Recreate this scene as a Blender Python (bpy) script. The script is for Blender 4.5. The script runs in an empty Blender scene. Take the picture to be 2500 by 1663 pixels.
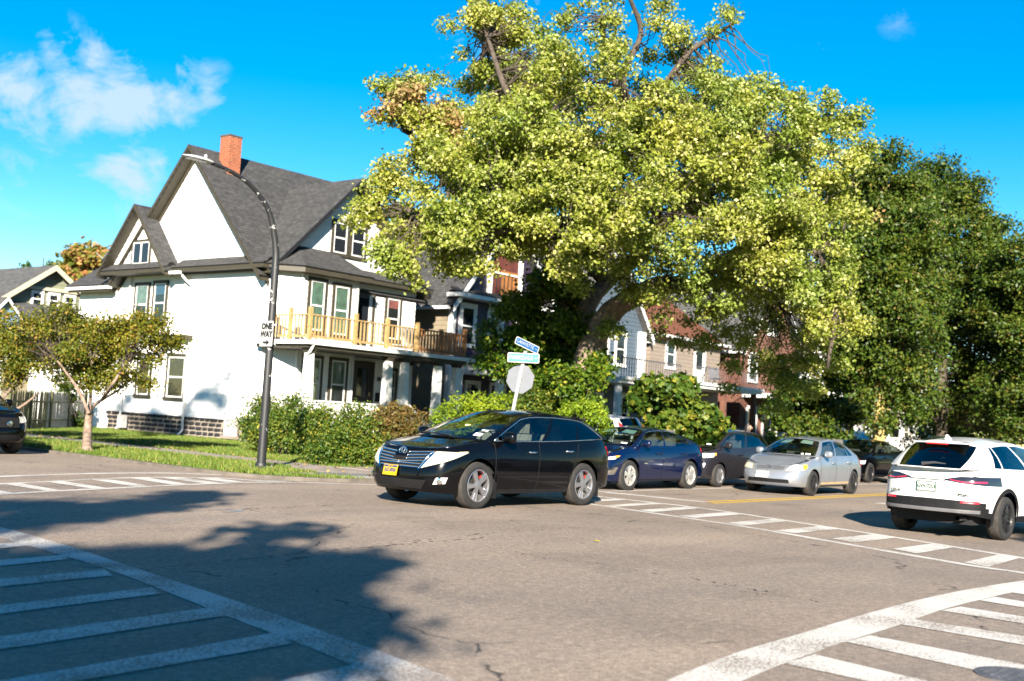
import bpy, math, random
import numpy as np
from mathutils import Vector, Matrix

random.seed(7)
rng = np.random.default_rng(11)
SC = bpy.context.scene
COL = SC.collection
PI = math.pi

# ---------------------------------------------------------------- camera
# world: X runs along the avenue (away, to the right), Y along the side street (away, to the left)
CAM_H = 1.526
cam_r = Vector((0.62584355, -0.7777873, 0.05802384))
cam_u = Vector((-0.08777875, 0.00368187, 0.99613319))
cam_f = Vector((0.77499338, 0.62851679, 0.06596892))
cd = bpy.data.cameras.new('camera')
cd.lens = 40.0; cd.sensor_width = 36.0; cd.clip_end = 3000
cd.dof.use_dof = True; cd.dof.focus_distance = 14.8; cd.dof.aperture_fstop = 1.6
cam = bpy.data.objects.new('camera', cd); COL.objects.link(cam)
m = Matrix.Identity(4)
for i in range(3):
    m[i][0] = cam_r[i]; m[i][1] = cam_u[i]; m[i][2] = -cam_f[i]
m[2][3] = CAM_H
cam.matrix_world = m
SC.camera = cam

# ---------------------------------------------------------------- sky, sun, exposure
SUN_AZ = math.radians(39.0)      # direction the light travels, from +X towards +Y
SUN_EL = math.radians(23.0)
world = bpy.data.worlds.new('World'); SC.world = world; world.use_nodes = True
wn = world.node_tree.nodes; wl = world.node_tree.links
wn.clear()
w_out = wn.new('ShaderNodeOutputWorld'); w_bg = wn.new('ShaderNodeBackground')
w_bg.inputs['Strength'].default_value = 0.05
sky = wn.new('ShaderNodeTexSky'); sky.sky_type = 'NISHITA'; sky.sun_disc = False
sky.sun_elevation = SUN_EL
# the sun stands opposite to the direction its light travels; sun_rotation is measured from +Y clockwise
sx, sy = -math.cos(SUN_AZ), -math.sin(SUN_AZ)
sky.sun_rotation = math.atan2(sx, sy)
sky.altitude = 200; sky.air_density = 1.0; sky.dust_density = 0.0; sky.ozone_density = 2.5
w_hs = wn.new('ShaderNodeHueSaturation')
w_hs.inputs['Saturation'].default_value = 1.56; w_hs.inputs['Hue'].default_value = 0.495; w_hs.inputs['Value'].default_value = 1.0
wl.new(sky.outputs[0], w_hs.inputs['Color'])
# thin broken cumulus: noise on the direction of view, gathered into a few banks
w_tc = wn.new('ShaderNodeTexCoord')
def wmath(op, a, b=None, clamp=False):
    n = wn.new('ShaderNodeMath'); n.operation = op; n.use_clamp = clamp
    for i, v in enumerate((a, b)):
        if v is None: continue
        if isinstance(v, (int, float)): n.inputs[i].default_value = v
        else: wl.new(v, n.inputs[i])
    return n.outputs[0]
def px_dir(px, py):
    return (cam_f + cam_r * ((px - 1250) / 2778.0) - cam_u * ((py - 831.5) / 2778.0)).normalized()
w_no = wn.new('ShaderNodeTexNoise'); w_no.inputs['Scale'].default_value = 15.0; w_no.inputs['Detail'].default_value = 12.0
w_no.inputs['Roughness'].default_value = 0.66; w_no.inputs['Distortion'].default_value = 0.35
w_map = wn.new('ShaderNodeMapping'); w_map.inputs['Scale'].default_value = (1, 1, 1.5)
wl.new(w_tc.outputs['Generated'], w_map.inputs['Vector']); wl.new(w_map.outputs[0], w_no.inputs['Vector'])
banks = [(50, 235, .046, 1.), (180, 225, .048, 1.), (310, 240, .048, 1.), (420, 235, .04, .9), (505, 222, .028, .7), (150, 120, .03, .6), (225, 150, .03, .75),
         (300, 425, .05, .6), (390, 410, .04, .5), (1195, 85, .05, .55), (1290, 70, .04, .5), (2195, 50, .017, .24), (1995, 138, .013, .3), (60, 400, .06, .35),
         (-400, 300, .12, 1.), (-700, 150, .1, 1.), (3000, 250, .1, .8), (3300, 420, .12, .9), (-1500, 500, .15, .9)]
acc = None
for bx_, by_, br_, bs_ in banks:
    d = px_dir(bx_, by_)
    dn = wn.new('ShaderNodeVectorMath'); dn.operation = 'DISTANCE'
    nv = wn.new('ShaderNodeVectorMath'); nv.operation = 'NORMALIZE'
    wl.new(w_tc.outputs['Generated'], nv.inputs[0]); wl.new(nv.outputs[0], dn.inputs[0])
    dn.inputs[1].default_value = d
    f = wmath('MULTIPLY', wmath('SUBTRACT', 1.0, wmath('DIVIDE', dn.outputs['Value'], br_ * 1.12), clamp=True), bs_)
    acc = f if acc is None else wmath('MAXIMUM', acc, f)
cl = wmath('ADD', acc, wmath('MULTIPLY', wmath('SUBTRACT', w_no.outputs['Fac'], 0.5), 3.0))
cl = wmath('MULTIPLY', wmath('SUBTRACT', cl, 0.32), 1.7, clamp=True)
cl = wmath('MULTIPLY', cl, wmath('MULTIPLY', acc, 2.5, clamp=True))
cl = wmath('MULTIPLY', cl, 0.85)
w_mx = wn.new('ShaderNodeMix'); w_mx.data_type = 'RGBA'
wl.new(cl, w_mx.inputs['Factor']); wl.new(w_hs.outputs[0], w_mx.inputs['A'])
w_mx.inputs['B'].default_value = (3.6, 4.5, 6.4, 1)
wl.new(w_mx.outputs['Result'], w_bg.inputs['Color']); wl.new(w_bg.outputs[0], w_out.inputs['Surface'])

sd = bpy.data.lights.new('sun', 'SUN'); sd.energy = 5.0; sd.angle = math.radians(0.6); sd.color = (1.0, 0.90, 0.76)
sun = bpy.data.objects.new('sun', sd); COL.objects.link(sun)
SUN_D = Vector((math.cos(SUN_EL) * math.cos(SUN_AZ), math.cos(SUN_EL) * math.sin(SUN_AZ), -math.sin(SUN_EL)))
sun.rotation_euler = SUN_D.to_track_quat('-Z', 'Y').to_euler()
sun.location = (-30, -24, 30)
vs = SC.view_settings
vs.view_transform = 'Standard'; vs.look = 'None'; vs.gamma = 1.0; vs.exposure = 1.95; vs.use_curve_mapping = False
SC.cycles.use_denoising = True
SC.cycles.max_bounces = 6; SC.cycles.diffuse_bounces = 3; SC.cycles.glossy_bounces = 3; SC.cycles.transparent_max_bounces = 8
SC.cycles.transmission_bounces = 4; SC.cycles.caustics_reflective = False; SC.cycles.caustics_refractive = False
SC.cycles.sample_clamp_indirect = 6.0

# ---------------------------------------------------------------- helpers
def ray(px, py):
    return cam_f + cam_r * ((px - 1250) / 2778.0) - cam_u * ((py - 831.5) / 2778.0)
def at(px, py, depth):
    return ray(px, py) * depth + Vector((0, 0, CAM_H))
def gnd(px, py, z=0.0):
    d = ray(px, py); t = (z - CAM_H) / d.z
    return Vector((d.x * t, d.y * t, z))

WL = {}
def tag(o, label=None, cat=None, group=None, kind=None):
    if label: o['label'] = label
    if cat: o['category'] = cat
    if group: o['group'] = group
    if kind: o['kind'] = kind
    return o
def thing(name, label, cat, loc=(0, 0, 0), rz=0.0, group=None):
    o = bpy.data.objects.new(name, None); COL.objects.link(o)
    o.empty_display_size = 0.2
    o.location = loc; o.rotation_euler = (0, 0, rz)
    WL[o.name] = Vector(loc)
    return tag(o, label, cat, group)
def link(name, me, parent=None, local=False):
    o = bpy.data.objects.new(name, me); COL.objects.link(o)
    WL[o.name] = WL[parent.name].copy() if parent else Vector((0, 0, 0))
    if parent: o.parent = parent
    return o
def mesh_obj(name, verts, faces, mat, parent=None, smooth=False, local=False, uv=None, mats=None, mi=None):
    me = bpy.data.meshes.new(name)
    if parent and not local:
        w = WL[parent.name]; verts = [(v[0] - w.x, v[1] - w.y, v[2] - w.z) for v in verts]
    me.from_pydata([tuple(v) for v in verts], [], faces)
    if mats:
        for q in mats: me.materials.append(q)
        if mi: me.polygons.foreach_set('material_index', mi)
    else: me.materials.append(mat)
    if smooth: me.polygons.foreach_set('use_smooth', [True] * len(me.polygons))
    if uv:
        l = me.uv_layers.new(name='UVMap'); k = 0
        for p in me.polygons:
            for li in p.loop_indices: l.data[li].uv = uv[me.loops[li].vertex_index]
    me.update()
    return link(name, me, parent)
class MB:
    def __init__(s): s.v = []; s.f = []
    def add(s, vs_, fs_):
        b = len(s.v); s.v += [tuple(v) for v in vs_]; s.f += [tuple(i + b for i in f) for f in fs_]; return s
    def box(s, c, d, rz=0.0):
        x, y, z = d[0] / 2, d[1] / 2, d[2] / 2; ca, sa = math.cos(rz), math.sin(rz)
        P = [(i * x, j * y, k * z) for k in (-1, 1) for j in (-1, 1) for i in (-1, 1)]
        P = [(c[0] + p[0] * ca - p[1] * sa, c[1] + p[0] * sa + p[1] * ca, c[2] + p[2]) for p in P]
        return s.add(P, [(0, 2, 3, 1), (4, 5, 7, 6), (0, 1, 5, 4), (2, 6, 7, 3), (0, 4, 6, 2), (1, 3, 7, 5)])
    def hexa(s, a, b):   # two quads of 4 points each -> solid
        return s.add(list(a) + list(b), [(3, 2, 1, 0), (4, 5, 6, 7), (0, 1, 5, 4), (1, 2, 6, 5), (2, 3, 7, 6), (3, 0, 4, 7)])
    def prism(s, poly, off):   # polygon (3-d points) extruded by off
        n = len(poly); o = Vector(off)
        vs_ = [Vector(p) for p in poly] + [Vector(p) + o for p in poly]
        return s.add(vs_, [tuple(range(n - 1, -1, -1)), tuple(range(n, 2 * n))] + [(i, (i + 1) % n, n + (i + 1) % n, n + i) for i in range(n)])
    def tube(s, pts, rad, n=8, cap=True):
        pts = [Vector(p) for p in pts]
        if isinstance(rad, (int, float)): rad = [rad] * len(pts)
        b = len(s.v); prev = None
        for i, p in enumerate(pts):
            t = (pts[min(i + 1, len(pts) - 1)] - pts[max(i - 1, 0)]).normalized()
            ref = Vector((0, 0, 1)) if abs(t.z) < .9 else Vector((1, 0, 0))
            a = t.cross(ref).normalized() if prev is None else (prev - t * prev.dot(t)).normalized()
            prev = a; c = t.cross(a)
            for k in range(n):
                q = 2 * PI * k / n
                s.v.append(tuple(p + (a * math.cos(q) + c * math.sin(q)) * rad[i]))
        for i in range(len(pts) - 1):
            for k in range(n):
                s.f.append((b + i * n + k, b + i * n + (k + 1) % n, b + (i + 1) * n + (k + 1) % n, b + (i + 1) * n + k))
        if cap:
            s.f.append(tuple(b + k for k in range(n - 1, -1, -1))); e = b + (len(pts) - 1) * n
            s.f.append(tuple(e + k for k in range(n)))
        return s
    def grid(s, fn, nu, nv):
        b = len(s.v)
        for j in range(nv + 1):
            for i in range(nu + 1): s.v.append(tuple(fn(i / nu, j / nv)))
        for j in range(nv):
            for i in range(nu):
                a = b + j * (nu + 1) + i; s.f.append((a, a + 1, a + nu + 2, a + nu + 1))
        return s
    def lathe(s, prof, c=(0, 0, 0), n=16, axis='z'):
        b = len(s.v)
        for (r, h) in prof:
            for k in range(n):
                q = 2 * PI * k / n; x, y = r * math.cos(q), r * math.sin(q)
                p = (x, y, h) if axis == 'z' else (x, h, y)
                s.v.append((c[0] + p[0], c[1] + p[1], c[2] + p[2]))
        for i in range(len(prof) - 1):
            for k in range(n):
                q = (b + i * n + k, b + i * n + (k + 1) % n, b + (i + 1) * n + (k + 1) % n, b + (i + 1) * n + k)
                s.f.append(q if axis == 'z' else q[::-1])
        return s
    def build(s, name, mat, parent=None, smooth=False, local=False, **k):
        return mesh_obj(name, s.v, s.f, mat, parent, smooth, local, **k)

# ---------------------------------------------------------------- materials
MATS = {}
def mat(name, col, rough=0.6, metal=0.0, var=0.12, scale=6.0, bump=0.0, bscale=40.0, spec=0.5, coat=0.0, col2=None, emit=None):
    """principled paint with noise variation in colour, and fine relief"""
    if name in MATS: return MATS[name]
    M = bpy.data.materials.new(name); M.use_nodes = True
    nt = M.node_tree; b = nt.nodes['Principled BSDF']
    b.inputs['Roughness'].default_value = rough; b.inputs['Metallic'].default_value = metal
    b.inputs['Specular IOR Level'].default_value = spec; b.inputs['Coat Weight'].default_value = coat
    b.inputs['Coat Roughness'].default_value = 0.04
    tc = nt.nodes.new('ShaderNodeTexCoord')
    no = nt.nodes.new('ShaderNodeTexNoise'); no.inputs['Scale'].default_value = scale; no.inputs['Detail'].default_value = 6
    nt.links.new(tc.outputs['Object'], no.inputs['Vector'])
    rp = nt.nodes.new('ShaderNodeValToRGB')
    c2 = col2 or tuple(c * (1 - var) for c in col); c1 = col if col2 else tuple(min(1, c * (1 + var * .6)) for c in col)
    rp.color_ramp.elements[0].position = 0.35; rp.color_ramp.elements[1].position = 0.65
    rp.color_ramp.elements[0].color = (*c2, 1); rp.color_ramp.elements[1].color = (*c1, 1)
    nt.links.new(no.outputs['Fac'], rp.inputs['Fac']); nt.links.new(rp.outputs['Color'], b.inputs['Base Color'])
    if bump:
        n2 = nt.nodes.new('ShaderNodeTexNoise'); n2.inputs['Scale'].default_value = bscale; n2.inputs['Detail'].default_value = 4
        nt.links.new(tc.outputs['Object'], n2.inputs['Vector'])
        bp = nt.nodes.new('ShaderNodeBump'); bp.inputs['Strength'].default_value = bump; bp.inputs['Distance'].default_value = 0.02
        nt.links.new(n2.outputs['Fac'], bp.inputs['Height']); nt.links.new(bp.outputs['Normal'], b.inputs['Normal'])
    if emit:
        b.inputs['Emission Color'].default_value = (*emit[0], 1); b.inputs['Emission Strength'].default_value = emit[1]
    MATS[name] = M
    return M
def newmat(name):
    M = bpy.data.materials.new(name); M.use_nodes = True; MATS[name] = M
    nt = M.node_tree
    return M, nt, nt.nodes['Principled BSDF']
def nd(nt, t, **kw):
    n = nt.nodes.new(t)
    for k, v in kw.items():
        if k in n.inputs: n.inputs[k].default_value = v
        else: setattr(n, k, v)
    return n
def ramp(nt, src, stops):
    r = nt.nodes.new('ShaderNodeValToRGB'); e = r.color_ramp.elements
    while len(e) < len(stops): e.new(0.5)
    for i, (p, c) in enumerate(stops):
        e[i].position = p; e[i].color = (*c, 1) if len(c) == 3 else c
    nt.links.new(src, r.inputs['Fac']); return r.outputs['Color']
def mixc(nt, fac, a, b, blend='MIX'):
    n = nt.nodes.new('ShaderNodeMix'); n.data_type = 'RGBA'; n.blend_type = blend
    for k, v in (('Factor', fac), ('A', a), ('B', b)):
        if isinstance(v, (int, float)): n.inputs[k].default_value = v
        elif isinstance(v, tuple): n.inputs[k].default_value = (*v, 1) if len(v) == 3 else v
        else: nt.links.new(v, n.inputs[k])
    return n.outputs['Result']

def asphalt_nodes(nt):
    tc = nd(nt, 'ShaderNodeTexCoord')
    big = nd(nt, 'ShaderNodeTexNoise', Scale=0.35, Detail=5.0, Roughness=0.6); nt.links.new(tc.outputs['Object'], big.inputs['Vector'])
    mid = nd(nt, 'ShaderNodeTexNoise', Scale=14.0, Detail=4.0); nt.links.new(tc.outputs['Object'], mid.inputs['Vector'])
    vor = nd(nt, 'ShaderNodeTexVoronoi', Scale=70.0); nt.links.new(tc.outputs['Object'], vor.inputs['Vector'])
    vor2 = nd(nt, 'ShaderNodeTexVoronoi', Scale=30.0); nt.links.new(tc.outputs['Object'], vor2.inputs['Vector'])
    c = ramp(nt, big.outputs['Fac'], [(0.3, (0.198, 0.160, 0.130)), (0.7, (0.262, 0.212, 0.171))])
    c = mixc(nt, 0.5, c, ramp(nt, mid.outputs['Fac'], [(0.35, (0.72, 0.72, 0.72)), (0.65, (1.25, 1.25, 1.25))]), 'MULTIPLY')
    st = ramp(nt, vor.outputs['Color'], [(0.0, (0.62, 0.62, 0.63)), (0.6, (0.98, 0.98, 0.98)), (1.0, (1.6, 1.57, 1.52))])
    c = mixc(nt, 0.75, c, st, 'MULTIPLY')
    st2 = ramp(nt, vor2.outputs['Color'], [(0.0, (0.6, 0.6, 0.6)), (0.7, (1.0, 1.0, 1.0)), (1.0, (1.7, 1.65, 1.6))])
    c = mixc(nt, 0.3, c, st2, 'MULTIPLY')
    bp = nd(nt, 'ShaderNodeBump', Strength=0.5, Distance=0.01); nt.links.new(vor.outputs['Distance'], bp.inputs['Height'])
    return tc, c, bp.outputs['Normal']
M_ASPH, nt, b = newmat('asphalt')
tc, c, nrm = asphalt_nodes(nt)
# faint wheel-path polish and brown dust along the travel direction
wv = nd(nt, 'ShaderNodeTexNoise', Scale=0.8, Detail=3.0); mp = nd(nt, 'ShaderNodeMapping', Scale=(0.06, 0.9, 1.0))
nt.links.new(tc.outputs['Object'], mp.inputs['Vector']); nt.links.new(mp.outputs[0], wv.inputs['Vector'])
c = mixc(nt, 0.8, c, ramp(nt, wv.outputs['Fac'], [(0.3, (0.76, 0.78, 0.82)), (0.7, (1.16, 1.12, 1.06))]), 'MULTIPLY')
oil = nd(nt, 'ShaderNodeTexNoise', Scale=0.55, Detail=5.0, Roughness=0.65, Distortion=0.6); nt.links.new(tc.outputs['Object'], oil.inputs['Vector'])
c = mixc(nt, 1.0, c, ramp(nt, oil.outputs['Fac'], [(0.32, (0.84, 0.84, 0.85)), (0.46, (1, 1, 1))]), 'MULTIPLY')   # old stains and patched areas
# hairline cracks with a broken course
vc = nd(nt, 'ShaderNodeTexVoronoi', feature='DISTANCE_TO_EDGE', Scale=0.16)
dw = nd(nt, 'ShaderNodeTexNoise', Scale=1.2, Detail=5.0); nt.links.new(tc.outputs['Object'], dw.inputs['Vector'])
va = nd(nt, 'ShaderNodeVectorMath', operation='ADD'); nt.links.new(tc.outputs['Object'], va.inputs[0])
sc_ = nd(nt, 'ShaderNodeVectorMath', operation='SCALE'); sc_.inputs['Scale'].default_value = 0.8; nt.links.new(dw.outputs['Color'], sc_.inputs[0]); nt.links.new(sc_.outputs[0], va.inputs[1])
nt.links.new(va.outputs[0], vc.inputs['Vector'])
cr = ramp(nt, vc.outputs['Distance'], [(0.0, (1, 1, 1)), (0.0022, (1, 1, 1)), (0.0037, (0, 0, 0))])
br = nd(nt, 'ShaderNodeTexNoise', Scale=2.5, Detail=3.0); nt.links.new(tc.outputs['Object'], br.inputs['Vector'])
br2 = ramp(nt, br.outputs['Fac'], [(0.47, (0, 0, 0)), (0.55, (1, 1, 1))])
crk = mixc(nt, 1.0, cr, br2, 'MULTIPLY')
c = mixc(nt, crk, c, (0.02, 0.019, 0.02))
nt.links.new(c, b.inputs['Base Color']); nt.links.new(nrm, b.inputs['Normal'])
b.inputs['Roughness'].default_value = 0.8; b.inputs['Specular IOR Level'].default_value = 0.35

def paint_mat(name, col, wear):
    M, nt, b = newmat(name)
    tc, c, nrm = asphalt_nodes(nt)
    n1 = nd(nt, 'ShaderNodeTexNoise', Scale=45.0, Detail=5.0, Roughness=0.7); nt.links.new(tc.outputs['Object'], n1.inputs['Vector'])
    n2 = nd(nt, 'ShaderNodeTexNoise', Scale=1.3, Detail=3.0); nt.links.new(tc.outputs['Object'], n2.inputs['Vector'])
    ad = nd(nt, 'ShaderNodeMath', operation='MULTIPLY_ADD'); nt.links.new(n2.outputs['Fac'], ad.inputs[0]); ad.inputs[1].default_value = 0.5; nt.links.new(n1.outputs['Fac'], ad.inputs[2])
    f = ramp(nt, ad.outputs[0], [(wear, (0, 0, 0)), (wear + 0.07, (1, 1, 1))])
    n3 = nd(nt, 'ShaderNodeTexNoise', Scale=6.0, Detail=4.0); nt.links.new(tc.outputs['Object'], n3.inputs['Vector'])
    pc = mixc(nt, n3.outputs['Fac'], tuple(x * .78 for x in col), col)
    nt.links.new(mixc(nt, f, c, pc), b.inputs['Base Color']); nt.links.new(nrm, b.inputs['Normal']); b.inputs['Roughness'].default_value = 0.7
    return M
M_PAINT = paint_mat('road_paint_white', (0.56, 0.54, 0.50), 0.66)
M_PAINTW = paint_mat('road_paint_worn', (0.50, 0.49, 0.47), 0.71)
M_YEL = paint_mat('road_paint_yellow', (0.60, 0.37, 0.008), 0.44)

M_CONC = mat('concrete', (0.24, 0.20, 0.17), .85, var=.25, scale=2.5, bump=.3, bscale=80)
M_GRASS, nt, b = newmat('lawn_soil')
tc = nd(nt, 'ShaderNodeTexCoord')
n1 = nd(nt, 'ShaderNodeTexNoise', Scale=0.7, Detail=6.0); n2 = nd(nt, 'ShaderNodeTexNoise', Scale=25.0, Detail=6.0)
for n in (n1, n2): nt.links.new(tc.outputs['Object'], n.inputs['Vector'])
c = ramp(nt, n1.outputs['Fac'], [(0.3, (0.06, 0.10, 0.018)), (0.55, (0.09, 0.13, 0.02)), (0.75, (0.13, 0.12, 0.04))])
c = mixc(nt, 0.8, c, ramp(nt, n2.outputs['Fac'], [(0.3, (0.4, 0.4, 0.4)), (0.7, (1.5, 1.5, 1.5))]), 'MULTIPLY')
nt.links.new(c, b.inputs['Base Color']); b.inputs['Roughness'].default_value = 0.9
M_BLADE, nt, b = newmat('grass_blade')
gi = nd(nt, 'ShaderNodeNewGeometry')
tc = nd(nt, 'ShaderNodeTexCoord'); n1 = nd(nt, 'ShaderNodeTexNoise', Scale=0.6, Detail=4.0); nt.links.new(tc.outputs['Object'], n1.inputs['Vector'])
c = ramp(nt, gi.outputs['Random Per Island'], [(0.0, (0.035, 0.075, 0.008)), (0.6, (0.08, 0.13, 0.013)), (0.9, (0.14, 0.155, 0.03)), (1.0, (0.19, 0.155, 0.06))])
c = mixc(nt, 0.6, c, ramp(nt, n1.outputs['Fac'], [(0.3, (0.75, 0.9, 0.7)), (0.7, (1.35, 1.15, 1.2))]), 'MULTIPLY')
nt.links.new(c, b.inputs['Base Color']); b.inputs['Roughness'].default_value = 0.6; b.inputs['Specular IOR Level'].default_value = 0.25

# ---------------------------------------------------------------- ground, road, pavements
def sheet(name, poly, z, m, kind='structure', parent=None):
    return tag(mesh_obj(name, [(p[0], p[1], z) for p in poly], [tuple(range(len(poly)))], m, parent), kind=None if parent else kind)
sheet('ground', [(-900, -900), (900, -900), (900, 900), (-900, 900)], -0.03, M_GRASS)
KX = 14.4      # east kerb of the side street
KY = 16.9      # north kerb of the avenue
WX = 2.6       # west kerb of the side street (near the camera)
SY = 1.2       # south kerb of the avenue
H = 0.06
# the roadway: avenue and side street as one sheet
sheet('road', [(-120, -2), (-120, KY + .3), (WX + .5, KY + .3), (WX + .5, 140), (KX + .4, 140), (KX + .4, KY + .4), (200, KY + .4), (200, SY - .3), (KX + .4, SY - .3), (KX + .4, -120), (WX - .4, -120), (WX - .4, -2)], 0.0, M_ASPH)
corner = [(KX + 2.4 * (1 - math.cos(a)), KY + 2.4 * (1 - math.sin(a))) for a in np.linspace(0, PI / 2, 10)]   # rounded kerb
def block(name, poly, z0, z1, m, parent=None):
    mb = MB(); mb.prism([(p[0], p[1], z0) for p in poly], (0, 0, z1 - z0))
    return tag(mb.build(name, m, parent), kind=None if parent else 'structure')
block('lawn', [(KX, 140)] + corner + [(200, KY), (200, 140)][0:2] , -0.02, H, M_GRASS)
M_KERB = mat('kerb_stone', (0.10, 0.085, 0.07), .85, var=.3, scale=3, bump=.3)
kmb = MB()
kpts = [(KX - .0, 90)] + corner + [(160, KY)]
for i in range(len(kpts) - 1):
    a, c_ = Vector((*kpts[i], 0)), Vector((*kpts[i + 1], 0)); t = (c_ - a).normalized(); n = Vector((t.y, -t.x, 0))
    kmb.hexa([a - n * .12 + Vector((0, 0, -.02)), c_ - n * .12 + Vector((0, 0, -.02)), c_ + n * .03 + Vector((0, 0, -.02)), a + n * .03 + Vector((0, 0, -.02))],
             [a - n * .12 + Vector((0, 0, H + .006)), c_ - n * .12 + Vector((0, 0, H + .006)), c_ + n * .02 + Vector((0, 0, H + .006)), a + n * .02 + Vector((0, 0, H + .006))])
tag(kmb.build('kerb', M_KERB), kind='structure')
# pavements of separate concrete slabs
def pavement(name, x0, x1, y0, y1, nx, ny):
    e = bpy.data.objects.new(name, None); COL.objects.link(e); e.location = (x0, y0, H); WL[e.name] = Vector((x0, y0, H)); tag(e, kind='structure')
    dx, dy = (x1 - x0) / nx, (y1 - y0) / ny
    b0 = MB().box((dx / 2, dy / 2, .004), (dx - .02, dy - .02, .03)); me = None
    for i in range(nx):
        for j in range(ny):
            if me is None: o = b0.build('slab', M_CONC, e, local=True); me = o.data
            else: o = link('slab', me, e)
            o.location = (i * dx, j * dy, random.uniform(-.004, .004))
    return e
pavement('pavement_side_street', 17.3, 18.6, 20.2, 46.2, 1, 20)
pavement('pavement_avenue', 18.6, 78.6, 18.9, 20.2, 40, 1)
block('corner_apron', [(15.3, 18.3), (16.2, 17.25), (18.3, 17.02), (19.6, 17.05), (19.7, 18.9), (18.6, 20.2), (17.3, 20.2), (16.6, 19.2)], 0.0, H + .012, M_CONC)
# tactile pad with domes at the dropped kerb
tp = thing('tactile_pad', 'dark grey tactile paving pad set in the corner ramp beside the lamp post', 'paving pad', (16.7, 17.75, H + .012), math.radians(-35))
M_IRON = mat('cast_iron', (0.10, 0.10, 0.11), .6, .3, var=.3, scale=8, bump=.2)
MB().box((0, 0, .01), (1.3, .62, .02)).build('plate', M_IRON, tp, local=True)
dm = MB()
for i in range(16):
    for j in range(7): dm.lathe([(.026, .02), (.018, .032), (.002, .034)], (-.6 + i * .08, -.25 + j * .083, 0), 6)
tag(dm.build('domes', M_IRON, tp, local=True), kind='stuff')

# ---- painted markings (each stripe its own piece, 4 mm above the road)
def zq(off, s):
    return lambda a, b_: (off[0] + a * s, off[1] + b_ * s)
ZL = zq((0, 1050), .4243); ZR = zq((1500, 1150), .4243)
def marking(name):
    e = bpy.data.objects.new(name, None); COL.objects.link(e); WL[e.name] = Vector((0, 0, 0)); return tag(e, kind='structure')
def smooth_pts(P, n=6):
    out = []
    for i in range(len(P) - 1):
        p0, p1, p2, p3 = P[max(i - 1, 0)], P[i], P[i + 1], P[min(i + 2, len(P) - 1)]
        for k in range(n):
            t = k / n
            out.append(0.5 * ((2 * p1) + (p2 - p0) * t + (2 * p0 - 5 * p1 + 4 * p2 - p3) * t * t + (3 * p1 - p0 - 3 * p2 + p3) * t ** 3))
    return out + [P[-1]]
def band(name, e, edgeA, edgeB, m, z=.004):
    n = min(len(edgeA), len(edgeB))
    v = [(p.x, p.y, z) for p in edgeA[:n]] + [(p.x, p.y, z) for p in edgeB[:n]]
    return mesh_obj(name, v, [(i, i + 1, n + i + 1, n + i) for i in range(n - 1)], m, e)
def line_px(name, e, pts, wid, m, z=.004):
    P = smooth_pts([gnd(*p) for p in pts], 5)
    A, B_ = [], []
    for i, p in enumerate(P):
        t = (P[min(i + 1, len(P) - 1)] - P[max(i - 1, 0)]).normalized(); n = Vector((-t.y, t.x, 0))
        A.append(p + n * wid / 2); B_.append(p - n * wid / 2)
    return band(name, e, A, B_, m, z)
def resamp(P, n):
    P = smooth_pts(P, 8); L = [0]
    for i in range(1, len(P)): L.append(L[-1] + (P[i] - P[i - 1]).length)
    out = []
    for k in range(n):
        s = L[-1] * k / (n - 1); i = 0
        while i < len(L) - 2 and L[i + 1] < s: i += 1
        out.append(P[i].lerp(P[i + 1], (s - L[i]) / max(1e-6, L[i + 1] - L[i])))
    return out
def quad_px(name, e, q, m, z=.0065, ext=0.0):
    P = [gnd(*p) for p in q]     # order: near-left, near-right, far-right, far-left ; ext pushes first and last outwards
    if ext:
        P[0] = P[0] + (P[0] - P[1]).normalized() * ext; P[3] = P[3] + (P[3] - P[2]).normalized() * ext
    return mesh_obj(name, [(p.x, p.y, z) for p in P], [(0, 1, 2, 3)], m, e)
# crossing over the avenue, west arm (lower left of the photo)
e = marking('crosswalk_west')
tA = [gnd(*ZL(*p)) for p in ((-500, 440), (0, 560), (380, 665), (820, 810), (1400, 1000), (1800, 1140), (2357, 1340), (2900, 1560))]
tB = [gnd(*ZL(*p)) for p in ((-500, 490), (0, 622), (300, 707), (620, 802), (1000, 950), (1400, 1110), (1700, 1222), (2200, 1432), (2560, 1600))]
band('edge_line', e, resamp(tA, 40), resamp(tB, 40), M_PAINTW)
for q in (((0, 685), (160, 670), (140, 648), (0, 656)), ((0, 785), (390, 748), (370, 722), (0, 752)), ((0, 905), (650, 841), (600, 805), (0, 862)),
          ((0, 1062), (930, 945), (870, 910), (0, 1012)), ((0, 1268), (1300, 1072), (1210, 1025), (0, 1195)), ((0, 1530), (1690, 1232), (1580, 1170), (0, 1450)),
          ((800, 1730), (2240, 1430), (2060, 1352), (800, 1625))):
    quad_px('stripe', e, [ZL(*p) for p in q], M_PAINTW, ext=1.6)
# crossing over the side street, south arm (lower right)
e = marking('crosswalk_south')
tA = [gnd(*ZR(*p)) for p in ((-150, 1420), (300, 1209), (700, 1050), (1100, 930), (1500, 810), (1900, 710), (2357, 632), (2800, 590))]
tB = [gnd(*ZR(*p)) for p in ((380, 1370), (740, 1209), (980, 1110), (1330, 985), (1650, 885), (1880, 802), (2100, 745), (2357, 690), (2800, 640))]
band('edge_line', e, resamp(tA, 40), resamp(tB, 40), M_PAINT)
for q in (((1460, 1215), (980, 1112), (1150, 1060), (1800, 1215)), ((2120, 1160), (1330, 987), (1470, 950), (2357, 1120)), ((2357, 1005), (1650, 887), (1730, 858), (2357, 955)),
          ((2357, 882), (1880, 806), (1990, 784), (2357, 842)), ((2357, 790), (2100, 747), (2190, 728), (2357, 756)), ((2600, 750), (2290, 703), (2350, 690), (2600, 727))):
    quad_px('stripe', e, [ZR(*p) for p in q], M_PAINT, ext=1.2)
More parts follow.
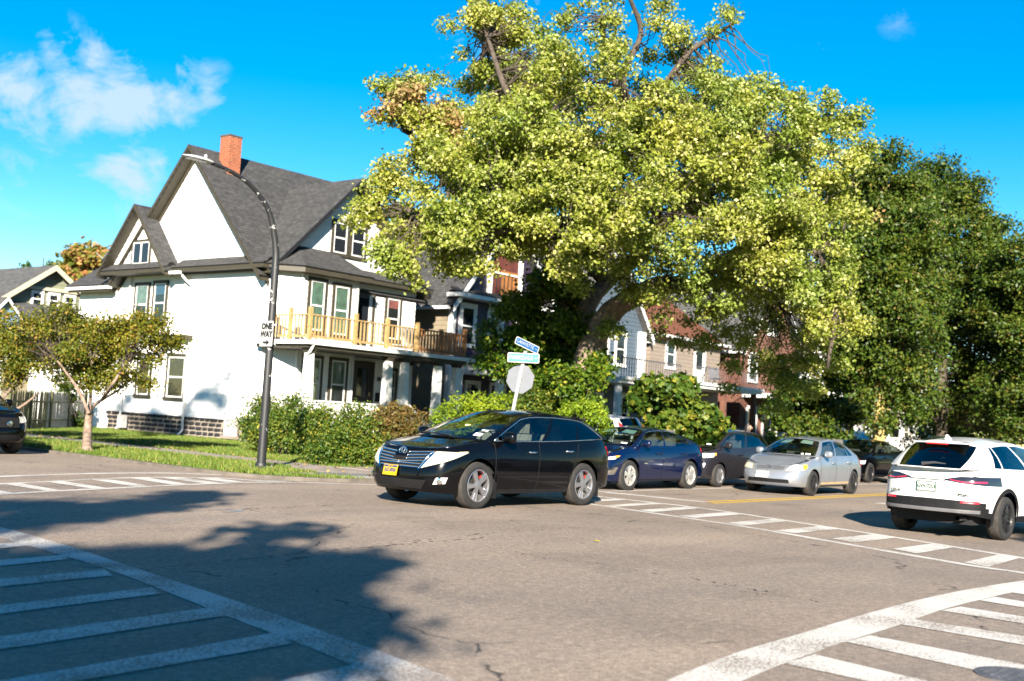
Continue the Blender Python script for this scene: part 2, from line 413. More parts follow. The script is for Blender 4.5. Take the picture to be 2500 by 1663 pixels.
# crossing over the avenue, east arm
e = marking('crosswalk_east')
line_px('edge_line', e, [ZR(*p) for p in ((-420, 152), (0, 211), (740, 320), (1250, 407), (2030, 541), (2357, 588), (2900, 680))], .17, M_PAINT)
line_px('edge_line', e, [ZR(*p) for p in ((-420, 105), (0, 158), (520, 217), (1250, 327), (1640, 387), (2357, 503), (2900, 590))], .17, M_PAINT)
for q in (((920, 345), (1040, 360), (1310, 335), (1190, 318)), ((1250, 390), (1380, 414), (1630, 385), (1500, 365)), ((1600, 450), (1740, 477), (1960, 440), (1830, 420)),
          ((2010, 528), (2150, 555), (2340, 500), (2210, 483)), ((645, 300), (740, 316), (1010, 290), (920, 276)), ((370, 259), (460, 272), (750, 250), (665, 238)),
          ((140, 226), (220, 238), (500, 216), (420, 206)), ((-70, 200), (0, 209), (280, 191), (205, 183)), ((-260, 174), (-190, 183), (80, 168), (10, 160)), ((2520, 620), (2680, 645), (2800, 575), (2660, 552))):
    quad_px('stripe', e, [ZR(*p) for p in q], M_PAINT)
# crossing over the side street, north arm
e = marking('crosswalk_north')
line_px('edge_line', e, [ZL(*p) for p in ((-400, 330), (0, 312), (300, 297), (600, 281), (900, 273), (1250, 277), (1450, 290), (1640, 297))], .16, M_PAINT)
line_px('edge_line', e, [ZL(*p) for p in ((-400, 395), (0, 371), (300, 353), (600, 338), (900, 323), (1200, 310), (1500, 301), (1800, 304), (2200, 318))], .16, M_PAINT)
for a, c_ in (((-240, 322), (60, 368)), ((60, 310), (330, 353)), ((300, 297), (590, 338)), ((555, 284), (830, 325)), ((790, 277), (1060, 316)), ((970, 275), (1240, 308)), ((1170, 277), (1380, 304))):
    quad_px('stripe', e, [ZL(c_[0] - 60, c_[1] + 1), ZL(c_[0] + 25, c_[1] - 3), ZL(a[0] + 55, a[1] - 2), ZL(a[0] - 40, a[1] + 2)], M_PAINT)
e = marking('lane_marking')
line_px('stop_line', e, [ZL(*p) for p in ((-400, 290), (0, 269), (300, 258), (600, 250), (1000, 249), (1280, 260))], .2, M_PAINT)
for y, x0, x1 in ((11.28, 20.6, 150), (11.56, 20.9, 150)):
    mesh_obj('centre_line', [(x0, y - .06, .004), (x1, y - .06, .004), (x1, y + .06, .004), (x0, y + .06, .004)], [(0, 1, 2, 3)], M_YEL, e)
mesh_obj('parking_line', [(19.6, 13.95, .004), (90, 14.05, .004), (90, 14.19, .004), (19.6, 14.09, .004)], [(0, 1, 2, 3)], M_PAINT, e)
line_px('stop_line', e, [(1477, 1202), (1560, 1210), (1640, 1218), (1722, 1226)], .28, M_PAINT)
# lane arrow beside the white car
ar = [(26.0, 8.9), (27.6, 8.95), (27.6, 8.75), (28.5, 9.1), (27.6, 9.5), (27.6, 9.2), (26.8, 9.2), (26.3, 9.6), (25.9, 9.6)]
mesh_obj('lane_arrow', [(p[0], p[1] + .4, .004) for p in ar], [tuple(range(len(ar)))], M_PAINT, e)
# blue utility dashes sprayed on the road
M_BLUEP = paint_mat('spray_blue', (0.14, 0.26, 0.42), .74)
line_px('utility_mark', e, [(520, 1244), (548, 1246), (578, 1249)], .08, M_BLUEP); line_px('utility_mark', e, [(545, 1252), (572, 1250), (590, 1246)], .06, M_BLUEP)
# tar seams running across the intersection (broken dashes)
M_TAR = mat('tar', (0.02, 0.02, 0.022), .7, var=.3)
def seam(P, name='tar_seam', w=.02, keep=.6):
    o = []; mb = MB(); P = resamp([gnd(*p) for p in P], 60)
    r = random.Random(len(P) + int(P[0].x * 100))
    for i in range(59):
        if r.random() > keep: continue
        a, c_ = P[i], P[i + 1]; t = (c_ - a).normalized(); n = Vector((-t.y, t.x, 0)); k = Vector((0, 0, .003)); ww = w * r.uniform(.3, 1.0); j = n * r.uniform(-.05, .05)
        mb.add([a + n * ww * .3 + k + j, a - n * ww * .3 + k + j, c_ - n * ww * .3 + k + j, c_ + n * ww * .3 + k + j, (a + c_) / 2 + n * ww + k + j, (a + c_) / 2 - n * ww + k + j], [(0, 1, 5, 4), (4, 5, 2, 3)])
    tag(mb.build(name, M_TAR), kind='structure')
seam([ZL(*p) for p in ((620, 830), (900, 800), (1400, 745), (1900, 695), (2357, 655), (2800, 620))], w=.025, keep=.8)
seam([ZL(*p) for p in ((0, 520), (500, 490), (1200, 465), (2000, 430), (2300, 422))], w=.02, keep=.6)
seam([(1220, 1340), (1330, 1362), (1460, 1376)], w=.02, keep=.4)
seam([(1530, 1390), (1700, 1415), (1870, 1445), (2000, 1470)], w=.03, keep=.4)
M_DUST = mat('seam_dust', (.30, .24, .19), .9, var=.3, scale=30)
def dust_seam(P, w):
    mb = MB(); P = resamp([gnd(*p) for p in P], 70); r = random.Random(4)
    for i in range(69):
        if r.random() < .3: continue
        t = (P[i + 1] - P[i]).normalized(); n = Vector((-t.y, t.x, 0)); k = Vector((0, 0, .0025)); ww = w * r.uniform(.25, 1); j = n * r.uniform(-.03, .03)
        mb.add([P[i] + n * ww * .3 + k + j, P[i] - n * ww * .3 + k + j, P[i + 1] - n * ww * .3 + k + j, P[i + 1] + n * ww * .3 + k + j], [(0, 1, 2, 3)])
    tag(mb.build('sealed_seam', M_DUST), kind='structure')
dust_seam([(1380, 1640), (1560, 1570), (1800, 1495), (2000, 1445), (2180, 1400), (2330, 1375)], .03)
seam([(900, 1330), (1040, 1318), (1220, 1300), (1420, 1288)], w=.018, keep=.35)
seam([(1750, 1430), (1830, 1448), (1960, 1462)], w=.018, keep=.45)
# manhole cover, lower right corner
mh = thing('manhole_cover', 'round cast iron manhole cover at the lower right corner of the road', 'manhole cover', (*gnd(2484, 1652)[:2], 0))
MB().lathe([(.27, .0), (.27, .008), (.23, .01), (.23, .004)], n=40).build('rim', M_IRON, mh, local=True)
MB().lathe([(.227, .003), (.227, .009), (.001, .0095)], n=40).build('lid', M_IRON, mh, local=True)
for i in range(-3, 4):
    hw = math.sqrt(.2 ** 2 - (i * .06) ** 2)
    MB().box((0, i * .06, .0125), (hw * 2, .022, .006)).build('rib', M_IRON, mh, local=True)
# opposite corners (near and west side), mostly beside or behind the camera
block('near_corner', [(-120, -120), (2.2, -120), (2.2, -.9), (1.7, .5), (.5, 1.2), (-120, 1.2)], -.02, H, M_GRASS)
block('south_east_corner', [(KX + .4, -120), (200, -120), (200, SY), (KX + 2, SY), (KX + .8, .4), (KX + .4, -1)], -.02, H, M_GRASS)
block('near_pavement', [(-9, -2), (1.9, -2), (1.9, -.9), (1.45, .35), (.45, 1.0), (-9, 1.0)], H - .02, H + .012, M_CONC)
# ---------------------------------------------------------------- houses
M_WHITE = mat('white_siding', (0.74, 0.735, 0.71), .55, var=.07, scale=1.5, bump=.08, bscale=30)
M_TRIMW = mat('white_trim', (0.60, 0.60, 0.585), .5, var=.05)
M_OLIVE = mat('olive_trim', (0.036, 0.031, 0.019), .6, var=.15, scale=4)
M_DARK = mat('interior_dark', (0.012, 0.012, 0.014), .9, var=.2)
M_MORTAR = mat('mortar', (0.25, 0.215, 0.175), .9, var=.2, scale=12, bump=.3)
M_STONE = mat('foundation_stone', (0.016, 0.016, 0.02), .8, var=.5, scale=9, bump=.8, bscale=25)
M_CURTG = mat('curtain_green', (0.115, 0.17, 0.135), .8, var=.25, scale=4)
M_CURTW = mat('curtain_white', (0.17, 0.21, 0.19), .85, var=.25, scale=5)
M_CURTB = mat('curtain_brown', (0.035, 0.026, 0.017), .85, var=.3, scale=5)
M_DOORD = mat('dark_door', (0.03, 0.026, 0.025), .5, var=.2)
def shingle_mat(name, c1, c2):
    M, nt, b = newmat(name)
    uvn = nd(nt, 'ShaderNodeUVMap'); 
    br = nd(nt, 'ShaderNodeTexBrick', Scale=1.0); br.inputs['Brick Width'].default_value = .32; br.inputs['Row Height'].default_value = .14; br.inputs['Mortar Size'].default_value = .006
    br.inputs['Color1'].default_value = (*c1, 1); br.inputs['Color2'].default_value = (*c2, 1); br.inputs['Mortar'].default_value = (*[x * .35 for x in c1], 1); br.inputs['Bias'].default_value = 0.0
    nt.links.new(uvn.outputs[0], br.inputs['Vector'])
    n1 = nd(nt, 'ShaderNodeTexNoise', Scale=5.0, Detail=5.0); nt.links.new(uvn.outputs[0], n1.inputs['Vector'])
    c = mixc(nt, 0.65, br.outputs['Color'], ramp(nt, n1.outputs['Fac'], [(0.3, (0.6, 0.6, 0.62)), (0.7, (1.4, 1.4, 1.38))]), 'MULTIPLY')
    n2 = nd(nt, 'ShaderNodeTexNoise', Scale=120.0, Detail=3.0); nt.links.new(uvn.outputs[0], n2.inputs['Vector'])
    c = mixc(nt, 0.6, c, ramp(nt, n2.outputs['Fac'], [(0.3, (0.6, 0.6, 0.6)), (0.7, (1.4, 1.4, 1.4))]), 'MULTIPLY')
    nt.links.new(c, b.inputs['Base Color']); b.inputs['Roughness'].default_value = .9; b.inputs['Specular IOR Level'].default_value = .25
    bp = nd(nt, 'ShaderNodeBump', Strength=.6, Distance=.02); nt.links.new(br.outputs['Fac'], bp.inputs['Height']); bp.invert = True
    nt.links.new(bp.outputs[0], b.inputs['Normal'])
    return M
M_SHIN = shingle_mat('shingles_charcoal', (0.036, 0.036, 0.037), (0.054, 0.054, 0.055))
M_SHING = shingle_mat('shingles_grey', (0.06, 0.06, 0.06), (0.085, 0.085, 0.085))
M_SHINR = shingle_mat('shingles_red', (0.105, 0.04, 0.022), (0.135, 0.05, 0.028))
def brick_mat(name, c1, c2, mort, sc=1.0):
    M, nt, b = newmat(name)
    tc = nd(nt, 'ShaderNodeTexCoord'); ge = nd(nt, 'ShaderNodeNewGeometry')
    # coordinates that run along the wall, whichever way it faces
    sp = nd(nt, 'ShaderNodeSeparateXYZ'); nt.links.new(tc.outputs['Object'], sp.inputs[0])
    ad = nd(nt, 'ShaderNodeMath', operation='ADD'); nt.links.new(sp.outputs[0], ad.inputs[0]); nt.links.new(sp.outputs[1], ad.inputs[1])
    cb = nd(nt, 'ShaderNodeCombineXYZ'); nt.links.new(ad.outputs[0], cb.inputs[0]); nt.links.new(sp.outputs[2], cb.inputs[1])
    br = nd(nt, 'ShaderNodeTexBrick', Scale=sc); br.inputs['Brick Width'].default_value = .21; br.inputs['Row Height'].default_value = .075; br.inputs['Mortar Size'].default_value = .01
    br.inputs['Color1'].default_value = (*c1, 1); br.inputs['Color2'].default_value = (*c2, 1); br.inputs['Mortar'].default_value = (*mort, 1)
    nt.links.new(cb.outputs[0], br.inputs['Vector'])
    n1 = nd(nt, 'ShaderNodeTexNoise', Scale=6.0, Detail=5.0); nt.links.new(tc.outputs['Object'], n1.inputs['Vector'])
    c = mixc(nt, .5, br.outputs['Color'], ramp(nt, n1.outputs['Fac'], [(0.3, (0.6, 0.6, 0.6)), (0.7, (1.35, 1.35, 1.35))]), 'MULTIPLY')
    nt.links.new(c, b.inputs['Base Color']); b.inputs['Roughness'].default_value = .9
    bp = nd(nt, 'ShaderNodeBump', Strength=.5, Distance=.01); nt.links.new(br.outputs['Fac'], bp.inputs['Height']); bp.invert = True; nt.links.new(bp.outputs[0], b.inputs['Normal'])
    return M
M_BRICKO = brick_mat('brick_orange', (0.27, 0.06, 0.02), (0.20, 0.045, 0.016), (0.26, 0.14, 0.085))
M_BRICKB = brick_mat('brick_brown', (0.13, 0.045, 0.028), (0.10, 0.036, 0.023), (0.12, 0.07, 0.05))
def glass_mat(name, tint, rough=.03):
    M, nt, b = newmat(name)
    b.inputs['Base Color'].default_value = (*tint, 1); b.inputs['Roughness'].default_value = rough; b.inputs['Specular IOR Level'].default_value = .8
    tc = nd(nt, 'ShaderNodeTexCoord'); n1 = nd(nt, 'ShaderNodeTexNoise', Scale=1.6, Detail=2.0); nt.links.new(tc.outputs['Object'], n1.inputs['Vector'])
    bp = nd(nt, 'ShaderNodeBump', Strength=.06, Distance=.05); nt.links.new(n1.outputs['Fac'], bp.inputs['Height']); nt.links.new(bp.outputs[0], b.inputs['Normal'])
    return M
M_GLASSD = glass_mat('window_glass_dark', (0.012, 0.015, 0.02))
def clear_glass(name, tint, alpha):
    """pane that shows what hangs behind it and mirrors the sky a little"""
    M, nt, b = newmat(name); nt.nodes.remove(b)
    tr = nd(nt, 'ShaderNodeBsdfTransparent'); tr.inputs[0].default_value = (*tint, 1)
    gl = nd(nt, 'ShaderNodeBsdfGlossy'); gl.inputs['Roughness'].default_value = .015; gl.inputs[0].default_value = (1, 1, 1, 1)
    fr = nd(nt, 'ShaderNodeFresnel'); ge = nd(nt, 'ShaderNodeNewGeometry')   # same reflectance from either face of the sheet
    io = nd(nt, 'ShaderNodeMath', operation='MULTIPLY_ADD'); nt.links.new(ge.outputs['Backfacing'], io.inputs[0]); io.inputs[1].default_value = 1 / 1.52 - 1.52; io.inputs[2].default_value = 1.52; nt.links.new(io.outputs[0], fr.inputs[0])
    ma = nd(nt, 'ShaderNodeMath', operation='ADD', use_clamp=True); nt.links.new(fr.outputs[0], ma.inputs[0]); ma.inputs[1].default_value = alpha
    mx = nd(nt, 'ShaderNodeMixShader'); nt.links.new(ma.outputs[0], mx.inputs[0]); nt.links.new(tr.outputs[0], mx.inputs[1]); nt.links.new(gl.outputs[0], mx.inputs[2])
    nt.links.new(mx.outputs[0], nt.nodes['Material Output'].inputs['Surface'])
    return M
M_GLASS = clear_glass('window_glass', (0.85, 0.9, 0.88), .0)

class Wall:
    """a vertical plane: origin, horizontal direction u, outward normal n"""
    def __init__(s, p0, u, n): s.p = Vector((*p0, 0)); s.u = Vector((*u, 0)); s.n = Vector((*n, 0))
    def pt(s, a, z, d=0.0): return s.p + s.u * a + s.n * d + Vector((0, 0, z))
    def box(s, mb, a0, a1, z0, z1, d0, d1):
        return mb.hexa([s.pt(a0, z0, d0), s.pt(a1, z0, d0), s.pt(a1, z1, d0), s.pt(a0, z1, d0)], [s.pt(a0, z0, d1), s.pt(a1, z0, d1), s.pt(a1, z1, d1), s.pt(a0, z1, d1)])
    def siding(s, par, z0, z1, fl, fr, m, course=.2, name='board'):
        z = z0; fl_ = fl if callable(fl) else (lambda q: fl); fr_ = fr if callable(fr) else (lambda q: fr)
        while z < z1 - 1e-4:
            t = min(z + course, z1); a0, a1, b0, b1 = fl_(z), fr_(z), fl_(t), fr_(t)
            if a1 - a0 > .02:
                if b1 - b0 < .02: b0 = b1 = (b0 + b1) / 2; b1 += .01
                pr = random.uniform(.021, .025)
                mb = MB().hexa([s.pt(a0, z, -.005), s.pt(a1, z, -.005), s.pt(b1, t, -.005), s.pt(b0, t, -.005)], [s.pt(a0, z, pr), s.pt(a1, z, pr), s.pt(b1, t, .004), s.pt(b0, t, .004)])
                mb.build(name, m, par)
            z = t
    def panel(s, par, poly, m, depth=.12, name='wall'):
        return MB().prism([s.pt(a, z, -.006) for a, z in poly], s.n * -depth).build(name, m, par)
    def window(s, par, a0, a1, z0, z1, trim, sash=None, glass=None, behind=None, tw=.11, rails=1, mull=0, proud=.05, head=0.0, name='window', behind_frac=1.0, label=None):
        mb = MB()
        proud += .02; o_ = .026
        s.box(mb, a0, a0 + tw, z0, z1, .0, proud); s.box(mb, a1 - tw, a1, z0, z1, .0, proud)
        s.box(mb, a0, a1, z1 - tw, z1 + .001, .0, proud + .004); s.box(mb, a0 - .04, a1 + .04, z0 - .05, z0 + .06, .0, proud + .04)
        if head: s.box(mb, a0 - .05, a1 + .05, z1 + .001, z1 + head, .0, proud + .05)
        w = mb.build(name, trim, par)
        if label: w['label'] = label
        i0, i1, k0, k1 = a0 + tw, a1 - tw, z0 + .06, z1 - tw
        sm = MB(); t = .055
        s.box(sm, i0, i0 + t, k0, k1, .012 + o_, .034 + o_); s.box(sm, i1 - t, i1, k0, k1, .012 + o_, .034 + o_)
        s.box(sm, i0 + t, i1 - t, k0, k0 + t, .012 + o_, .034 + o_); s.box(sm, i0 + t, i1 - t, k1 - t, k1, .012 + o_, .034 + o_)
        for r in range(rails):
            zc = k0 + (k1 - k0) * (r + 1) / (rails + 1); s.box(sm, i0 + t, i1 - t, zc - .03, zc + .03, .012 + o_, .036 + o_)
        for r in range(mull):
            ac = i0 + (i1 - i0) * (r + 1) / (mull + 1); s.box(sm, ac - .04, ac + .04, k0 + t, k1 - t, .012 + o_, .038 + o_)
        sm.build('sash', sash or M_TRIMW, w)
        n = rails + 1
        for r in range(n):
            za, zb = k0 + (k1 - k0) * r / n + .02, k0 + (k1 - k0) * (r + 1) / n - .02
            s.box(q := MB(), i0 + .02, i1 - .02, za, zb, .014 + o_, .022 + o_); q.build('pane', glass or M_GLASSD, w)
        if behind:
            c = MB(); zt = k1 - .03; zb = k1 - (k1 - k0) * behind_frac + .02
            nseg = 16
            for k in range(nseg):    # folded cloth just behind the pane
                x0, x1 = i0 + .03 + (i1 - i0 - .06) * k / nseg, i0 + .03 + (i1 - i0 - .06) * (k + 1) / nseg
                d0, d1 = .0355 + (.0035 if k % 2 else 0), .0355 + (0 if k % 2 else .0035)
                c.add([s.pt(x0, zb, d0), s.pt(x1, zb, d1), s.pt(x1, zt, d1), s.pt(x0, zt, d0)], [(0, 1, 2, 3)])
            c.build('curtain', behind, w)
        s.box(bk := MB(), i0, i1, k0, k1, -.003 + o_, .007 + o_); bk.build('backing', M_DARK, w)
        return w
def slab(par, pts, th, m, name='roof_slope', edge=None):
    """roof plane: 4 points (eave-left, eave-right, ridge-right, ridge-left), with shingle coordinates"""
    P = [Vector(p) for p in pts]; n = (P[1] - P[0]).cross(P[-1] - P[0]).normalized()
    if n.z < 0: n = -n
    u = (P[1] - P[0]).normalized(); v = n.cross(u)
    k = len(P); V = P + [p - n * th for p in P]
    uv = [((p - P[0]).dot(u), (p - P[0]).dot(v)) for p in P] * 2
    return mesh_obj(name, V, [tuple(range(k)), tuple(range(2 * k - 1, k - 1, -1))] + [(i, (i + 1) % k, k + (i + 1) % k, k + i) for i in range(k)], m, par, uv=uv)
def rake(par, a, b, n, m, w=.24, th=.05, drop=.02, name='rake_board'):
    a, b, n = Vector(a), Vector(b), Vector(n); d = Vector((0, 0, -1))
    q = [a + d * drop, b + d * drop, b + d * (drop + w), a + d * (drop + w)]
    return MB().hexa(q, [p + n * th for p in q]).build(name, m, par)
def downspout(par, pts, m=None, r=.045):
    return MB().tube(pts, r, 8).build('downspout', m or M_TRIMW, par)

# ======== corner house: white clapboard, cross gables, porch with deck
H1 = thing('corner_house', 'white clapboard house with steep charcoal gables, brick chimney and balcony porch on the corner', 'house', (25, 31.3, 0))
X0, Y0 = 25.0, 31.3; X1 = 32.4; YB = 40.6
EZ = 6.25
side = Wall((X0, Y0), (0, 1), (-1, 0)); front = Wall((X0, Y0), (1, 0), (0, -1))
# body walls
MB().box(((X0 + X1) / 2 , (Y0 + YB) / 2, (EZ + .82) / 2), (X1 - X0 - .02, YB - Y0 - .02, EZ - .82)).build('wall', M_WHITE, H1)
H1w = H1.children[0]
side_c, pk = 35.8, 10.85      # main gable on the side
slope = (pk - EZ - .05) / (side_c - Y0 - .3)
gl = lambda z: (side_c - Y0) - (pk - .12 - z) / slope
gr = lambda z: (side_c - Y0) + (pk - .12 - z) / slope
side.panel(H1, [(gl(EZ), EZ), (gr(EZ), EZ), (side_c - Y0, pk - .12)], M_WHITE, name='gable_wall')
side.siding(H1, .85, EZ, 0, 9.3, M_WHITE)
side.siding(H1, EZ, pk - .2, gl, gr, M_WHITE)
front.siding(H1, .85, EZ, 0.0, X1 - X0, M_WHITE)
fc, fpk = 28.75, 10.0         # front cross gable
fs = (fpk - EZ - .1) / 3.75
fl = lambda z: (fc - X0) - (fpk - .12 - z) / fs
fr = lambda z: (fc - X0) + (fpk - .12 - z) / fs
front.panel(H1, [(fl(EZ), EZ), (fr(EZ), EZ), (fc - X0, fpk - .12)], M_WHITE, name='gable_wall')
front.siding(H1, EZ, fpk - .2, fl, fr, M_WHITE)
# corner boards
for (x, y) in ((X0, Y0),):
    MB().box((x - .012, y + .05, (EZ + .85) / 2), (.04, .12, EZ - .85)).build('corner_board', M_TRIMW, H1)
    MB().box((x + .05, y - .013, (EZ + .85) / 2), (.12, .04, EZ - .85)).build('corner_board', M_TRIMW, H1)
# foundation of dark rough stone with pale joints
MB().box(((X0 + X1) / 2, (Y0 + YB) / 2, .42), (X1 - X0 - .08, YB - Y0 - .08, .84)).build('foundation', M_MORTAR, H1)
fnd = [o for o in H1.children if o.name.startswith('foundation')][0]
stone_meshes = []
for k in range(5):
    r = random.Random(k); hw, hh = .5, .5
    vs_ = []
    for d in (0, 1):
        for (a, c_) in ((-1, -1), (1, -1), (1, 1), (-1, 1)):
            q = .5 if d == 0 else .40 + r.uniform(-.04, .05)
            vs_.append((-.05 * d * (1 + r.uniform(-.3, .4)), a * q + r.uniform(-.02, .02), c_ * q + r.uniform(-.02, .02)))
    vs_.append((-.075, r.uniform(-.1, .1), r.uniform(-.1, .1)))
    me = bpy.data.meshes.new('stone'); me.from_pydata(vs_, [], [(0, 1, 5, 4), (1, 2, 6, 5), (2, 3, 7, 6), (3, 0, 4, 7), (4, 5, 8), (5, 6, 8), (6, 7, 8), (7, 4, 8)]); me.materials.append(M_STONE)
    stone_meshes.append(me)
rows = 5
for rr in range(rows):
    y = Y0 + .02 - (.2 if rr % 2 else 0); z = .0 + (rr + .5) * .168
    while y < YB - .1:
        w = random.uniform(.30, .46)
        if y + w > Y0 + .1 and not (Y0 + .95 < y + w / 2 < Y0 + 1.75 and z > .15):
            o = link('stone', random.choice(stone_meshes), fnd); o.location = (X0 + .04 - X0, y + w / 2 - Y0, z); o.scale = (1, w - .085, .168 - .06)
        y += w
# glass block basement window
gbw = side.window(H1, .95, 1.75, .2, .82, M_CONC, tw=.04, rails=0, glass=mat('glass_block', (.42, .47, .43), .25, var=.3, scale=10), name='basement_window')
mbx = MB()
for i in range(1, 4): side.box(mbx, .95 + .2 * i - .012, .95 + .2 * i + .012, .25, .8, .046, .054)
for j in range(1, 3): side.box(mbx, .99, 1.71, .24 + .19 * j - .01, .24 + .19 * j + .01, .046, .055)
mbx.build('joint_grid', M_MORTAR, gbw)
# water table board
MB().box((X0 - .03, (Y0 + YB) / 2 - .3, .84), (.07, YB - Y0 - .6, .06)).build('skirt_board', M_TRIMW, H1)
# projecting side bay with its own gable
BX = 24.6; by0, by1 = 36.35, 40.55; bc = 38.5; bpk = 8.75
bay = Wall((BX, by0), (0, 1), (-1, 0)); bs = (bpk - EZ - .05) / 2.1
bl = lambda z: (bc - by0) - (bpk - .1 - z) / bs
brr = lambda z: (bc - by0) + (bpk - .1 - z) / bs
bay.panel(H1, [(bl(EZ), EZ), (brr(EZ), EZ), (bc - by0, bpk - .1)], M_WHITE, name='gable_wall', depth=.38)
bay.siding(H1, EZ, bpk - .15, bl, brr, M_WHITE)
# ---- roofs
ov = .45
za = lambda y: pk - abs(y - side_c) * slope
RX0, RX1 = X0 - ov, X1 + .6
for sgn in (-1, 1):
    ye = side_c + sgn * (side_c - Y0 + .12); ze = za(ye)
    slab(H1, [(RX0, ye, ze), (RX1, ye, ze), (RX1, side_c, pk), (RX0, side_c, pk)], .12, M_SHIN)
    rake(H1, (RX0 - .01, ye, ze), (RX0 - .01, side_c, pk), (-.05, 0, 0), M_OLIVE, w=.14, th=1.0, drop=.0)
    # wide soffit board under the rake
    n_ = Vector((0, 0, -.13)); MB().hexa([Vector((RX0 + .02, ye, ze)) + n_, Vector((X0 - .01, ye, ze)) + n_, Vector((X0 - .01, side_c, pk)) + n_, Vector((RX0 + .02, side_c, pk)) + n_],
        [Vector((RX0 + .02, ye, ze)) + n_ * 1.5, Vector((X0 - .01, ye, ze)) + n_ * 1.5, Vector((X0 - .01, side_c, pk)) + n_ * 1.5, Vector((RX0 + .02, side_c, pk)) + n_ * 1.5]).build('soffit', M_OLIVE, H1)
    rake(H1, (X0 - .03, ye, ze - .2), (X0 - .03, side_c, pk - .2), (-.05, 0, 0), M_OLIVE, w=.16, th=.8, drop=.0, name='frieze_board')
fz = lambda x: fpk - abs(x - fc) * fs
FY0 = Y0 - .45
for sgn in (-1, 1):
    xe = fc + sgn * 4.0; ze = fz(xe)
    slab(H1, [(xe, FY0, ze), (xe, 36.0, ze), (fc, 36.0, fpk), (fc, FY0, fpk)], .12, M_SHIN)
    rake(H1, (xe, FY0 - .01, ze), (fc, FY0 - .01, fpk), (0, -.05, 0), mat('black_trim', (.009, .009, .01), .5), w=.17, th=1.0, drop=0)
    rake(H1, (xe, Y0 - .03, ze - .19), (fc, Y0 - .03, fpk - .19), (0, -.05, 0), M_OLIVE, w=.16, th=.8, drop=0, name='frieze_board')
    n_ = Vector((0, 0, -.13)); MB().hexa([Vector(q) + n_ for q in ((xe, FY0 + .02, ze), (xe, Y0, ze), (fc, Y0, fpk), (fc, FY0 + .02, fpk))], [Vector(q) + n_ * 1.4 for q in ((xe, FY0 + .02, ze), (xe, Y0, ze), (fc, Y0, fpk), (fc, FY0 + .02, fpk))]).build('soffit', M_OLIVE, H1)
# bay gable roof
zb = lambda y: bpk - abs(y - bc) * bs
for sgn in (-1, 1):
    ye = bc + sgn * 2.25; ze = zb(ye)
    slab(H1, [(BX - .4, ye, ze), (X0 + 3.2, ye, ze), (X0 + 3.2, bc, bpk), (BX - .4, bc, bpk)], .1, M_SHIN)
    rake(H1, (BX - .41, ye, ze), (BX - .41, bc, bpk), (-.05, 0, 0), M_OLIVE, w=.13, th=1.0, drop=0)
    n_ = Vector((0, 0, -.11)); MB().hexa([Vector(q) + n_ for q in ((BX - .38, ye, ze), (BX, ye, ze), (BX, bc, bpk), (BX - .38, bc, bpk))], [Vector(q) + n_ * 1.5 for q in ((BX - .38, ye, ze), (BX, ye, ze), (BX, bc, bpk), (BX - .38, bc, bpk))]).build('soffit', M_OLIVE, H1)
# pent eaves along the side with olive fascia
def pent(par, w, a0, a1, z, out, rise, m=M_SHIN, fm=M_OLIVE, fh=.17):
    slab(par, [w.pt(a0, z, out), w.pt(a1, z, out), w.pt(a1, z + rise, -.02), w.pt(a0, z + rise, -.02)], .05, m, 'pent_roof')
    mb = MB(); w.box(mb, a0, a1, z - fh, z - .045, .0, out - .03); mb.build('fascia', fm, par)
pent(H1, side, -.3, by0 - Y0 - .05, EZ + .02, .5, .36)
pent(H1, bay, -.0, by1 - by0 + .15, EZ + .0, .42, .32)
MB().box(((BX + X0) / 2 - .01, (by0 + by1) / 2 + .05, EZ - .09), (X0 - BX - .03, by1 - by0, .15)).build('soffit', M_OLIVE, H1)
pent(H1, front, 3.6, X1 - X0 + .5, EZ + .08, .5, .36)
# rear wing, lower, with dish
MB().box((27.2, 42.0, 2.9), (4.2, 2.8, 5.6)).build('rear_wing', M_WHITE, H1)
Wall((25.1, 40.6), (0, 1), (-1, 0)).siding(H1, .2, 5.7, 0, 2.8, M_WHITE)
slab(H1, [(24.6, 40.4, 5.78), (24.6, 43.7, 5.78), (28.5, 43.7, 8.4), (28.5, 40.4, 8.4)], .1, M_SHIN)
MB().box((24.62, 42.05, 5.66), (.1, 3.3, .12)).build('gutter', M_TRIMW, H1)
MB().hexa([(24.66, 40.6, 5.6), (24.66, 43.6, 5.6), (25.2, 43.6, 5.72), (25.2, 40.6, 5.72)], [(24.66, 40.6, 5.5), (24.66, 43.6, 5.5), (25.2, 43.6, 5.6), (25.2, 40.6, 5.6)]).build('soffit', M_OLIVE, H1)
# chimney
ch = MB().box((25.95, 35.2, 10.5), (.56, .56, 1.7)).build('chimney', M_BRICKO, H1)
MB().box((25.95, 35.2, 11.38), (.61, .61, .06)).build('cap', mat('soot', (.06, .055, .05), .9), ch)
# ---- side windows
wy = lambda y: y - Y0
side.window(H1, wy(35.5), wy(36.75), 1.42, 3.1, M_OLIVE, behind=M_CURTB, glass=M_GLASS, label='window with dark brown curtains')
side.window(H1, wy(37.7), wy(38.7), 1.45, 3.1, M_OLIVE, behind=M_CURTB, glass=M_GLASS)
mb = MB(); side.box(mb, wy(35.3), wy(37.6), 3.6, 3.78, 0, .3); mb.build('window_hood', M_OLIVE, H1)
side.window(H1, wy(37.05), wy(38.02), 4.2, 5.88, M_OLIVE, behind=mat('blind_blue', (.05, .09, .16), .6), glass=M_GLASS, behind_frac=.3)
side.window(H1, wy(38.22), wy(39.25), 4.15, 5.84, M_OLIVE, behind=M_CURTW, glass=M_GLASS, behind_frac=.55)
bay.window(H1, 1.42, 2.68, 6.42, 7.42, M_OLIVE, rails=0, mull=1, tw=.08)
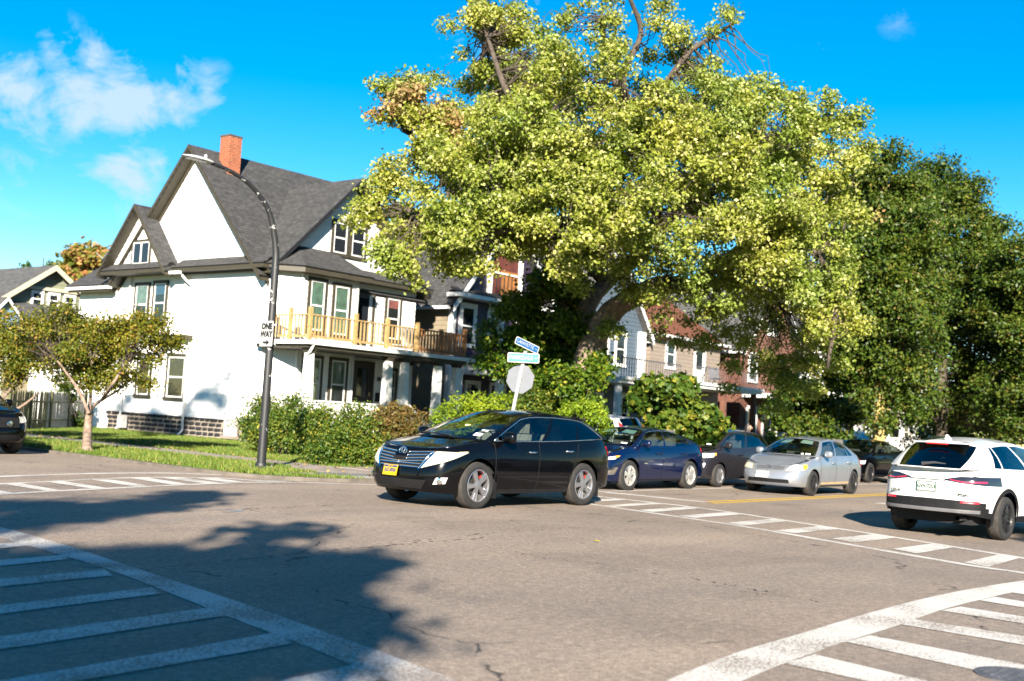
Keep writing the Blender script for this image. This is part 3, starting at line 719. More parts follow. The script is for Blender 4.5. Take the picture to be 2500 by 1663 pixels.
# downspouts and gutter stub
downspout(H1, [(24.6, 35.75, 6.0), (24.75, 35.65, 5.8), (24.91, 35.5, 5.6), (24.91, 35.42, .3), (24.7, 35.4, .12)])
downspout(H1, [(24.91, 39.5, 6.0), (24.91, 39.5, .3), (24.75, 39.5, .15)])
MB().box((24.46, 36.1, 6.06), (.12, .9, .11)).build('gutter', M_TRIMW, H1)
MB().box((24.82, 39.2, .45), (.24, .3, .5)).build('gas_meter', mat('meter_grey', (.35, .35, .34), .5), H1)
# ---- front second floor bay with hipped roof
bxl, bxr, byf = 25.9, 28.55, 30.55
MB().prism([(X0 + .05, Y0 + .05, .85), (bxl, byf, .85), (bxr, byf, .85), (bxr + .02, Y0 + .05, .85)], (0, 0, EZ - .85)).build('front_bay', M_WHITE, H1)
fb = Wall((bxl, byf), (1, 0), (0, -1)); fb.siding(H1, .85, EZ, 0, bxr - bxl, M_WHITE)
dv = Vector((bxl - X0, byf - Y0)); dl = dv.length; dv /= dl
fbl = Wall((X0 + .02, Y0), (dv.x, dv.y), (dv.y, -dv.x)); fbl.siding(H1, .85, EZ, .05, dl - .02, M_WHITE)
Wall((bxr, byf), (0, 1), (1, 0)).siding(H1, .85, EZ, 0, .75, M_WHITE)
MB().box((bxl + .02, byf - .02, 3.55), (.09, .09, 5.4)).build('corner_board', M_TRIMW, H1)
MB().box((bxr - .03, byf - .02, 3.55), (.09, .09, 5.4)).build('corner_board', M_TRIMW, H1)
bz = EZ + .02
A_, B_, C_, D_ = Vector((X0 - .4, Y0 - .2, bz)), Vector((bxl - .25, byf - .45, bz)), Vector((bxr + .4, byf - .45, bz)), Vector((bxr + .4, Y0 - .1, bz))
t0_, t1_ = Vector((26.2, Y0, bz + .85)), Vector((27.9, Y0, bz + .85))
slab(H1, [A_, B_, t0_, Vector((X0 + .3, Y0, bz + .5))], .05, M_SHIN, 'bay_roof'); slab(H1, [B_, C_, t1_, t0_], .05, M_SHIN, 'bay_roof'); slab(H1, [C_, D_, t1_ + Vector((.02, 0, 0)), t1_], .05, M_SHIN, 'bay_roof')
MB().prism([A_ - Vector((-.05, -.05, .05)), B_ + Vector((.03, .05, -.05)), C_ + Vector((-.05, .05, -.05)), D_ + Vector((-.05, 0, -.05))], (0, 0, -.16)).build('fascia', M_OLIVE, H1)
fb.window(H1, .28, 1.16, 4.05, 5.98, M_OLIVE, behind=M_CURTG, glass=M_GLASS, label='window with pale green curtain')
fb.window(H1, 1.42, 2.32, 4.0, 5.92, M_OLIVE, behind=M_CURTG, glass=M_GLASS, label='window with pale green curtain')
fb.window(H1, .25, 1.2, 1.35, 3.25, M_OLIVE, behind=M_CURTW, glass=M_GLASS); fb.window(H1, 1.5, 2.4, 1.35, 3.25, M_OLIVE, behind=M_CURTW, glass=M_GLASS, behind_frac=.5)
# second floor door, window; first floor door
def door(par, w, a0, a1, z0, z1, trim, leafm, glazed=True):
    mb = MB(); w.box(mb, a0, a0 + .12, z0, z1, 0, .07); w.box(mb, a1 - .12, a1, z0, z1, 0, .07); w.box(mb, a0, a1, z1 - .13, z1 + .002, 0, .074)
    d = mb.build('door', trim, par)
    w.box(q := MB(), a0 + .12, a1 - .12, z0, z1 - .13, -.004, .03); q.build('leaf', leafm, d)
    if glazed: w.box(q := MB(), a0 + .24, a1 - .3, z0 + .9, z1 - .28, .03, .036); q.build('pane', M_GLASSD, d)
    w.box(q := MB(), a1 - .22, a1 - .17, z0 + .95, z0 + 1.1, .012, .06); q.build('handle', mat('brass', (.5, .4, .2), .3, 1.0), d)
    return d
door(H1, front, 4.1, 5.15, 3.75, 5.9, M_OLIVE, M_DOORD)
mb = MB(); front.box(mb, 4.86, 5.02, 3.8, 5.76, .031, .045); mb.build('door_jamb', M_TRIMW, H1)
front.window(H1, 5.7, 6.6, 4.15, 5.88, M_OLIVE, behind=mat('curtain_red', (.35, .10, .10), .8, var=.3), glass=M_GLASS, behind_frac=.25)
door(H1, front, 4.25, 5.35, 1.0, 3.25, M_OLIVE, M_DOORD)
front.window(H1, 5.95, 6.6, 1.6, 3.1, M_OLIVE)
mb = MB(); front.box(mb, 5.5, 5.68, 1.75, 2.1, .025, .12); mb.build('mailbox', M_DARK, H1)
mb = MB(); front.box(mb, 5.56, 5.64, 2.55, 2.7, .025, .13); mb.build('porch_lamp', M_IRON, H1)
front.window(H1, 2.75, 3.6, 7.05, 8.35, M_OLIVE, tw=.1); front.window(H1, 3.66, 4.5, 7.05, 8.35, M_OLIVE, tw=.1)
# ---- porch
PY = 28.75; PXL, PXR = 24.85, 32.75; PZ = 3.5
MB().box(((PXL + PXR) / 2, (PY + Y0) / 2 + .03, .5), (PXR - PXL, Y0 - PY - .06, 1.0)).build('porch_floor', mat('porch_grey', (.25, .25, .25), .7), H1)
pw = Wall((PXL, PY), (1, 0), (0, -1))
MB().box(((PXL + 29.5) / 2, PY + .08, 1.3), (29.5 - PXL, .14, .62)).build('parapet', M_WHITE, H1)
pw.siding(H1, .12, 1.6, 0, 4.65, M_WHITE)
MB().box(((PXL + 29.5) / 2, PY + .06, 1.64), (29.5 - PXL + .06, .24, .06)).build('parapet_cap', M_TRIMW, H1)
MB().box((PXL + .07, (PY + Y0) / 2, 1.15), (.14, Y0 - PY - .1, .95)).build('parapet', M_WHITE, H1)
MB().box((PXL + .06, (PY + Y0) / 2 - .1, 1.64), (.24, Y0 - PY - .2, .061)).build('parapet_cap', M_TRIMW, H1)
Wall((PXL, PY), (0, 1), (-1, 0)).siding(H1, .12, 1.6, 0, Y0 - PY, M_WHITE)
def column(x, y, z0, z1, w0=.29, w1=.23):
    mb = MB(); a, b_ = w0 / 2, w1 / 2
    mb.hexa([(x - a, y - a, z0), (x + a, y - a, z0), (x + a, y + a, z0), (x - a, y + a, z0)], [(x - b_, y - b_, z1 - .16), (x + b_, y - b_, z1 - .16), (x + b_, y + b_, z1 - .16), (x - b_, y + b_, z1 - .16)])
    c = mb.build('column', M_TRIMW, H1)
    MB().box((x, y, z1 - .12), (w1 + .06, w1 + .06, .08)).build('necking', M_OLIVE, c); MB().box((x, y, z1 - .04), (w1 + .12, w1 + .12, .08)).build('capital', M_OLIVE, c)
for x in (24.98, 28.65, 29.5): column(x, PY + .08, 1.67, PZ - .12)
for x in (31.25, 32.3): column(x, PY + .08, 1.0, PZ - .12)
column(31.5, 30.6, 1.0, PZ - .12)
MB().box(((PXL + PXR) / 2, (PY + Y0) / 2 - .1, PZ - .02), (PXR - PXL + .3, Y0 - PY + .1, .22)).build('porch_roof', M_OLIVE, H1)
MB().box(((PXL + PXR) / 2 - .02, PY - .2, PZ + .05), (PXR - PXL + .5, .13, .13)).build('gutter', M_TRIMW, H1)
MB().box((PXL - .2, (PY + Y0) / 2 - .1, PZ + .05), (.13, Y0 - PY + .06, .128)).build('gutter', M_TRIMW, H1)
MB().box(((PXL + PXR) / 2, (PY + Y0) / 2 - .08, PZ + .115), (PXR - PXL + .25, Y0 - PY + .05, .05)).build('deck', mat('deck_grey', (.2, .17, .14), .8), H1)
downspout(H1, [(PXL + .05, PY - .2, PZ - .02), (PXL + .0, PY - .1, PZ - .25), (PXL - .08, PY + .02, PZ - .4), (PXL - .08, PY + .02, .3)])
downspout(H1, [(PXR - .1, PY - .18, PZ), (PXR - .2, PY - .1, PZ - .3), (PXR - .25, PY - .03, PZ - .5), (PXR - .25, PY - .03, 1.0)])
# front steps between the columns
for i in range(5): MB().box((30.35, PY - .14 - i * .28, .5 - i * .1 - .05), (1.3, .28, 1.0 - i * .2)).build('step', M_CONC, H1)
for x in (29.68, 31.02):
    MB().hexa([(x - .05, PY - .02, 1.0), (x + .05, PY - .02, 1.0), (x + .05, PY - 1.5, .12), (x - .05, PY - 1.5, .12)], [(x - .05, PY - .02, 1.75), (x + .05, PY - .02, 1.75), (x + .05, PY - 1.5, .75), (x - .05, PY - 1.5, .75)]).build('stair_rail', M_TRIMW, H1)
# deck balustrade of new lumber
M_WOOD = mat('new_lumber', (0.31, 0.21, 0.085), .7, var=.25, scale=9, bump=.15); M_WOODB = mat('stained_lumber', (0.22, 0.10, 0.03), .7, var=.3, scale=9, bump=.15)
bal_me = {}
def balustrade(a, b, m, posts=(0, 1), post_h=1.08):
    a, b = Vector((*a, PZ + .14)), Vector((*b, PZ + .14)); L = (b - a).length; u = (b - a) / L; ang = math.atan2(u.y, u.x); c = (a + b) / 2
    r = MB().box((c.x, c.y, a.z + .84), (L, .09, .045), ang).build('top_rail', m, H1)
    MB().box((c.x, c.y, a.z + .12), (L, .045, .08), ang).build('bottom_rail', m, H1)
    for k in posts:
        p = a + u * L * k
        MB().box((p.x, p.y, a.z + post_h / 2), (.12, .12, post_h), ang).build('post', m, H1)
    n = int(L / .155)
    if m.name not in bal_me:
        me = bpy.data.meshes.new('baluster'); q = MB().box((0, 0, .48), (.042, .042, .72)); me.from_pydata(q.v, [], q.f); me.materials.append(m); bal_me[m.name] = me
    for i in range(n):
        p = a + u * (L * (i + .5) / n); o = link('baluster', bal_me[m.name], H1); o.location = (p.x - X0, p.y - Y0 + .0, a.z); o.rotation_euler.z = ang
yb_ = PY - .02
balustrade((PXL - .02, 30.7), (PXL - .02, yb_), M_WOOD, (.05, .5, 1))
for xa, xb, m_ in ((PXL - .02, 26.87, M_WOOD), (26.87, 28.4, M_WOOD), (28.4, 29.92, M_WOOD), (29.92, 32.55, M_WOODB)): balustrade((xa, yb_), (xb, yb_), m_, (1,))
balustrade((32.55, yb_), (32.55, 31.2), M_WOODB, (.5, 1))
for x in (24.85, 26.87, 28.4, 29.92):   # knee braces at the foot of the posts
    MB().tube([(x + .05, yb_ - .03, PZ + .42), (x + .3, yb_ - .03, PZ + .13)], .03, 4).build('brace', M_WOOD if x < 29 else M_WOODB, H1)
# satellite dish on the rear roof (its own thing)
dsh = thing('satellite_dish', 'grey satellite dish on the rear roof of the white corner house', 'satellite dish', (24.9, 41.0, 6.05))
MB().tube([(0, 0, 0), (0, 0, .45), (-.12, -.06, .8)], .025, 6).build('mast', mat('dish_mast', (.6, .6, .6), .4, .6), dsh, local=True)
MB().tube([(-.25, -.35, .25), (0, 0, .5)], .018, 6).build('strut', MATS['dish_mast'], dsh, local=True)
def dish_pt(u, v):
    r = .38 * v; a = u * 2 * PI; d = Vector((-.78, .35, .5)).normalized(); e1 = d.cross(Vector((0, 0, 1))).normalized(); e2 = d.cross(e1)
    return Vector((-.12, -.06, .92)) + e1 * r * math.cos(a) * 1.05 + e2 * r * math.sin(a) + d * (.13 * v * v)
MB().grid(dish_pt, 28, 6).build('reflector', mat('dish_grey', (.11, .11, .12), .45), dsh, smooth=True, local=True)
MB().tube([(-.15, -.1, .6), (-.62, .12, .95)], .015, 6).build('feed_arm', MATS['dish_mast'], dsh, local=True)
# ---------------------------------------------------------------- neighbouring houses along the avenue
def gable_house(name, label, x0, x1, y0, depth, ez, pk, wm, rm, tm, axis='y', course=.2, z0=.5, ov=.4, sidemat=None, fnd=M_MORTAR, sid=True, rear=None):
    """two-storey box with a gable roof; axis 'y': gable faces the avenue"""
    h = thing(name, label, 'house', (x0, y0, 0))
    y1 = y0 + depth; xc = (x0 + x1) / 2
    MB().box((xc, (y0 + y1) / 2, (ez + z0) / 2), (x1 - x0 - .02, depth - .02, ez - z0)).build('wall', sidemat or wm, h)
    MB().box((xc, (y0 + y1) / 2, z0 / 2), (x1 - x0 - .06, depth - .06, z0)).build('foundation', fnd, h)
    f = Wall((x0, y0), (1, 0), (0, -1)); s_ = Wall((x0, y0), (0, 1), (-1, 0)); W = x1 - x0
    if axis == 'y':
        sl = (pk - ez) / (W / 2)
        f.panel(h, [(0, ez), (W, ez), (W / 2, pk)], wm, name='gable_wall')
        if sid:
            f.siding(h, z0, ez, 0, W, wm, course); f.siding(h, ez, pk - .1, lambda z: W / 2 - (pk - z) / sl, lambda z: W / 2 + (pk - z) / sl, wm, course)
            s_.siding(h, z0, ez, 0, min(depth, 6), sidemat or wm, course)
        for g in (-1, 1):
            xe = xc + g * (W / 2 + ov); ze = pk + .1 - (W / 2 + ov) * sl
            slab(h, [(xe, y0 - ov, ze), (xe, y1 + ov, ze), (xc, y1 + ov, pk + .1), (xc, y0 - ov, pk + .1)], .12, rm)
            rake(h, (xe, y0 - ov - .01, ze), (xc, y0 - ov - .01, pk + .1), (0, -.05, 0), tm, w=.26, th=1.0, drop=.0)
            MB().box((xe, (y0 + y1) / 2, ze - .08), (.12, depth + ov, .13)).build('gutter', tm, h)
    else:
        sl = (pk - ez) / (depth / 2)
        if sid:
            f.siding(h, z0, ez, 0, W, wm, course)
            s_.siding(h, z0, ez, 0, depth, sidemat or wm, course); s_.siding(h, ez, pk - .1, lambda z: depth / 2 - (pk - z) / sl, lambda z: depth / 2 + (pk - z) / sl, sidemat or wm, course)
        s_.panel(h, [(0, ez), (depth, ez), (depth / 2, pk)], sidemat or wm, name='gable_wall')
        yc = (y0 + y1) / 2
        for g in (-1, 1):
            ye = yc + g * (depth / 2 + ov); ze = pk + .1 - (depth / 2 + ov) * sl
            slab(h, [(x0 - ov, ye, ze), (x1 + ov, ye, ze), (x1 + ov, yc, pk + .1), (x0 - ov, yc, pk + .1)], .12, rm)
            rake(h, (x0 - ov - .01, ye, ze), (x0 - ov - .01, yc, pk + .1), (-.05, 0, 0), tm, w=.24, th=1.0, drop=.0)
        MB().box((xc, y0 - ov, ez - .06), (W + 2 * ov, .13, .14)).build('gutter', tm, h)
    return h, f, s_
def simple_porch(h, x0, x1, y0, yf, z, tm, cols, rm=None, floor=.7, railm=None, wallm=None):
    MB().box(((x0 + x1) / 2, (y0 + yf) / 2, floor / 2), (x1 - x0, y0 - yf - .04, floor)).build('porch_floor', M_CONC, h)
    MB().box(((x0 + x1) / 2, (y0 + yf) / 2 - .1, z), (x1 - x0 + .3, y0 - yf + .2, .26)).build('porch_roof', tm, h)
    MB().box(((x0 + x1) / 2, yf - .24, z + .1), (x1 - x0 + .5, .12, .14)).build('gutter', M_TRIMW, h)
    for x in cols: MB().hexa([(x - .15, yf, floor), (x + .15, yf, floor), (x + .15, yf + .3, floor), (x - .15, yf + .3, floor)], [(x - .12, yf + .03, z - .13), (x + .12, yf + .03, z - .13), (x + .12, yf + .27, z - .13), (x - .12, yf + .27, z - .13)]).build('column', tm if wallm is None else wallm, h)
    if railm:
        MB().box(((x0 + x1) / 2, yf + .15, floor + .85), (x1 - x0, .06, .06)).build('rail', railm, h)
        n = int((x1 - x0) / .16); me = bpy.data.meshes.new('baluster'); q = MB().box((0, 0, .42), (.03, .03, .84)); me.from_pydata(q.v, [], q.f); me.materials.append(railm)
        for i in range(n):
            o = link('baluster', me, h); w = WL[h.name]; o.location = (x0 + (i + .5) * (x1 - x0) / n - w.x, yf + .15 - w.y, floor)
# purple clapboard house with open attic loggia
M_PURP = mat('purple_siding', (0.030, 0.022, 0.048), .55, var=.2, scale=2); M_BEIGE = mat('beige_siding', (0.20, 0.165, 0.115), .6, var=.08, scale=2)
PH, pf, ps = gable_house('purple_house', 'dark purple clapboard house with white trim and beige side wall behind the maple', 34.6, 41.2, 31.3, 11, 6.3, 10.2, M_PURP, M_SHIN, M_TRIMW, 'y', sidemat=M_BEIGE, ov=.45)
MB().box((34.6 - .02, 31.36, 3.45), (.05, .2, 5.7)).build('corner_board', M_TRIMW, PH); MB().box((34.7, 31.3 - .02, 3.45), (.2, .05, 5.7)).build('corner_board', M_TRIMW, PH)
MB().box((37.9, 30.95, 6.33), (7.4, .7, .16)).build('cornice', M_TRIMW, PH)
slab(PH, [(34.3, 30.7, 6.44), (41.5, 30.7, 6.44), (41.5, 31.35, 6.75), (34.3, 31.35, 6.75)], .06, M_SHIN, 'pent_roof')
for a in (.4, 2.2, 4.2): pf.window(PH, a, a + 1.1, 4.3, 6.1, M_TRIMW, tw=.16)
# attic opening: red-brown interior, white frame
M_REDB = mat('red_brown_boards', (0.08, 0.018, 0.012), .7, var=.3); M_ORNG = mat('orange_plywood', (0.24, 0.095, 0.022), .7, var=.3, scale=3)
mb = MB(); pf.box(mb, 2.05, 2.3, 6.65, 8.75, 0, .12); pf.box(mb, 4.1, 4.35, 6.65, 8.75, 0, .12); pf.box(mb, 2.05, 4.35, 8.5, 8.76, 0, .13); at_ = mb.build('loggia_frame', M_TRIMW, PH)
pf.box(q := MB(), 2.3, 4.1, 6.66, 8.5, .02, .05); q.build('recess', M_REDB, at_); pf.box(q := MB(), 2.9, 4.1, 6.67, 7.75, .06, .075); q.build('panel', M_ORNG, at_)
for i in range(7): pf.box(q := MB(), 2.32 + i * .26, 2.36 + i * .26, 6.67, 7.6, .085, .115); q.build('baluster', M_DARK, at_)
pf.box(q := MB(), 2.3, 4.1, 7.58, 7.65, .08, .12); q.build('rail', M_TRIMW, at_)
simple_porch(PH, 35.0, 40.8, 31.3, 29.0, 3.25, M_TRIMW, (35.3, 36.6, 38.4, 40.4), railm=M_TRIMW)
for g in (-1, 1): slab(PH, [(36.9 + g * 1.9, 28.6, 3.38), (36.9 + g * 1.9, 31.3, 3.38), (36.9, 31.3, 4.5), (36.9, 28.6, 4.5)], .1, M_SHIN, 'porch_gable'); rake(PH, (36.9 + g * 1.9, 28.58, 3.38), (36.9, 28.58, 4.5), (0, -.05, 0), M_TRIMW, w=.18, th=1, drop=0)
pf.window(PH, 1.0, 2.0, 1.2, 2.9, M_TRIMW); pf.window(PH, 4.4, 5.4, 1.2, 2.9, M_TRIMW); door(PH, pf, 2.6, 3.7, .7, 2.9, M_TRIMW, M_DOORD)
# pale blue and white house
M_BLUE = mat('blue_siding', (0.06, 0.085, 0.115), .6, var=.1); M_TAN = mat('tan_siding', (0.19, 0.155, 0.125), .6, var=.1)
BH, bf_, bs_ = gable_house('blue_house', 'pale blue house with white columns and deck right of the maple trunk', 42.9, 49.2, 31.3, 10, 6.2, 10.1, M_BLUE, M_SHING, M_TRIMW, 'y')
simple_porch(BH, 43.4, 48.9, 31.3, 28.8, 3.45, M_TRIMW, (43.6, 46.0, 48.6), railm=M_IRON)
for a in (.6, 3.7): bf_.window(BH, a, a + 1.0, 4.3, 6.0, M_TRIMW)
door(BH, bf_, 2.2, 3.2, 3.6, 5.8, M_TRIMW, M_DOORD); door(BH, bf_, 1.8, 2.9, .7, 2.9, M_TRIMW, M_DOORD); bf_.window(BH, 3.9, 5.2, 1.1, 2.9, M_TRIMW, mull=1)
MB().box((46.1, 28.75, 4.5), (5.4, .05, .05)).build('deck_rail', M_IRON, BH); MB().box((48.95, 31.25, 4.9), (.55, .25, 2.5)).build('pilaster', M_TRIMW, BH)
for i in range(26): MB().box((43.5 + i * .21, 28.75, 4.05), (.03, .03, .9)).build('deck_baluster', M_IRON, BH)
# tan house with red roof
TH, tf, ts = gable_house('tan_house', 'tan two-storey house with red shingle roof and white upper door', 49.9, 57.3, 31.3, 10, 6.2, 9.6, M_TAN, M_SHINR, M_TRIMW, 'x')
simple_porch(TH, 50.2, 57.2, 31.3, 28.8, 3.6, M_TRIMW, (50.5, 53.6, 57.0), railm=M_IRON, wallm=M_BRICKB)
tf.window(TH, 1.5, 2.5, 4.5, 6.05, M_TRIMW); door(TH, tf, 4.5, 5.7, 3.75, 6.05, M_TRIMW, M_TRIMW); tf.window(TH, 1.2, 2.6, 1.2, 2.9, M_TRIMW); door(TH, tf, 4.3, 5.4, .7, 2.9, M_TRIMW, M_DOORD)
MB().box((53.4, 28.75, 4.55), (7.0, .04, .04)).build('deck_rail', M_IRON, TH)
for i in range(34): MB().box((50.1 + i * .21, 28.75, 4.1), (.025, .025, .9)).build('deck_baluster', M_IRON, TH)
for k, xx in enumerate((52.2, 53.6)):   # wire chairs on the deck
    lc = thing('deck_chair', ('left' if k == 0 else 'right') + ' black wire lounge chair on the deck of the tan house', 'chair', (xx, 29.5, 3.73), PI * (.8 if k else .2), 'deck chairs on the tan house')
    MB().grid(lambda u, v: ((u - .5) * .6, (.5 - v) * .9 if v < .6 else -.04 - (v - .6) * .6, .4 - v * .12 if v < .6 else .33 + (v - .6) * 1.6), 6, 10).build('seat', M_IRON, lc, local=True)
    for sx_ in (-.28, .28):
        for sy_ in (-.1, .4): MB().tube([(sx_, sy_, 0), (sx_ * .9, sy_, .36)], .02, 5).build('leg', M_IRON, lc, local=True)
# brown brick house
KH, kf, ks = gable_house('brick_house', 'brown brick house with white porch column right of the tan house', 58.6, 66.0, 30.6, 10, 6.3, 10.3, M_BRICKB, M_SHING, M_TRIMW, 'y', sid=False)
for a in (.8, 4.6): kf.window(KH, a, a + 1.1, 4.3, 6.0, M_TRIMW); kf.window(KH, a, a + 1.3, 1.2, 2.9, M_TRIMW)
door(KH, kf, 2.8, 3.9, .7, 2.9, M_TRIMW, M_DOORD); kf.window(KH, 3.0, 4.4, 7.2, 8.6, M_TRIMW, mull=1)
simple_porch(KH, 59.0, 65.6, 30.6, 28.2, 3.5, M_TRIMW, (59.3, 62.4, 65.3), railm=M_IRON)
# two more beyond, glimpsed under the trees
for k, (xa, xb, wm_, rm_, lb, nm) in enumerate(((67.6, 74.2, M_WHITE, M_SHIN, 'white gabled house beyond the brown brick house, half hidden by trees', 'white_house'), (75.8, 82.6, M_TAN, M_SHING, 'tan gabled house at the far right behind the dark trees', 'far_tan_house'), (84.2, 91.0, M_BEIGE, M_SHINR, 'beige house farthest right down the avenue behind the dark trees', 'beige_house'))):
    hh, f_, s__ = gable_house(nm, lb, xa, xb, 30.8, 10, 6.2, 10.1, wm_, rm_, M_TRIMW, 'y', course=.4)
    for a in (.8, 4.4): f_.window(hh, a, a + 1.1, 4.3, 6.0, M_TRIMW); f_.window(hh, a, a + 1.2, 1.2, 2.9, M_TRIMW)
    door(hh, f_, 2.7, 3.8, .7, 2.9, M_TRIMW, M_DOORD)
    simple_porch(hh, xa + .3, xb - .3, 30.8, 28.6, 3.4, M_TRIMW, (xa + .6, (xa + xb) / 2, xb - .6), railm=M_TRIMW)
# sage green house up the side street
M_SAGE = mat('sage_siding', (0.17, 0.18, 0.125), .6, var=.06); M_CREAM = mat('cream_trim', (0.42, 0.39, 0.28), .5, var=.05)
GH, gf, gs = gable_house('sage_house', 'sage green gabled house with cream trim up the side street behind the small trees', 23.2, 31.4, 50, 9, 4.2, 7.15, M_SAGE, M_SHING, M_CREAM, 'y', ov=.5)
for i, a in enumerate((3.25, 4.05, 4.85)): gf.window(GH, a, a + .62, 5.25, 6.0, M_TRIMW, tw=.07)
mb = MB(); gf.box(mb, 3.05, 5.7, 6.05, 6.2, .02, .14); mb.build('window_hood', M_CREAM, GH)
slab(GH, [(25.3, 48.2, 4.6), (32.8, 48.2, 4.6), (32.8, 50.0, 5.4), (25.3, 50.0, 5.4)], .1, M_SHING, 'porch_roof')
MB().box((29.0, 49.1, 2.3), (7.2, 1.7, 4.4)).build('porch_wall', M_WHITE, GH)
slab(GH, [(29.5, 53.0, 5.6), (36.5, 53.0, 5.6), (36.5, 56.5, 6.9), (29.5, 56.5, 6.9)], .1, M_SHING, 'wing_roof')
MB().box((33, 56, 2.8), (6.4, 5, 5.6)).build('wing', M_SAGE, GH)
for g in (-1, 1):
    slab(GH, [(24.4 + g * 1.5, 48.0, 3.6), (24.4 + g * 1.5, 50.2, 3.6), (24.4, 50.2, 5.4), (24.4, 48.0, 5.4)], .08, M_SHING, 'porch_gable'); rake(GH, (24.4 + g * 1.5, 47.98, 3.6), (24.4, 47.98, 5.4), (0, -.04, 0), M_TRIMW, w=.16, th=1, drop=0)
Wall((22.9, 48.2), (1, 0), (0, -1)).panel(GH, [(0, 3.6), (3, 3.6), (1.5, 5.3)], mat('light_blue', (.13, .24, .34), .6), name='porch_gable_wall')
# garage behind the fence
GA = thing('garage', 'white garage with tan roll-up door behind the picket fence', 'garage', (24, 44.6, 0))
MB().box((26.5, 46, 1.5), (5, 2.8, 3)).build('wall', M_WHITE, GA)
gw = Wall((24, 44.6), (1, 0), (0, -1)); gw.siding(GA, .1, 3.0, 0, 5, M_WHITE)
gs2 = Wall((24, 44.6), (0, 1), (-1, 0)); gs2.siding(GA, .1, 3.0, 0, 2.8, M_WHITE)
gs2.box(q := MB(), .3, 2.5, .1, 2.4, .02, .05); q.build('door', M_BEIGE, GA)
slab(GA, [(23.7, 44.3, 2.95), (29.2, 44.3, 2.95), (29.2, 46, 4.0), (23.7, 46, 4.0)], .1, M_SHING); slab(GA, [(23.7, 47.7, 2.95), (29.2, 47.7, 2.95), (29.2, 46, 4.0), (23.7, 46, 4.0)], .1, M_SHING)
# ---------------------------------------------------------------- picket fence between house and side street
M_PICKW = mat('picket_white', (0.26, 0.255, 0.235), .7, var=.2, scale=7); M_PICKG = mat('picket_olive', (0.075, 0.08, 0.032), .8, var=.3, scale=6)
FN = thing('picket_fence', 'weathered picket fence, olive then white, between the small trees and the white house', 'fence', (20, 37, 0))
a, b_ = Vector((24.4, 41.2, H)), Vector((18.6, 36.0, H))
pm = {}
for m_ in (M_PICKW, M_PICKG):
    q = MB().prism([(-.045, -.012, 0), (.045, -.012, 0), (.045, -.012, 1.25), (0, -.012, 1.36), (-.045, -.012, 1.25)], (0, .024, 0)); me = bpy.data.meshes.new('picket'); me.from_pydata(q.v, [], q.f); me.materials.append(m_); pm[m_.name] = me
L = (b_ - a).length; u = (b_ - a) / L; ang = math.atan2(u.y, u.x); n = int(L / .15)
for i in range(n):
    p = a + u * (i + .5) * L / n; o = link('picket', pm[M_PICKW.name if i < n * .52 else M_PICKG.name], FN)
    o.location = p - WL[FN.name] + Vector((0, 0, random.uniform(.02, .06))); o.rotation_euler = (random.uniform(-.02, .02), random.uniform(-.025, .025), ang)
for zz in (.35, 1.0): 
    MB().tube([a + Vector((.03, .03, zz)), b_ + Vector((.03, .03, zz))], .035, 4).build('rail', M_PICKG, FN)
for i in range(5):
    p = a + u * L * i / 4 + Vector((.06, .05, 0)); MB().box((p.x, p.y, .75), (.1, .1, 1.4), ang).build('post', M_PICKG, FN)
# ---------------------------------------------------------------- trees and shrubs
def leaf_mat(name, stops, trans=.35, rough=.45, tint2=None, nscale=.5):
    M, nt, b = newmat(name)
    ge = nd(nt, 'ShaderNodeNewGeometry')
    c = ramp(nt, ge.outputs['Random Per Island'], stops)
    tc = nd(nt, 'ShaderNodeTexCoord'); n1 = nd(nt, 'ShaderNodeTexNoise', Scale=nscale, Detail=3.0); nt.links.new(tc.outputs['Object'], n1.inputs['Vector'])
    c = mixc(nt, .8, c, ramp(nt, n1.outputs['Fac'], [(.35, (.7, .85, .75)), (.65, (1.3, 1.15, 1.1))]), 'MULTIPLY')
    if tint2:
        n2 = nd(nt, 'ShaderNodeTexNoise', Scale=tint2[1], Detail=2.0); nt.links.new(tc.outputs['Object'], n2.inputs['Vector'])
        c = mixc(nt, ramp(nt, n2.outputs['Fac'], [(tint2[2], (0, 0, 0)), (tint2[2] + .08, (1, 1, 1))]), c, tint2[0])
    nt.links.new(c, b.inputs['Base Color']); b.inputs['Roughness'].default_value = rough; b.inputs['Specular IOR Level'].default_value = .25
    tr = nd(nt, 'ShaderNodeBsdfTranslucent'); nt.links.new(mixc(nt, 1.0, c, (1.25, 1.3, .5), 'MULTIPLY'), tr.inputs['Color'])
    mx = nd(nt, 'ShaderNodeMixShader'); mx.inputs[0].default_value = trans
    nt.links.new(b.outputs[0], mx.inputs[1]); nt.links.new(tr.outputs[0], mx.inputs[2]); nt.links.new(mx.outputs[0], nt.nodes['Material Output'].inputs['Surface'])
    return M
M_BARK = mat('bark', (0.22, 0.155, 0.115), .9, var=.45, scale=7, bump=1.0, bscale=14); M_BARKD = mat('bark_dark', (0.06, 0.045, 0.034), .9, var=.4, scale=8, bump=.8, bscale=20); M_BARKY = mat('bark_lichen', (0.34, 0.25, 0.09), .9, var=.25, scale=3, bump=.6, bscale=18)  # the third bark is an even mustard yellow, from lichen
LF_MAPLE = leaf_mat('leaf_silver_maple', [(0, (.11, .145, .016)), (.35, (.20, .24, .03)), (.7, (.29, .315, .07)), (.92, (.38, .39, .15)), (1, (.48, .47, .26))], .36, .45)
LF_AUT = leaf_mat('leaf_autumn', [(0, (.20, .13, .06)), (.5, (.31, .20, .10)), (1, (.30, .27, .10))], .3)
LF_GREEN = leaf_mat('leaf_green', [(0, (.024, .058, .006)), (.5, (.062, .12, .010)), (.93, (.125, .17, .015)), (1, (.28, .25, .02))], .3)
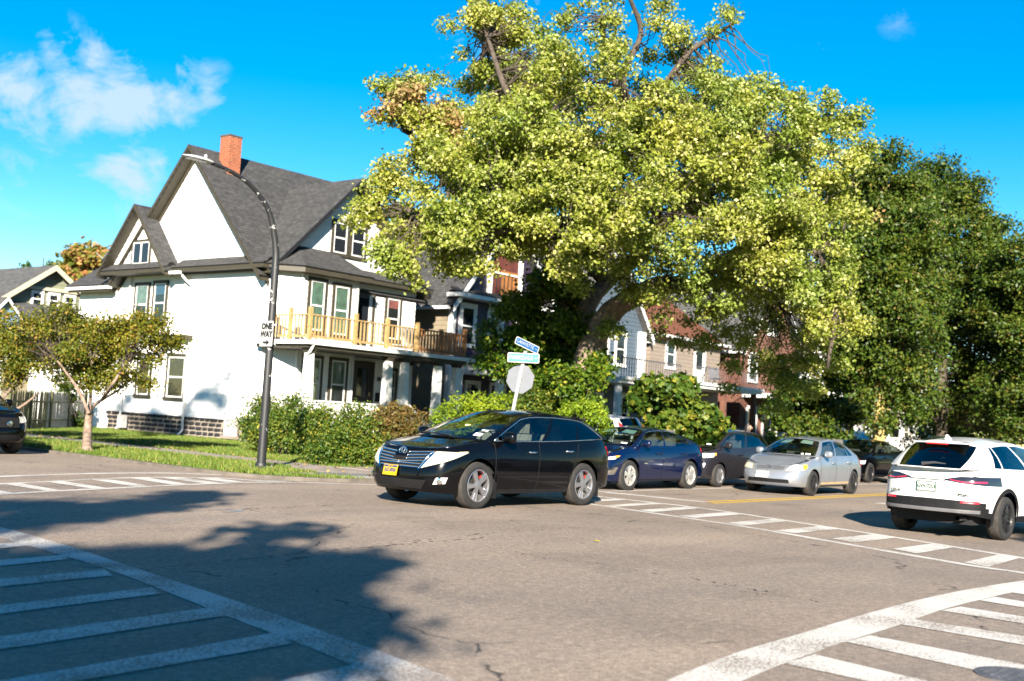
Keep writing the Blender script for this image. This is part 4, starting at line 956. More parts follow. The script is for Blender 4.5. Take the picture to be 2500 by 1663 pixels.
LF_DARK = leaf_mat('leaf_dark_green', [(0, (.020, .043, .006)), (.5, (.046, .080, .009)), (.9, (.085, .112, .013)), (1, (.13, .10, .022))], .22)
LF_CRAB = leaf_mat('leaf_crabapple', [(0, (.055, .075, .008)), (.5, (.115, .132, .013)), (.88, (.18, .15, .018)), (1, (.24, .13, .03))], .3)
LF_SHRUB = leaf_mat('leaf_shrub', [(0, (.025, .06, .008)), (.5, (.06, .105, .012)), (.9, (.12, .15, .022)), (1, (.26, .23, .03))], .3)
LF_HEDGE = leaf_mat('leaf_hedge', [(0, (.08, .14, .007)), (.5, (.15, .225, .012)), (1, (.25, .31, .022))], .3)
LF_BROWN = leaf_mat('leaf_brown_hedge', [(0, (.05, .05, .012)), (.5, (.10, .075, .02)), (.8, (.15, .085, .03)), (1, (.07, .11, .015))], .2)
def leaves(name, cen, nrm_bias, size, m, parent, jitter=.5, lobed=False, rg=None, aspect=.8):
    """one folded leaf face per centre, facing roughly outwards and up"""
    rg = rg or rng
    n = len(cen)
    a = rg.normal(size=(n, 3)) * jitter + nrm_bias; a /= np.linalg.norm(a, axis=1)[:, None] + 1e-9
    r = rg.normal(size=(n, 3)); t = np.cross(a, r); t /= np.linalg.norm(t, axis=1)[:, None] + 1e-9
    b = np.cross(a, t); s = size * rg.uniform(.6, 1.25, size=(n, 1))
    fold = a * s * .22
    if lobed == 'small':   # far leaf: a folded diamond
        pts = [(0, -.6), (.45, .03), (0, .62), (-.45, .03)]
    elif lobed:   # five-pointed maple outline, seven vertices
        pts = [(0, -.55), (.5, -.28), (.26, .02), (.52, .32), (0, .62), (-.52, .32), (-.26, .02), (-.5, -.28)]
    else:
        pts = [(0, -.6), (.42, -.15), (.34, .25), (0, .62), (-.34, .25), (-.42, -.15)]
    k = len(pts)
    V = np.empty((n, k, 3))
    for i, (px, py) in enumerate(pts): V[:, i] = cen + t * s * px * aspect * 1.2 + b * s * py + fold * abs(px) * 1.6
    me = bpy.data.meshes.new(name)
    me.vertices.add(n * k); me.vertices.foreach_set('co', V.astype(np.float32).ravel())
    h = k // 2
    # two faces folded along the midrib (vertex 0 .. vertex h)
    f1 = list(range(0, h + 1)); f2 = [0] + list(range(h, k))
    c = len(f1)
    idx = np.empty((n, 2, c), np.int32); base = (np.arange(n) * k)[:, None]
    idx[:, 0] = base + np.array(f1); idx[:, 1] = base + np.array(f2)
    me.loops.add(n * 2 * c); me.loops.foreach_set('vertex_index', idx.ravel())
    me.polygons.add(n * 2); me.polygons.foreach_set('loop_start', np.arange(n * 2) * c); me.polygons.foreach_set('loop_total', np.full(n * 2, c))
    me.materials.append(m); me.update(); me.validate()
    return link(name, me, parent)
def crown_points(lobes, n, rg, clump=.28, shell=.55, per=14, bough=None, fill=1.0, flat=.6, rough=1.0):
    """leaf centres: lobes hold boughs, boughs hold clumps of leaves; the room between boughs stays open"""
    out, bias, cl = [], [], []
    if bough is None: bough = max(.12, .42 * float(np.median([r[0] for _, r, _ in lobes])))
    vol = np.array([r[0] * r[1] * r[2] * w for _, r, w in lobes])
    nb = np.maximum(1, np.round(fill * .9 * np.array([max(r[0], .3) * max(r[1], .3) * max(r[2], .3) for _, r, _ in lobes]) ** .8 * np.array([w for _, _, w in lobes]) / (bough ** 2.4))).astype(int)
    lper = max(per, n // nb.sum())
    for (c, r, w), k in zip(lobes, nb):
        d = rg.normal(size=(k, 3)); d /= np.linalg.norm(d, axis=1)[:, None]
        K = rg.normal(size=(14, 3)); K /= np.linalg.norm(K, axis=1)[:, None]; amp = rg.uniform(-.35, .45, 14) * rough
        rad = shell + (1 - shell) * rg.random((k, 1)) ** .6
        rad *= 1 + (np.clip((d @ K.T - .6) / .4, 0, 1) ** 1.5 @ amp)[:, None]
        bc = np.array(c) + d * rad * np.array(r)
        for b0, dd in zip(bc, d):
            br_ = bough * rg.uniform(.6, 1.25); m_ = max(1, int(lper / per * (br_ / bough) ** 2))
            e = rg.normal(size=(m_, 3)); e /= np.linalg.norm(e, axis=1)[:, None]; e *= rg.random((m_, 1)) ** .4
            p = b0 + e * br_ * np.array([1, 1, flat]); p[:, 2] -= .25 * br_ * (e[:, 0] ** 2 + e[:, 1] ** 2)
            cl.append(p); q = p[:, None, :] + rg.normal(size=(m_, per, 3)) * clump * np.array([1, 1, .75])
            out.append(q.reshape(-1, 3)); bias.append(np.repeat(dd[None] * .45 + e * .35 + np.array([0, 0, .5]), per, 0))
    return np.concatenate(out), np.concatenate(bias), np.concatenate(cl)
def branch_path(a, b, n, rg, sag=0.0, wob=.12):
    a, b = np.array(a, float), np.array(b, float); L = np.linalg.norm(b - a)
    P = [a + (b - a) * i / n for i in range(n + 1)]
    for i in range(1, n): P[i] = P[i] + rg.normal(size=3) * wob * L / n * 1.5 + np.array([0, 0, sag * L * math.sin(PI * i / n)])
    return P
def twigs(par, cl, limbs, n, rg, m, r0=.035, name='twigs'):
    """thin branches from limb points to leaf clumps, one mesh"""
    mb = MB(); lp = np.array(limbs)
    sel = cl[rg.choice(len(cl), min(n, len(cl)), replace=False)]
    for p in sel:
        j = np.argmin(((lp - p) ** 2).sum(1)); P = branch_path(lp[j], p, 4, rg, .06, .18)
        mb.tube(P, [r0, r0 * .75, r0 * .5, r0 * .35, r0 * .15], 4, False)
    return tag(mb.build(name, m, par), kind='stuff')
def limb(par, P, R, m, name='limb', n=10, rg=rng):
    P = [Vector(p) for p in P]; Q = smooth_pts(P, 5); k = len(Q)
    rr = np.interp(np.linspace(0, len(P) - 1, k), range(len(P)), R) * (1 + rg.normal(size=k) * .05)
    MB().tube(Q, list(rr), n).build(name, m, par, smooth=True)
    return [tuple(q) for q in Q]

# ---- the big silver maple
DT = 32.5
MT = thing('silver_maple', 'huge yellow-green silver maple with a leaning pale trunk spreading over the street', 'tree', (27.2, 19.3, H))
rgm = np.random.default_rng(3)
def A(px, py, d=0.0): return tuple(at(px, py, DT + d))
L_ = []
base = (27.0, 19.3, H)
t1 = A(1425, 905); t2 = A(1490, 775); 
L_ += limb(MT, [base, tuple(Vector(base).lerp(Vector(t1), .5)), t1, A(1450, 830)], [.46, .40, .36, .36], M_BARK, 'trunk', 14)
L_ += limb(MT, [A(1440, 850), A(1480, 775), A(1545, 725), A(1625, 695), A(1690, 700, 1), A(1790, 690, 2), A(1880, 720, 2)], [.36, .34, .31, .28, .22, .15, .06], M_BARK)
L_ += limb(MT, [A(1440, 850), A(1430, 760, 1), A(1480, 690, 2), A(1560, 620, 2), A(1600, 560, 2)], [.3, .27, .24, .2, .16], M_BARK)
L_ += limb(MT, [A(1610, 560, 2), A(1585, 420, 2), A(1550, 300, 1), A(1520, 190, -.5), A(1565, 80, .5), A(1535, -20), A(1560, -90)], [.19, .17, .14, .11, .08, .06, .04], M_BARKD)
L_ += limb(MT, [A(1560, 330, 1), A(1500, 190, 1), A(1475, 100, 1), A(1470, 40)], [.15, .12, .09, .05], M_BARKD)
L_ += limb(MT, [A(1545, 290, 1), A(1620, 210), A(1680, 130), A(1740, 90), A(1800, 50)], [.13, .1, .08, .06, .03], M_BARKD)
L_ += limb(MT, [A(1480, 690, 2), A(1400, 620, 1), A(1250, 560), A(1120, 480, -1), A(1000, 330, -1)], [.2, .17, .13, .1, .05], M_BARKD)
L_ += limb(MT, [A(1570, 620, 2), A(1480, 560, -2), A(1380, 430, -3), A(1250, 250, -2), A(1190, 90, -1)], [.2, .15, .12, .09, .05], M_BARKD)
L_ += limb(MT, [A(1600, 560, 2), A(1720, 480), A(1850, 400), A(1980, 330, 1), A(2090, 280, 1)], [.18, .15, .12, .08, .04], M_BARKD)
L_ += limb(MT, [A(1690, 700, 1), A(1830, 600), A(1960, 600, -1), A(2040, 700, -1), A(2020, 900, -1)], [.2, .15, .12, .08, .04], M_BARKD)
L_ += limb(MT, [A(1560, 620, 2), A(1450, 560, -3), A(1300, 560, -4), A(1150, 560, -4), A(1000, 520, -3)], [.16, .12, .1, .07, .04], M_BARKD)
lob_px = [(1165, 40, 75, 0, 1), (1215, 130, 105, 0, 1), (1300, 210, 130, 0, 1.2), (1400, 190, 110, -2, .9), (1500, 40, 90, 1, .35), (1620, 60, 100, 0, .28), (1720, 60, 90, 0, .3), (1810, 40, 50, 0, .2), (1460, 110, 70, 0, .3),
          (1000, 215, 70, -1, 1.1), (960, 255, 50, -1, 1), (1090, 340, 130, -1, 1.1), (1200, 400, 170, -3, 1), (1200, 380, 150, 3, .8), (1390, 370, 180, -4, 1), (1400, 340, 180, 3, .8), (1580, 340, 150, -4, .9), (1640, 310, 150, 3, .8), (1690, 230, 90, 0, 1),
          (1770, 260, 110, -1, 1.1), (1880, 320, 130, -2, 1.1), (1900, 330, 120, 3, .8), (2010, 300, 70, 0, 1), (2080, 285, 55, 0, 1), (2050, 400, 90, -1, 1), (1990, 460, 120, -1, 1.1), (1800, 430, 150, -4, 1), (1780, 460, 160, 3, .8), (1620, 480, 140, -4, .9),
          (1480, 490, 130, -5, .9), (1340, 500, 150, -4, 1), (1190, 530, 150, -4, 1), (1060, 520, 120, -3, 1.1), (960, 470, 90, -2, 1.1), (920, 455, 40, -2, 1), (950, 570, 65, -3, 1.1), (1000, 620, 60, -4, .8), (1080, 590, 75, -4, .7), (1010, 700, 30, -4, .5), (915, 530, 35, -3, .9), (960, 690, 40, -4, .8),
          (1230, 580, 70, -4, .6), (1420, 570, 60, -3, .4), (1700, 550, 100, -2, .5), (1850, 550, 130, -3, 1), (1950, 590, 120, -2, 1), (2040, 560, 80, 0, 1), (2040, 680, 85, -1, 1.1), (2030, 780, 85, -1, 1.1), (1970, 700, 110, 2, .9), (1880, 690, 110, -2, .8),
          (1990, 860, 80, 2, 1.1), (1930, 830, 85, 3, .9), (1900, 930, 70, 4, 1), (1970, 950, 55, 4, 1), (1875, 1000, 35, 5, .9), (1800, 780, 80, 1, .7), (1830, 870, 55, 3, .8), (1560, 760, 40, -1, .8), (1690, 730, 55, -1, .9), (1750, 810, 50, 2, .8), (1600, 810, 35, 1, .7), (1780, 880, 45, 3, .7), (1500, 700, 40, -2, .6), (1530, 800, 40, -1, .5), (1650, 850, 40, 2, .4), (1700, 790, 50, 1, .6), (1770, 930, 45, 4, .6), (1590, 690, 50, -3, .6), (1460, 600, 60, -3, .6), (1430, 700, 50, -2, .7), (1400, 640, 60, -3, .7), (1640, 740, 45, -2, .6), (1740, 680, 80, 0, .5), (1500, 640, 60, -2, .8), (1620, 640, 60, -2, .7), (1560, 710, 40, -2, .8), (1780, 620, 80, -2, .8), (1720, 760, 40, -1, .8), (1640, 780, 30, -2, .7), (1350, 600, 60, -3, .7), (945, 640, 50, -4, .9), (1130, 640, 50, -4, .6), (1660, 600, 80, -4, .8), (1560, 600, 70, -4, .7), (1450, 640, 50, -4, .6), (1840, 640, 80, -3, .9), (1700, 690, 50, -3, .8), (1790, 720, 50, -2, .8), (1180, 20, 60, -1, 1), (1330, 110, 80, 0, .8), (1380, 40, 60, 0, .5), (1450, 10, 60, 0, .45), (1560, 20, 60, -1, .35), (1640, 120, 60, 0, .45), (1160, -30, 60, 0, 1), (1250, 60, 60, 0, .8), (1860, 230, 60, 0, .9), (1700, 150, 60, 1, .5), (1230, 40, 50, 1, .8), (1280, 460, 120, 0, .8), (1150, 250, 90, 2, .8), (1550, 200, 60, 2, .2)]
lobes = []
for px, py, r, d, w in lob_px:
    rm = r * DT / 2778.0; lobes.append((A(px, py, d), (rm * .95, rm * 1.0, rm * .92), w))
C_, B_, cl = crown_points(lobes, 330000, rgm, clump=.12, shell=.3, per=9, bough=.37, fill=1.12)
mo = leaves('crown', C_, B_, .088, LF_MAPLE, MT, .85, 'small', rgm); mo['kind'] = 'stuff'
mo.location = (-27.2, -19.3, -H)
ca, cb_, _ = crown_points([(A(985, 235, -1.3), (.8, .8, .65), 1), (A(940, 265, -1.3), (.45, .45, .35), 1), (A(1060, 285, -1.6), (.6, .6, .5), 1), (A(1120, 320, -2.2), (.5, .5, .4), 1), (A(2125, 508, -1.5), (.3, .3, .35), .3)], 2600, rgm, clump=.12, shell=.2, per=8, bough=.22, fill=.9)
ao = leaves('autumn_spray', ca, cb_, .11, LF_AUT, MT, .8, 'small', rgm); ao.location = mo.location; ao['kind'] = 'stuff'
twigs(MT, cl, L_, 1900, rgm, M_BARKD, .026)

def simple_tree(name, label, base, trunk, lobes, n, size, leafm, barkm, seed, clump=.22, shell=.4, tw=200, lobed=False, per=12, r0=.025, group=None, jitter=.75, cat='tree', limbs=(), bough=None, fill=1.0, twm=None):
    t = thing(name, label, cat, base, group=group); r = np.random.default_rng(seed)
    P, R = trunk
    L = limb(t, P, R, barkm, 'trunk', 10, r)
    for lp, lr in limbs: L += limb(t, lp, lr, barkm, 'limb', 7, r)
    c, b_, cl_ = crown_points(lobes, n, r, clump, shell, per, bough, fill)
    o = leaves('crown', c, b_, size, leafm, t, jitter, lobed, r); o.location = (-base[0], -base[1], -base[2]); o['kind'] = 'stuff'
    if tw: twigs(t, cl_, L, tw, r, twm or barkm, r0)
    return t
def lob(px, py, r, depth, w=1.0, fl=.9, dr=1.0):
    rm = r * depth / 2778.0; return (tuple(at(px, py, depth)), (rm * dr, rm * dr, rm * fl), w)
# dark leafy tree under the maple, in front of the purple house
d_ = 33.5; b0 = tuple(Vector((*at(1370, 1000, d_)[:2], H)))
simple_tree('ivy_tree', 'dense dark green tree below the maple in front of the purple house', b0, ([b0, tuple(at(1372, 920, d_)), tuple(at(1390, 800, d_)), tuple(at(1360, 700, d_))], [.16, .14, .1, .05]),
    [lob(1290, 700, 75, d_), lob(1360, 660, 70, d_ + 1), lob(1250, 790, 60, d_), lob(1340, 780, 90, d_), lob(1400, 740, 60, d_ + 1), lob(1390, 850, 85, d_), lob(1310, 880, 70, d_), lob(1280, 850, 50, d_ - .5), lob(1350, 950, 65, d_), lob(1430, 920, 50, d_), lob(1240, 900, 35, d_), lob(1460, 850, 40, d_ - 1), lob(1400, 935, 45, 31.3), lob(1220, 830, 40, d_), lob(1190, 900, 35, d_ - .5), lob(1455, 905, 38, 31.2), lob(1425, 905, 45, 31.0), lob(1405, 955, 48, 31.0)],
    40000, .10, LF_GREEN, M_BARKD, 5, clump=.13, per=9, lobed=False, tw=150, bough=.38, fill=1.9)
# young green maple behind the parked cars
d_ = 30.5; b0 = tuple(Vector((*at(1650, 1060, d_)[:2], H)))
simple_tree('young_maple', 'bright green broad-leaved young tree behind the blue and grey parked cars', b0, ([b0, tuple(at(1650, 1030, d_)), tuple(at(1655, 980, d_))], [.09, .08, .05]),
    [lob(1640, 960, 55, d_, 1, .6), lob(1600, 985, 40, d_, 1, .6), lob(1700, 990, 50, d_, 1, .6), lob(1740, 1020, 35, d_, 1, .7), lob(1650, 1010, 60, d_, 1, .6), lob(1690, 1045, 45, d_, 1, .6), lob(1610, 935, 30, d_ + .5)],
    9000, .16, LF_SHRUB, M_BARKD, 6, clump=.14, per=8, lobed=True, tw=60, bough=.3, fill=.9)
# dark trees farther down the avenue
def big_dark(name, label, tx, depth, lobs, n, seed, bark=M_BARKD, tr=.28):
    b0 = Vector(at(tx, 1100, depth)); b0.z = H; b0 = tuple(b0)
    top = at(tx + 10, 560, depth); mid = at(tx, 850, depth)
    simple_tree(name, label, b0, ([b0, tuple(at(tx, 1000, depth)), tuple(mid), tuple(top)], [tr, tr * .9, tr * .7, .06]), [lob(*l[:3], depth + l[3], l[4] if len(l) > 4 else 1) for l in lobs], int(n * 3.2), .12, LF_DARK, bark, seed, clump=.2, shell=.3, tw=300, per=10, r0=.04, bough=.6, fill=2.8, lobed='small', group='dark street trees at the right')
big_dark('street_tree', 'dark green street tree with mustard-yellow trunk just right of the maple', 2146, 42.5,
    [(2150, 420, 75, 0), (2090, 480, 70, 1), (2180, 500, 95, 0), (2120, 600, 100, 0), (2210, 620, 90, -1), (2100, 720, 90, 0), (2190, 760, 95, -1), (2110, 850, 85, 0), (2200, 880, 80, 0), (2130, 950, 60, 0), (2180, 1000, 55, 0), (2060, 600, 60, 2), (2070, 900, 50, 1), (2140, 1030, 30, -.5), (2150, 560, 110, 2), (2140, 700, 110, 2), (2230, 470, 60, 1), (2060, 760, 60, 2)], 34000, 21, M_BARKY, .24)
big_dark('street_tree', 'dark green street tree with rusty top behind the white car, second of the dark trees', 2300, 50,
    [(2290, 440, 75, 0), (2360, 470, 65, 0), (2250, 520, 80, 0), (2380, 560, 85, 0), (2310, 620, 95, 0), (2430, 660, 80, 0), (2260, 720, 90, 0), (2360, 760, 100, 0), (2450, 800, 90, 0), (2290, 860, 90, 0), (2390, 900, 90, 0), (2470, 920, 70, 0), (2320, 980, 70, 0), (2430, 1000, 70, 0), (2250, 960, 60, 0), (2280, 1040, 45, 1), (2370, 1045, 45, 1), (2450, 1050, 45, 1), (2420, 590, 60, 0), (2330, 520, 70, 0), (2470, 700, 70, 0), (2410, 730, 80, 1), (2320, 700, 90, 2)], 38000, 22)
big_dark('street_tree', 'dark green street tree cut by the right edge of the photo', 2520, 46,
    [(2480, 660, 70, 0), (2540, 700, 100, 0), (2500, 800, 90, 0), (2580, 850, 110, 0), (2490, 920, 80, 0), (2560, 980, 90, 0), (2440, 1010, 50, 1), (2500, 1040, 45, 0), (2470, 760, 80, 1), (2540, 620, 60, 0)], 22000, 23)
for k, (px, py, dd, rr_) in enumerate(((1960, 985, 46, 60), (2080, 990, 52, 60), (2330, 1000, 62, 75))):
    b0 = Vector(at(px, 1080, dd)); b0.z = H; b0 = tuple(b0)
    simple_tree('yard_tree', ['small dark yard tree behind the silver sedan', 'small dark yard tree left of the mustard-yellow trunk', 'small dark yard tree far behind the white crossover'][k], b0, ([b0, tuple(at(px, 1030, dd)), tuple(at(px, py, dd))], [.1, .08, .04]), [lob(px, py, rr_, dd), lob(px - 45, py + 25, rr_ * .7, dd), lob(px + 45, py + 20, rr_ * .7, dd), lob(px, py - 50, rr_ * .7, dd)], 9000, .15, LF_DARK, M_BARKD, 81 + k, clump=.18, per=10, tw=60, bough=.45, fill=1.6, group='small yard trees')
# crab-apples on the verge of the side street
def crab(label, bx_, lobs, n, seed, limbs_px, trunk_px, d):
    b0 = Vector(gnd(bx_[0], bx_[1], H)) if bx_ else Vector((*at(*trunk_px[0], d)[:2], H)); b0 = tuple(b0)
    P = [b0] + [tuple(at(*q, d)) for q in trunk_px]
    simple_tree('crab_apple', label, b0, (P, [.13, .10, .085, .07][:len(P)]), [lob(*l[:3], d + l[3]) for l in lobs], int(n * 2.0), .06, LF_CRAB, M_BARK, seed, clump=.12, shell=.1, tw=500, per=8, r0=.012, bough=.24, fill=2.1, twm=M_BARKD, group='crab apples on the verge',
        limbs=[([tuple(at(*q, d + (q[0] % 7 - 3) * .25)) for q in lp], [.05, .04, .028, .014][:len(lp)]) for lp in limbs_px])
crab('crab apple tree with forked trunk on the verge before the white house', (212, 1105), [(70, 800, 50, -.4), (140, 790, 60, 0), (220, 800, 65, .3), (300, 800, 60, 0), (370, 795, 50, -.3), (180, 860, 65, -.3), (260, 870, 65, .4), (340, 870, 55, 0), (400, 830, 35, 0), (130, 880, 50, .5), (230, 920, 45, 0), (360, 930, 28, 0), (430, 830, 22, 0), (300, 930, 30, .3)], 15500, 31,
     [[(218, 1010), (235, 985), (285, 955), (340, 910)], [(218, 1005), (222, 950), (225, 880)], [(217, 1010), (190, 950), (140, 880)], [(250, 975), (280, 930), (320, 870)]], [(214, 1050), (219, 1005)], 28.3)
crab('crab apple tree at the left edge of the photo beside the parked dark car', None, [(-60, 800, 60, 0), (10, 815, 55, 0), (60, 850, 45, 0), (-20, 880, 60, 0), (40, 910, 45, .3), (-100, 850, 60, 0), (90, 880, 40, .3), (70, 800, 35, .5)], 9000, 32,
     [[(-40, 1020), (10, 970), (60, 900)], [(-42, 1020), (-50, 950), (-60, 860)], [(-40, 1030), (40, 1000), (95, 960)]], [(-45, 1060), (-42, 1010)], 31.2)
# autumn tree and conifer far behind
d_ = 75; b0 = tuple(Vector((*at(235, 900, d_)[:2], H)))
simple_tree('autumn_tree', 'orange and green autumn tree behind the satellite dish', b0, ([b0, tuple(at(235, 800, d_)), tuple(at(235, 700, d_))], [.3, .25, .15]), [lob(190, 660, 40, d_), lob(240, 640, 45, d_), lob(280, 650, 40, d_), lob(220, 700, 50, d_), lob(290, 700, 40, d_), lob(170, 690, 30, d_)], 9000, .3, leaf_mat('leaf_mixed_autumn', [(0, (.09, .12, .02)), (.5, (.2, .17, .04)), (.8, (.34, .15, .06)), (1, (.36, .2, .1))], .3), M_BARKD, 41, clump=.35, tw=60, r0=.06)
d_ = 95; b0 = tuple(Vector((*at(106, 900, d_)[:2], H)))
tz = at(106, 630, d_)
simple_tree('conifer', 'dark conifer tip rising behind the sage green house', b0, ([b0, tuple(Vector(b0).lerp(tz, .5)), tuple(tz)], [.25, .18, .04]), [((b0[0], b0[1], tz.z * (.3 + .7 * k / 9)), (2.4 * (1 - k / 9.5) + .12, 2.4 * (1 - k / 9.5) + .12, .8), 1) for k in range(10)], 9000, .22, LF_DARK, M_BARKD, 42, clump=.2, tw=0)
# far-off wood that closes the view at the ends of the streets
rgf = np.random.default_rng(9); fl_ = []
for a_ in np.linspace(-14, 100, 62):
    R_ = rgf.uniform(118, 150); q_ = math.radians(a_ + rgf.uniform(-1, 1)); rr_ = rgf.uniform(3.5, 6.5); fl_.append(((R_ * math.cos(q_), R_ * math.sin(q_), rr_ * .8), (rr_, rr_, rr_ * rgf.uniform(.9, 1.35)), 1.0))
c_f, b_f, _ = crown_points(fl_, 75000, rgf, clump=.55, shell=.5, per=8, bough=1.5, fill=1.1, rough=.6)
tag(leaves('far_wood', c_f, b_f, .55, LF_DARK, None, .8, 'small', rgf), 'far-off wood of dark green trees closing the end of the streets', 'trees', kind='stuff')
# ---- shrubs and hedges
def shrub(name, label, lobes_, n, size, m, seed, base, clump=.12, shell=.5, per=10, stems=6, group=None, jitter=.7, lobed=False, bough=.17, fill=1.4, rough=.7):
    t = thing(name, label, 'hedge' if 'hedge' in name else 'shrub', base, group=group); r = np.random.default_rng(seed)
    c, b_, cl_ = crown_points(lobes_, n, r, clump, shell, per, bough, fill, .8, rough); k = c[:, 2] > .03; c = c[k]; b_ = b_[k]
    o = leaves('foliage', c, b_, size, m, t, jitter, lobed, r); o.location = (-base[0], -base[1], -base[2]); o['kind'] = 'stuff'
    mb = MB()
    for p in cl_[r.choice(len(cl_), min(stems * 6, len(cl_)))]:
        q = (base[0] + (p[0] - base[0]) * .35 + r.normal() * .05, base[1] + (p[1] - base[1]) * .35 + r.normal() * .05, H - .02)
        mb.tube(branch_path(q, p, 3, r, .05), [.02, .015, .01, .005], 4, False)
    tag(mb.build('stems', M_BARKD, t), kind='stuff')
    return t
def hedge_lobe(px, py, r, d, fl=1.0, wx=1.0): 
    rm = r * d / 2778.0; return (tuple(at(px, py, d)), (rm * wx, rm * wx, rm * fl), 1.0)
b0 = (20.0, 21.8, H)
shrub('wild_shrub', 'loose green shrubs with pale shoots right of the lamp post, in front of the porch', [hedge_lobe(830, 1060, 55, 28.5), hedge_lobe(800, 1110, 45, 28), hedge_lobe(870, 1100, 55, 28.2), hedge_lobe(880, 1040, 40, 28.5), hedge_lobe(780, 1040, 40, 29), hedge_lobe(850, 1020, 26, 28.6, 1.2), hedge_lobe(780, 1010, 20, 29, 1.3), hedge_lobe(920, 1090, 35, 28.5)], 24000, .058, LF_SHRUB, 51, b0, .14)
b0 = (20.5, 25.0, H)
shrub('wild_shrub', 'taller loose green shrubs between the lamp post and the white house wall', [hedge_lobe(640, 1030, 45, 32), hedge_lobe(700, 1035, 48, 31.5), hedge_lobe(740, 1050, 45, 31), hedge_lobe(670, 1060, 45, 31.5), hedge_lobe(650, 990, 22, 32, 1.2), hedge_lobe(720, 990, 22, 31.5, 1.2), hedge_lobe(615, 1040, 30, 32), hedge_lobe(760, 1015, 22, 31, 1.2)], 22000, .058, LF_SHRUB, 52, b0, .15)
b0 = tuple(Vector((*at(965, 1040, 30)[:2], H)))
shrub('clipped_hedge', 'round bronze-brown clipped hedge in front of the porch steps', [hedge_lobe(965, 1028, 48, 30, .85, 1.15), hedge_lobe(935, 1030, 40, 30, .9), hedge_lobe(997, 1030, 40, 30, .9), hedge_lobe(965, 1060, 45, 30)], 14000, .05, LF_BROWN, 53, b0, .07, .82, bough=.12, fill=3.0, rough=.15)
b0 = tuple(Vector((*at(1180, 1000, 33.5)[:2], H)))
shrub('clipped_hedge', 'low yellow-green hedge under the street name signs', [hedge_lobe(1130, 1005, 40, 33.5), hedge_lobe(1180, 1000, 42, 33.5), hedge_lobe(1230, 1003, 40, 33.5), hedge_lobe(1090, 1015, 32, 33.5), hedge_lobe(1160, 1040, 50, 33.5), hedge_lobe(1220, 1040, 50, 33.5)], 16000, .06, LF_HEDGE, 54, b0, .08, .8, bough=.12, fill=3.0, rough=.15)
b0 = tuple(Vector((*at(1424, 1050, 28.5)[:2], H)))
shrub('dome_hedge', 'bright yellow-green dome-shaped clipped hedge behind the black car', [hedge_lobe(1424, 1046, 66, 28.5, 1.0, 1.0), hedge_lobe(1424, 1090, 64, 28.5)], 16000, .05, LF_HEDGE, 55, b0, .05, .9, bough=.12, fill=3.0, rough=.15)
b0 = tuple(Vector((*at(1320, 1010, 32)[:2], H)))
shrub('wild_shrub', 'pale green shrub between the street sign and the dome hedge', [hedge_lobe(1300, 985, 38, 32), hedge_lobe(1335, 1000, 40, 32), hedge_lobe(1270, 1010, 35, 32), hedge_lobe(1310, 1040, 50, 32)], 9000, .065, LF_SHRUB, 56, b0, .12)
b0 = tuple(Vector((*at(1885, 1090, 42)[:2], H)))
shrub('round_shrub', 'small dark round shrub behind the silver car', [hedge_lobe(1885, 1080, 22, 42, 1.3)], 1500, .09, LF_DARK, 57, b0, .08, .7)
b0 = (23.6, 40.6, H)
shrub('dark_shrub', 'dark green shrub at the foot of the house by the picket fence', [((23.6, 40.6, .55), (.45, .45, .6), 1), ((22.9, 40.2, 1.6), (.6, .6, .6), .5)], 2500, .1, LF_DARK, 58, b0, .12)
for k, (px, d, lb) in enumerate(((1990, 44, 'middle'), (2280, 60, 'right'))):
    b0 = tuple(Vector((*at(px, 1060, d)[:2], H)))
    shrub('garden_shrub', ['dark garden shrub behind the silver car and left of the mustard trunk', 'dark garden shrub behind the white car under the dark trees'][k], [hedge_lobe(px, 1075, 50, d), hedge_lobe(px + 50, 1080, 45, d), hedge_lobe(px - 45, 1085, 40, d)], 3500, .13, LF_DARK, 60 + k, b0, .15)
# ---- grass on the verge and lawn
def grass(n, name):
    r = np.random.default_rng(77); P = []
    while len(P) < n:
        x = r.uniform(KX + .12, 25.0); y = r.uniform(KY + .15, 44)
        if 17.25 < x < 18.65 and y > 20: continue
        if 18.8 < y < 20.25 and x > 17.2: continue
        if x < 19.8 and y < 20.2 and x + y > 33.6 and not (x < 16.6 and y > 18.6): continue
        cx, cy = x - (KX + 2.4), y - (KY + 2.4)
        if cx < 0 and cy < 0 and cx * cx + cy * cy > 2.3 ** 2: continue
        P.append((x, y))
    P = np.array(P); n = len(P)
    hgt = r.uniform(.04, .10, n) * (1 + .5 * (r.random(n) > .9)); an = r.uniform(0, 2 * PI, n); w = r.uniform(.006, .012, n) * 1.6
    le = r.normal(size=(n, 2)) * .03
    V = np.zeros((n, 3, 3)); V[:, 0, 0] = P[:, 0] - np.cos(an) * w; V[:, 0, 1] = P[:, 1] - np.sin(an) * w; V[:, 1, 0] = P[:, 0] + np.cos(an) * w; V[:, 1, 1] = P[:, 1] + np.sin(an) * w
    V[:, 2, 0] = P[:, 0] + le[:, 0]; V[:, 2, 1] = P[:, 1] + le[:, 1]; V[:, :2, 2] = H - .005; V[:, 2, 2] = H + hgt
    me = bpy.data.meshes.new(name); me.vertices.add(n * 3); me.vertices.foreach_set('co', V.astype(np.float32).ravel())
    me.loops.add(n * 3); me.loops.foreach_set('vertex_index', np.arange(n * 3)); me.polygons.add(n); me.polygons.foreach_set('loop_start', np.arange(n) * 3); me.polygons.foreach_set('loop_total', np.full(n, 3))
    me.materials.append(M_BLADE); me.update()
    return tag(link(name, me), 'short sunlit grass on the lawn and verge around the corner house', 'grass', kind='stuff')
grass(190000, 'lawn_grass')
r = np.random.default_rng(5)
lp = np.stack([r.uniform(KX + .1, 19, 700), r.uniform(17.2, 40, 700), np.full(700, H + .05)], 1); lp = lp[(lp[:, 0] + lp[:, 1] > 34)]
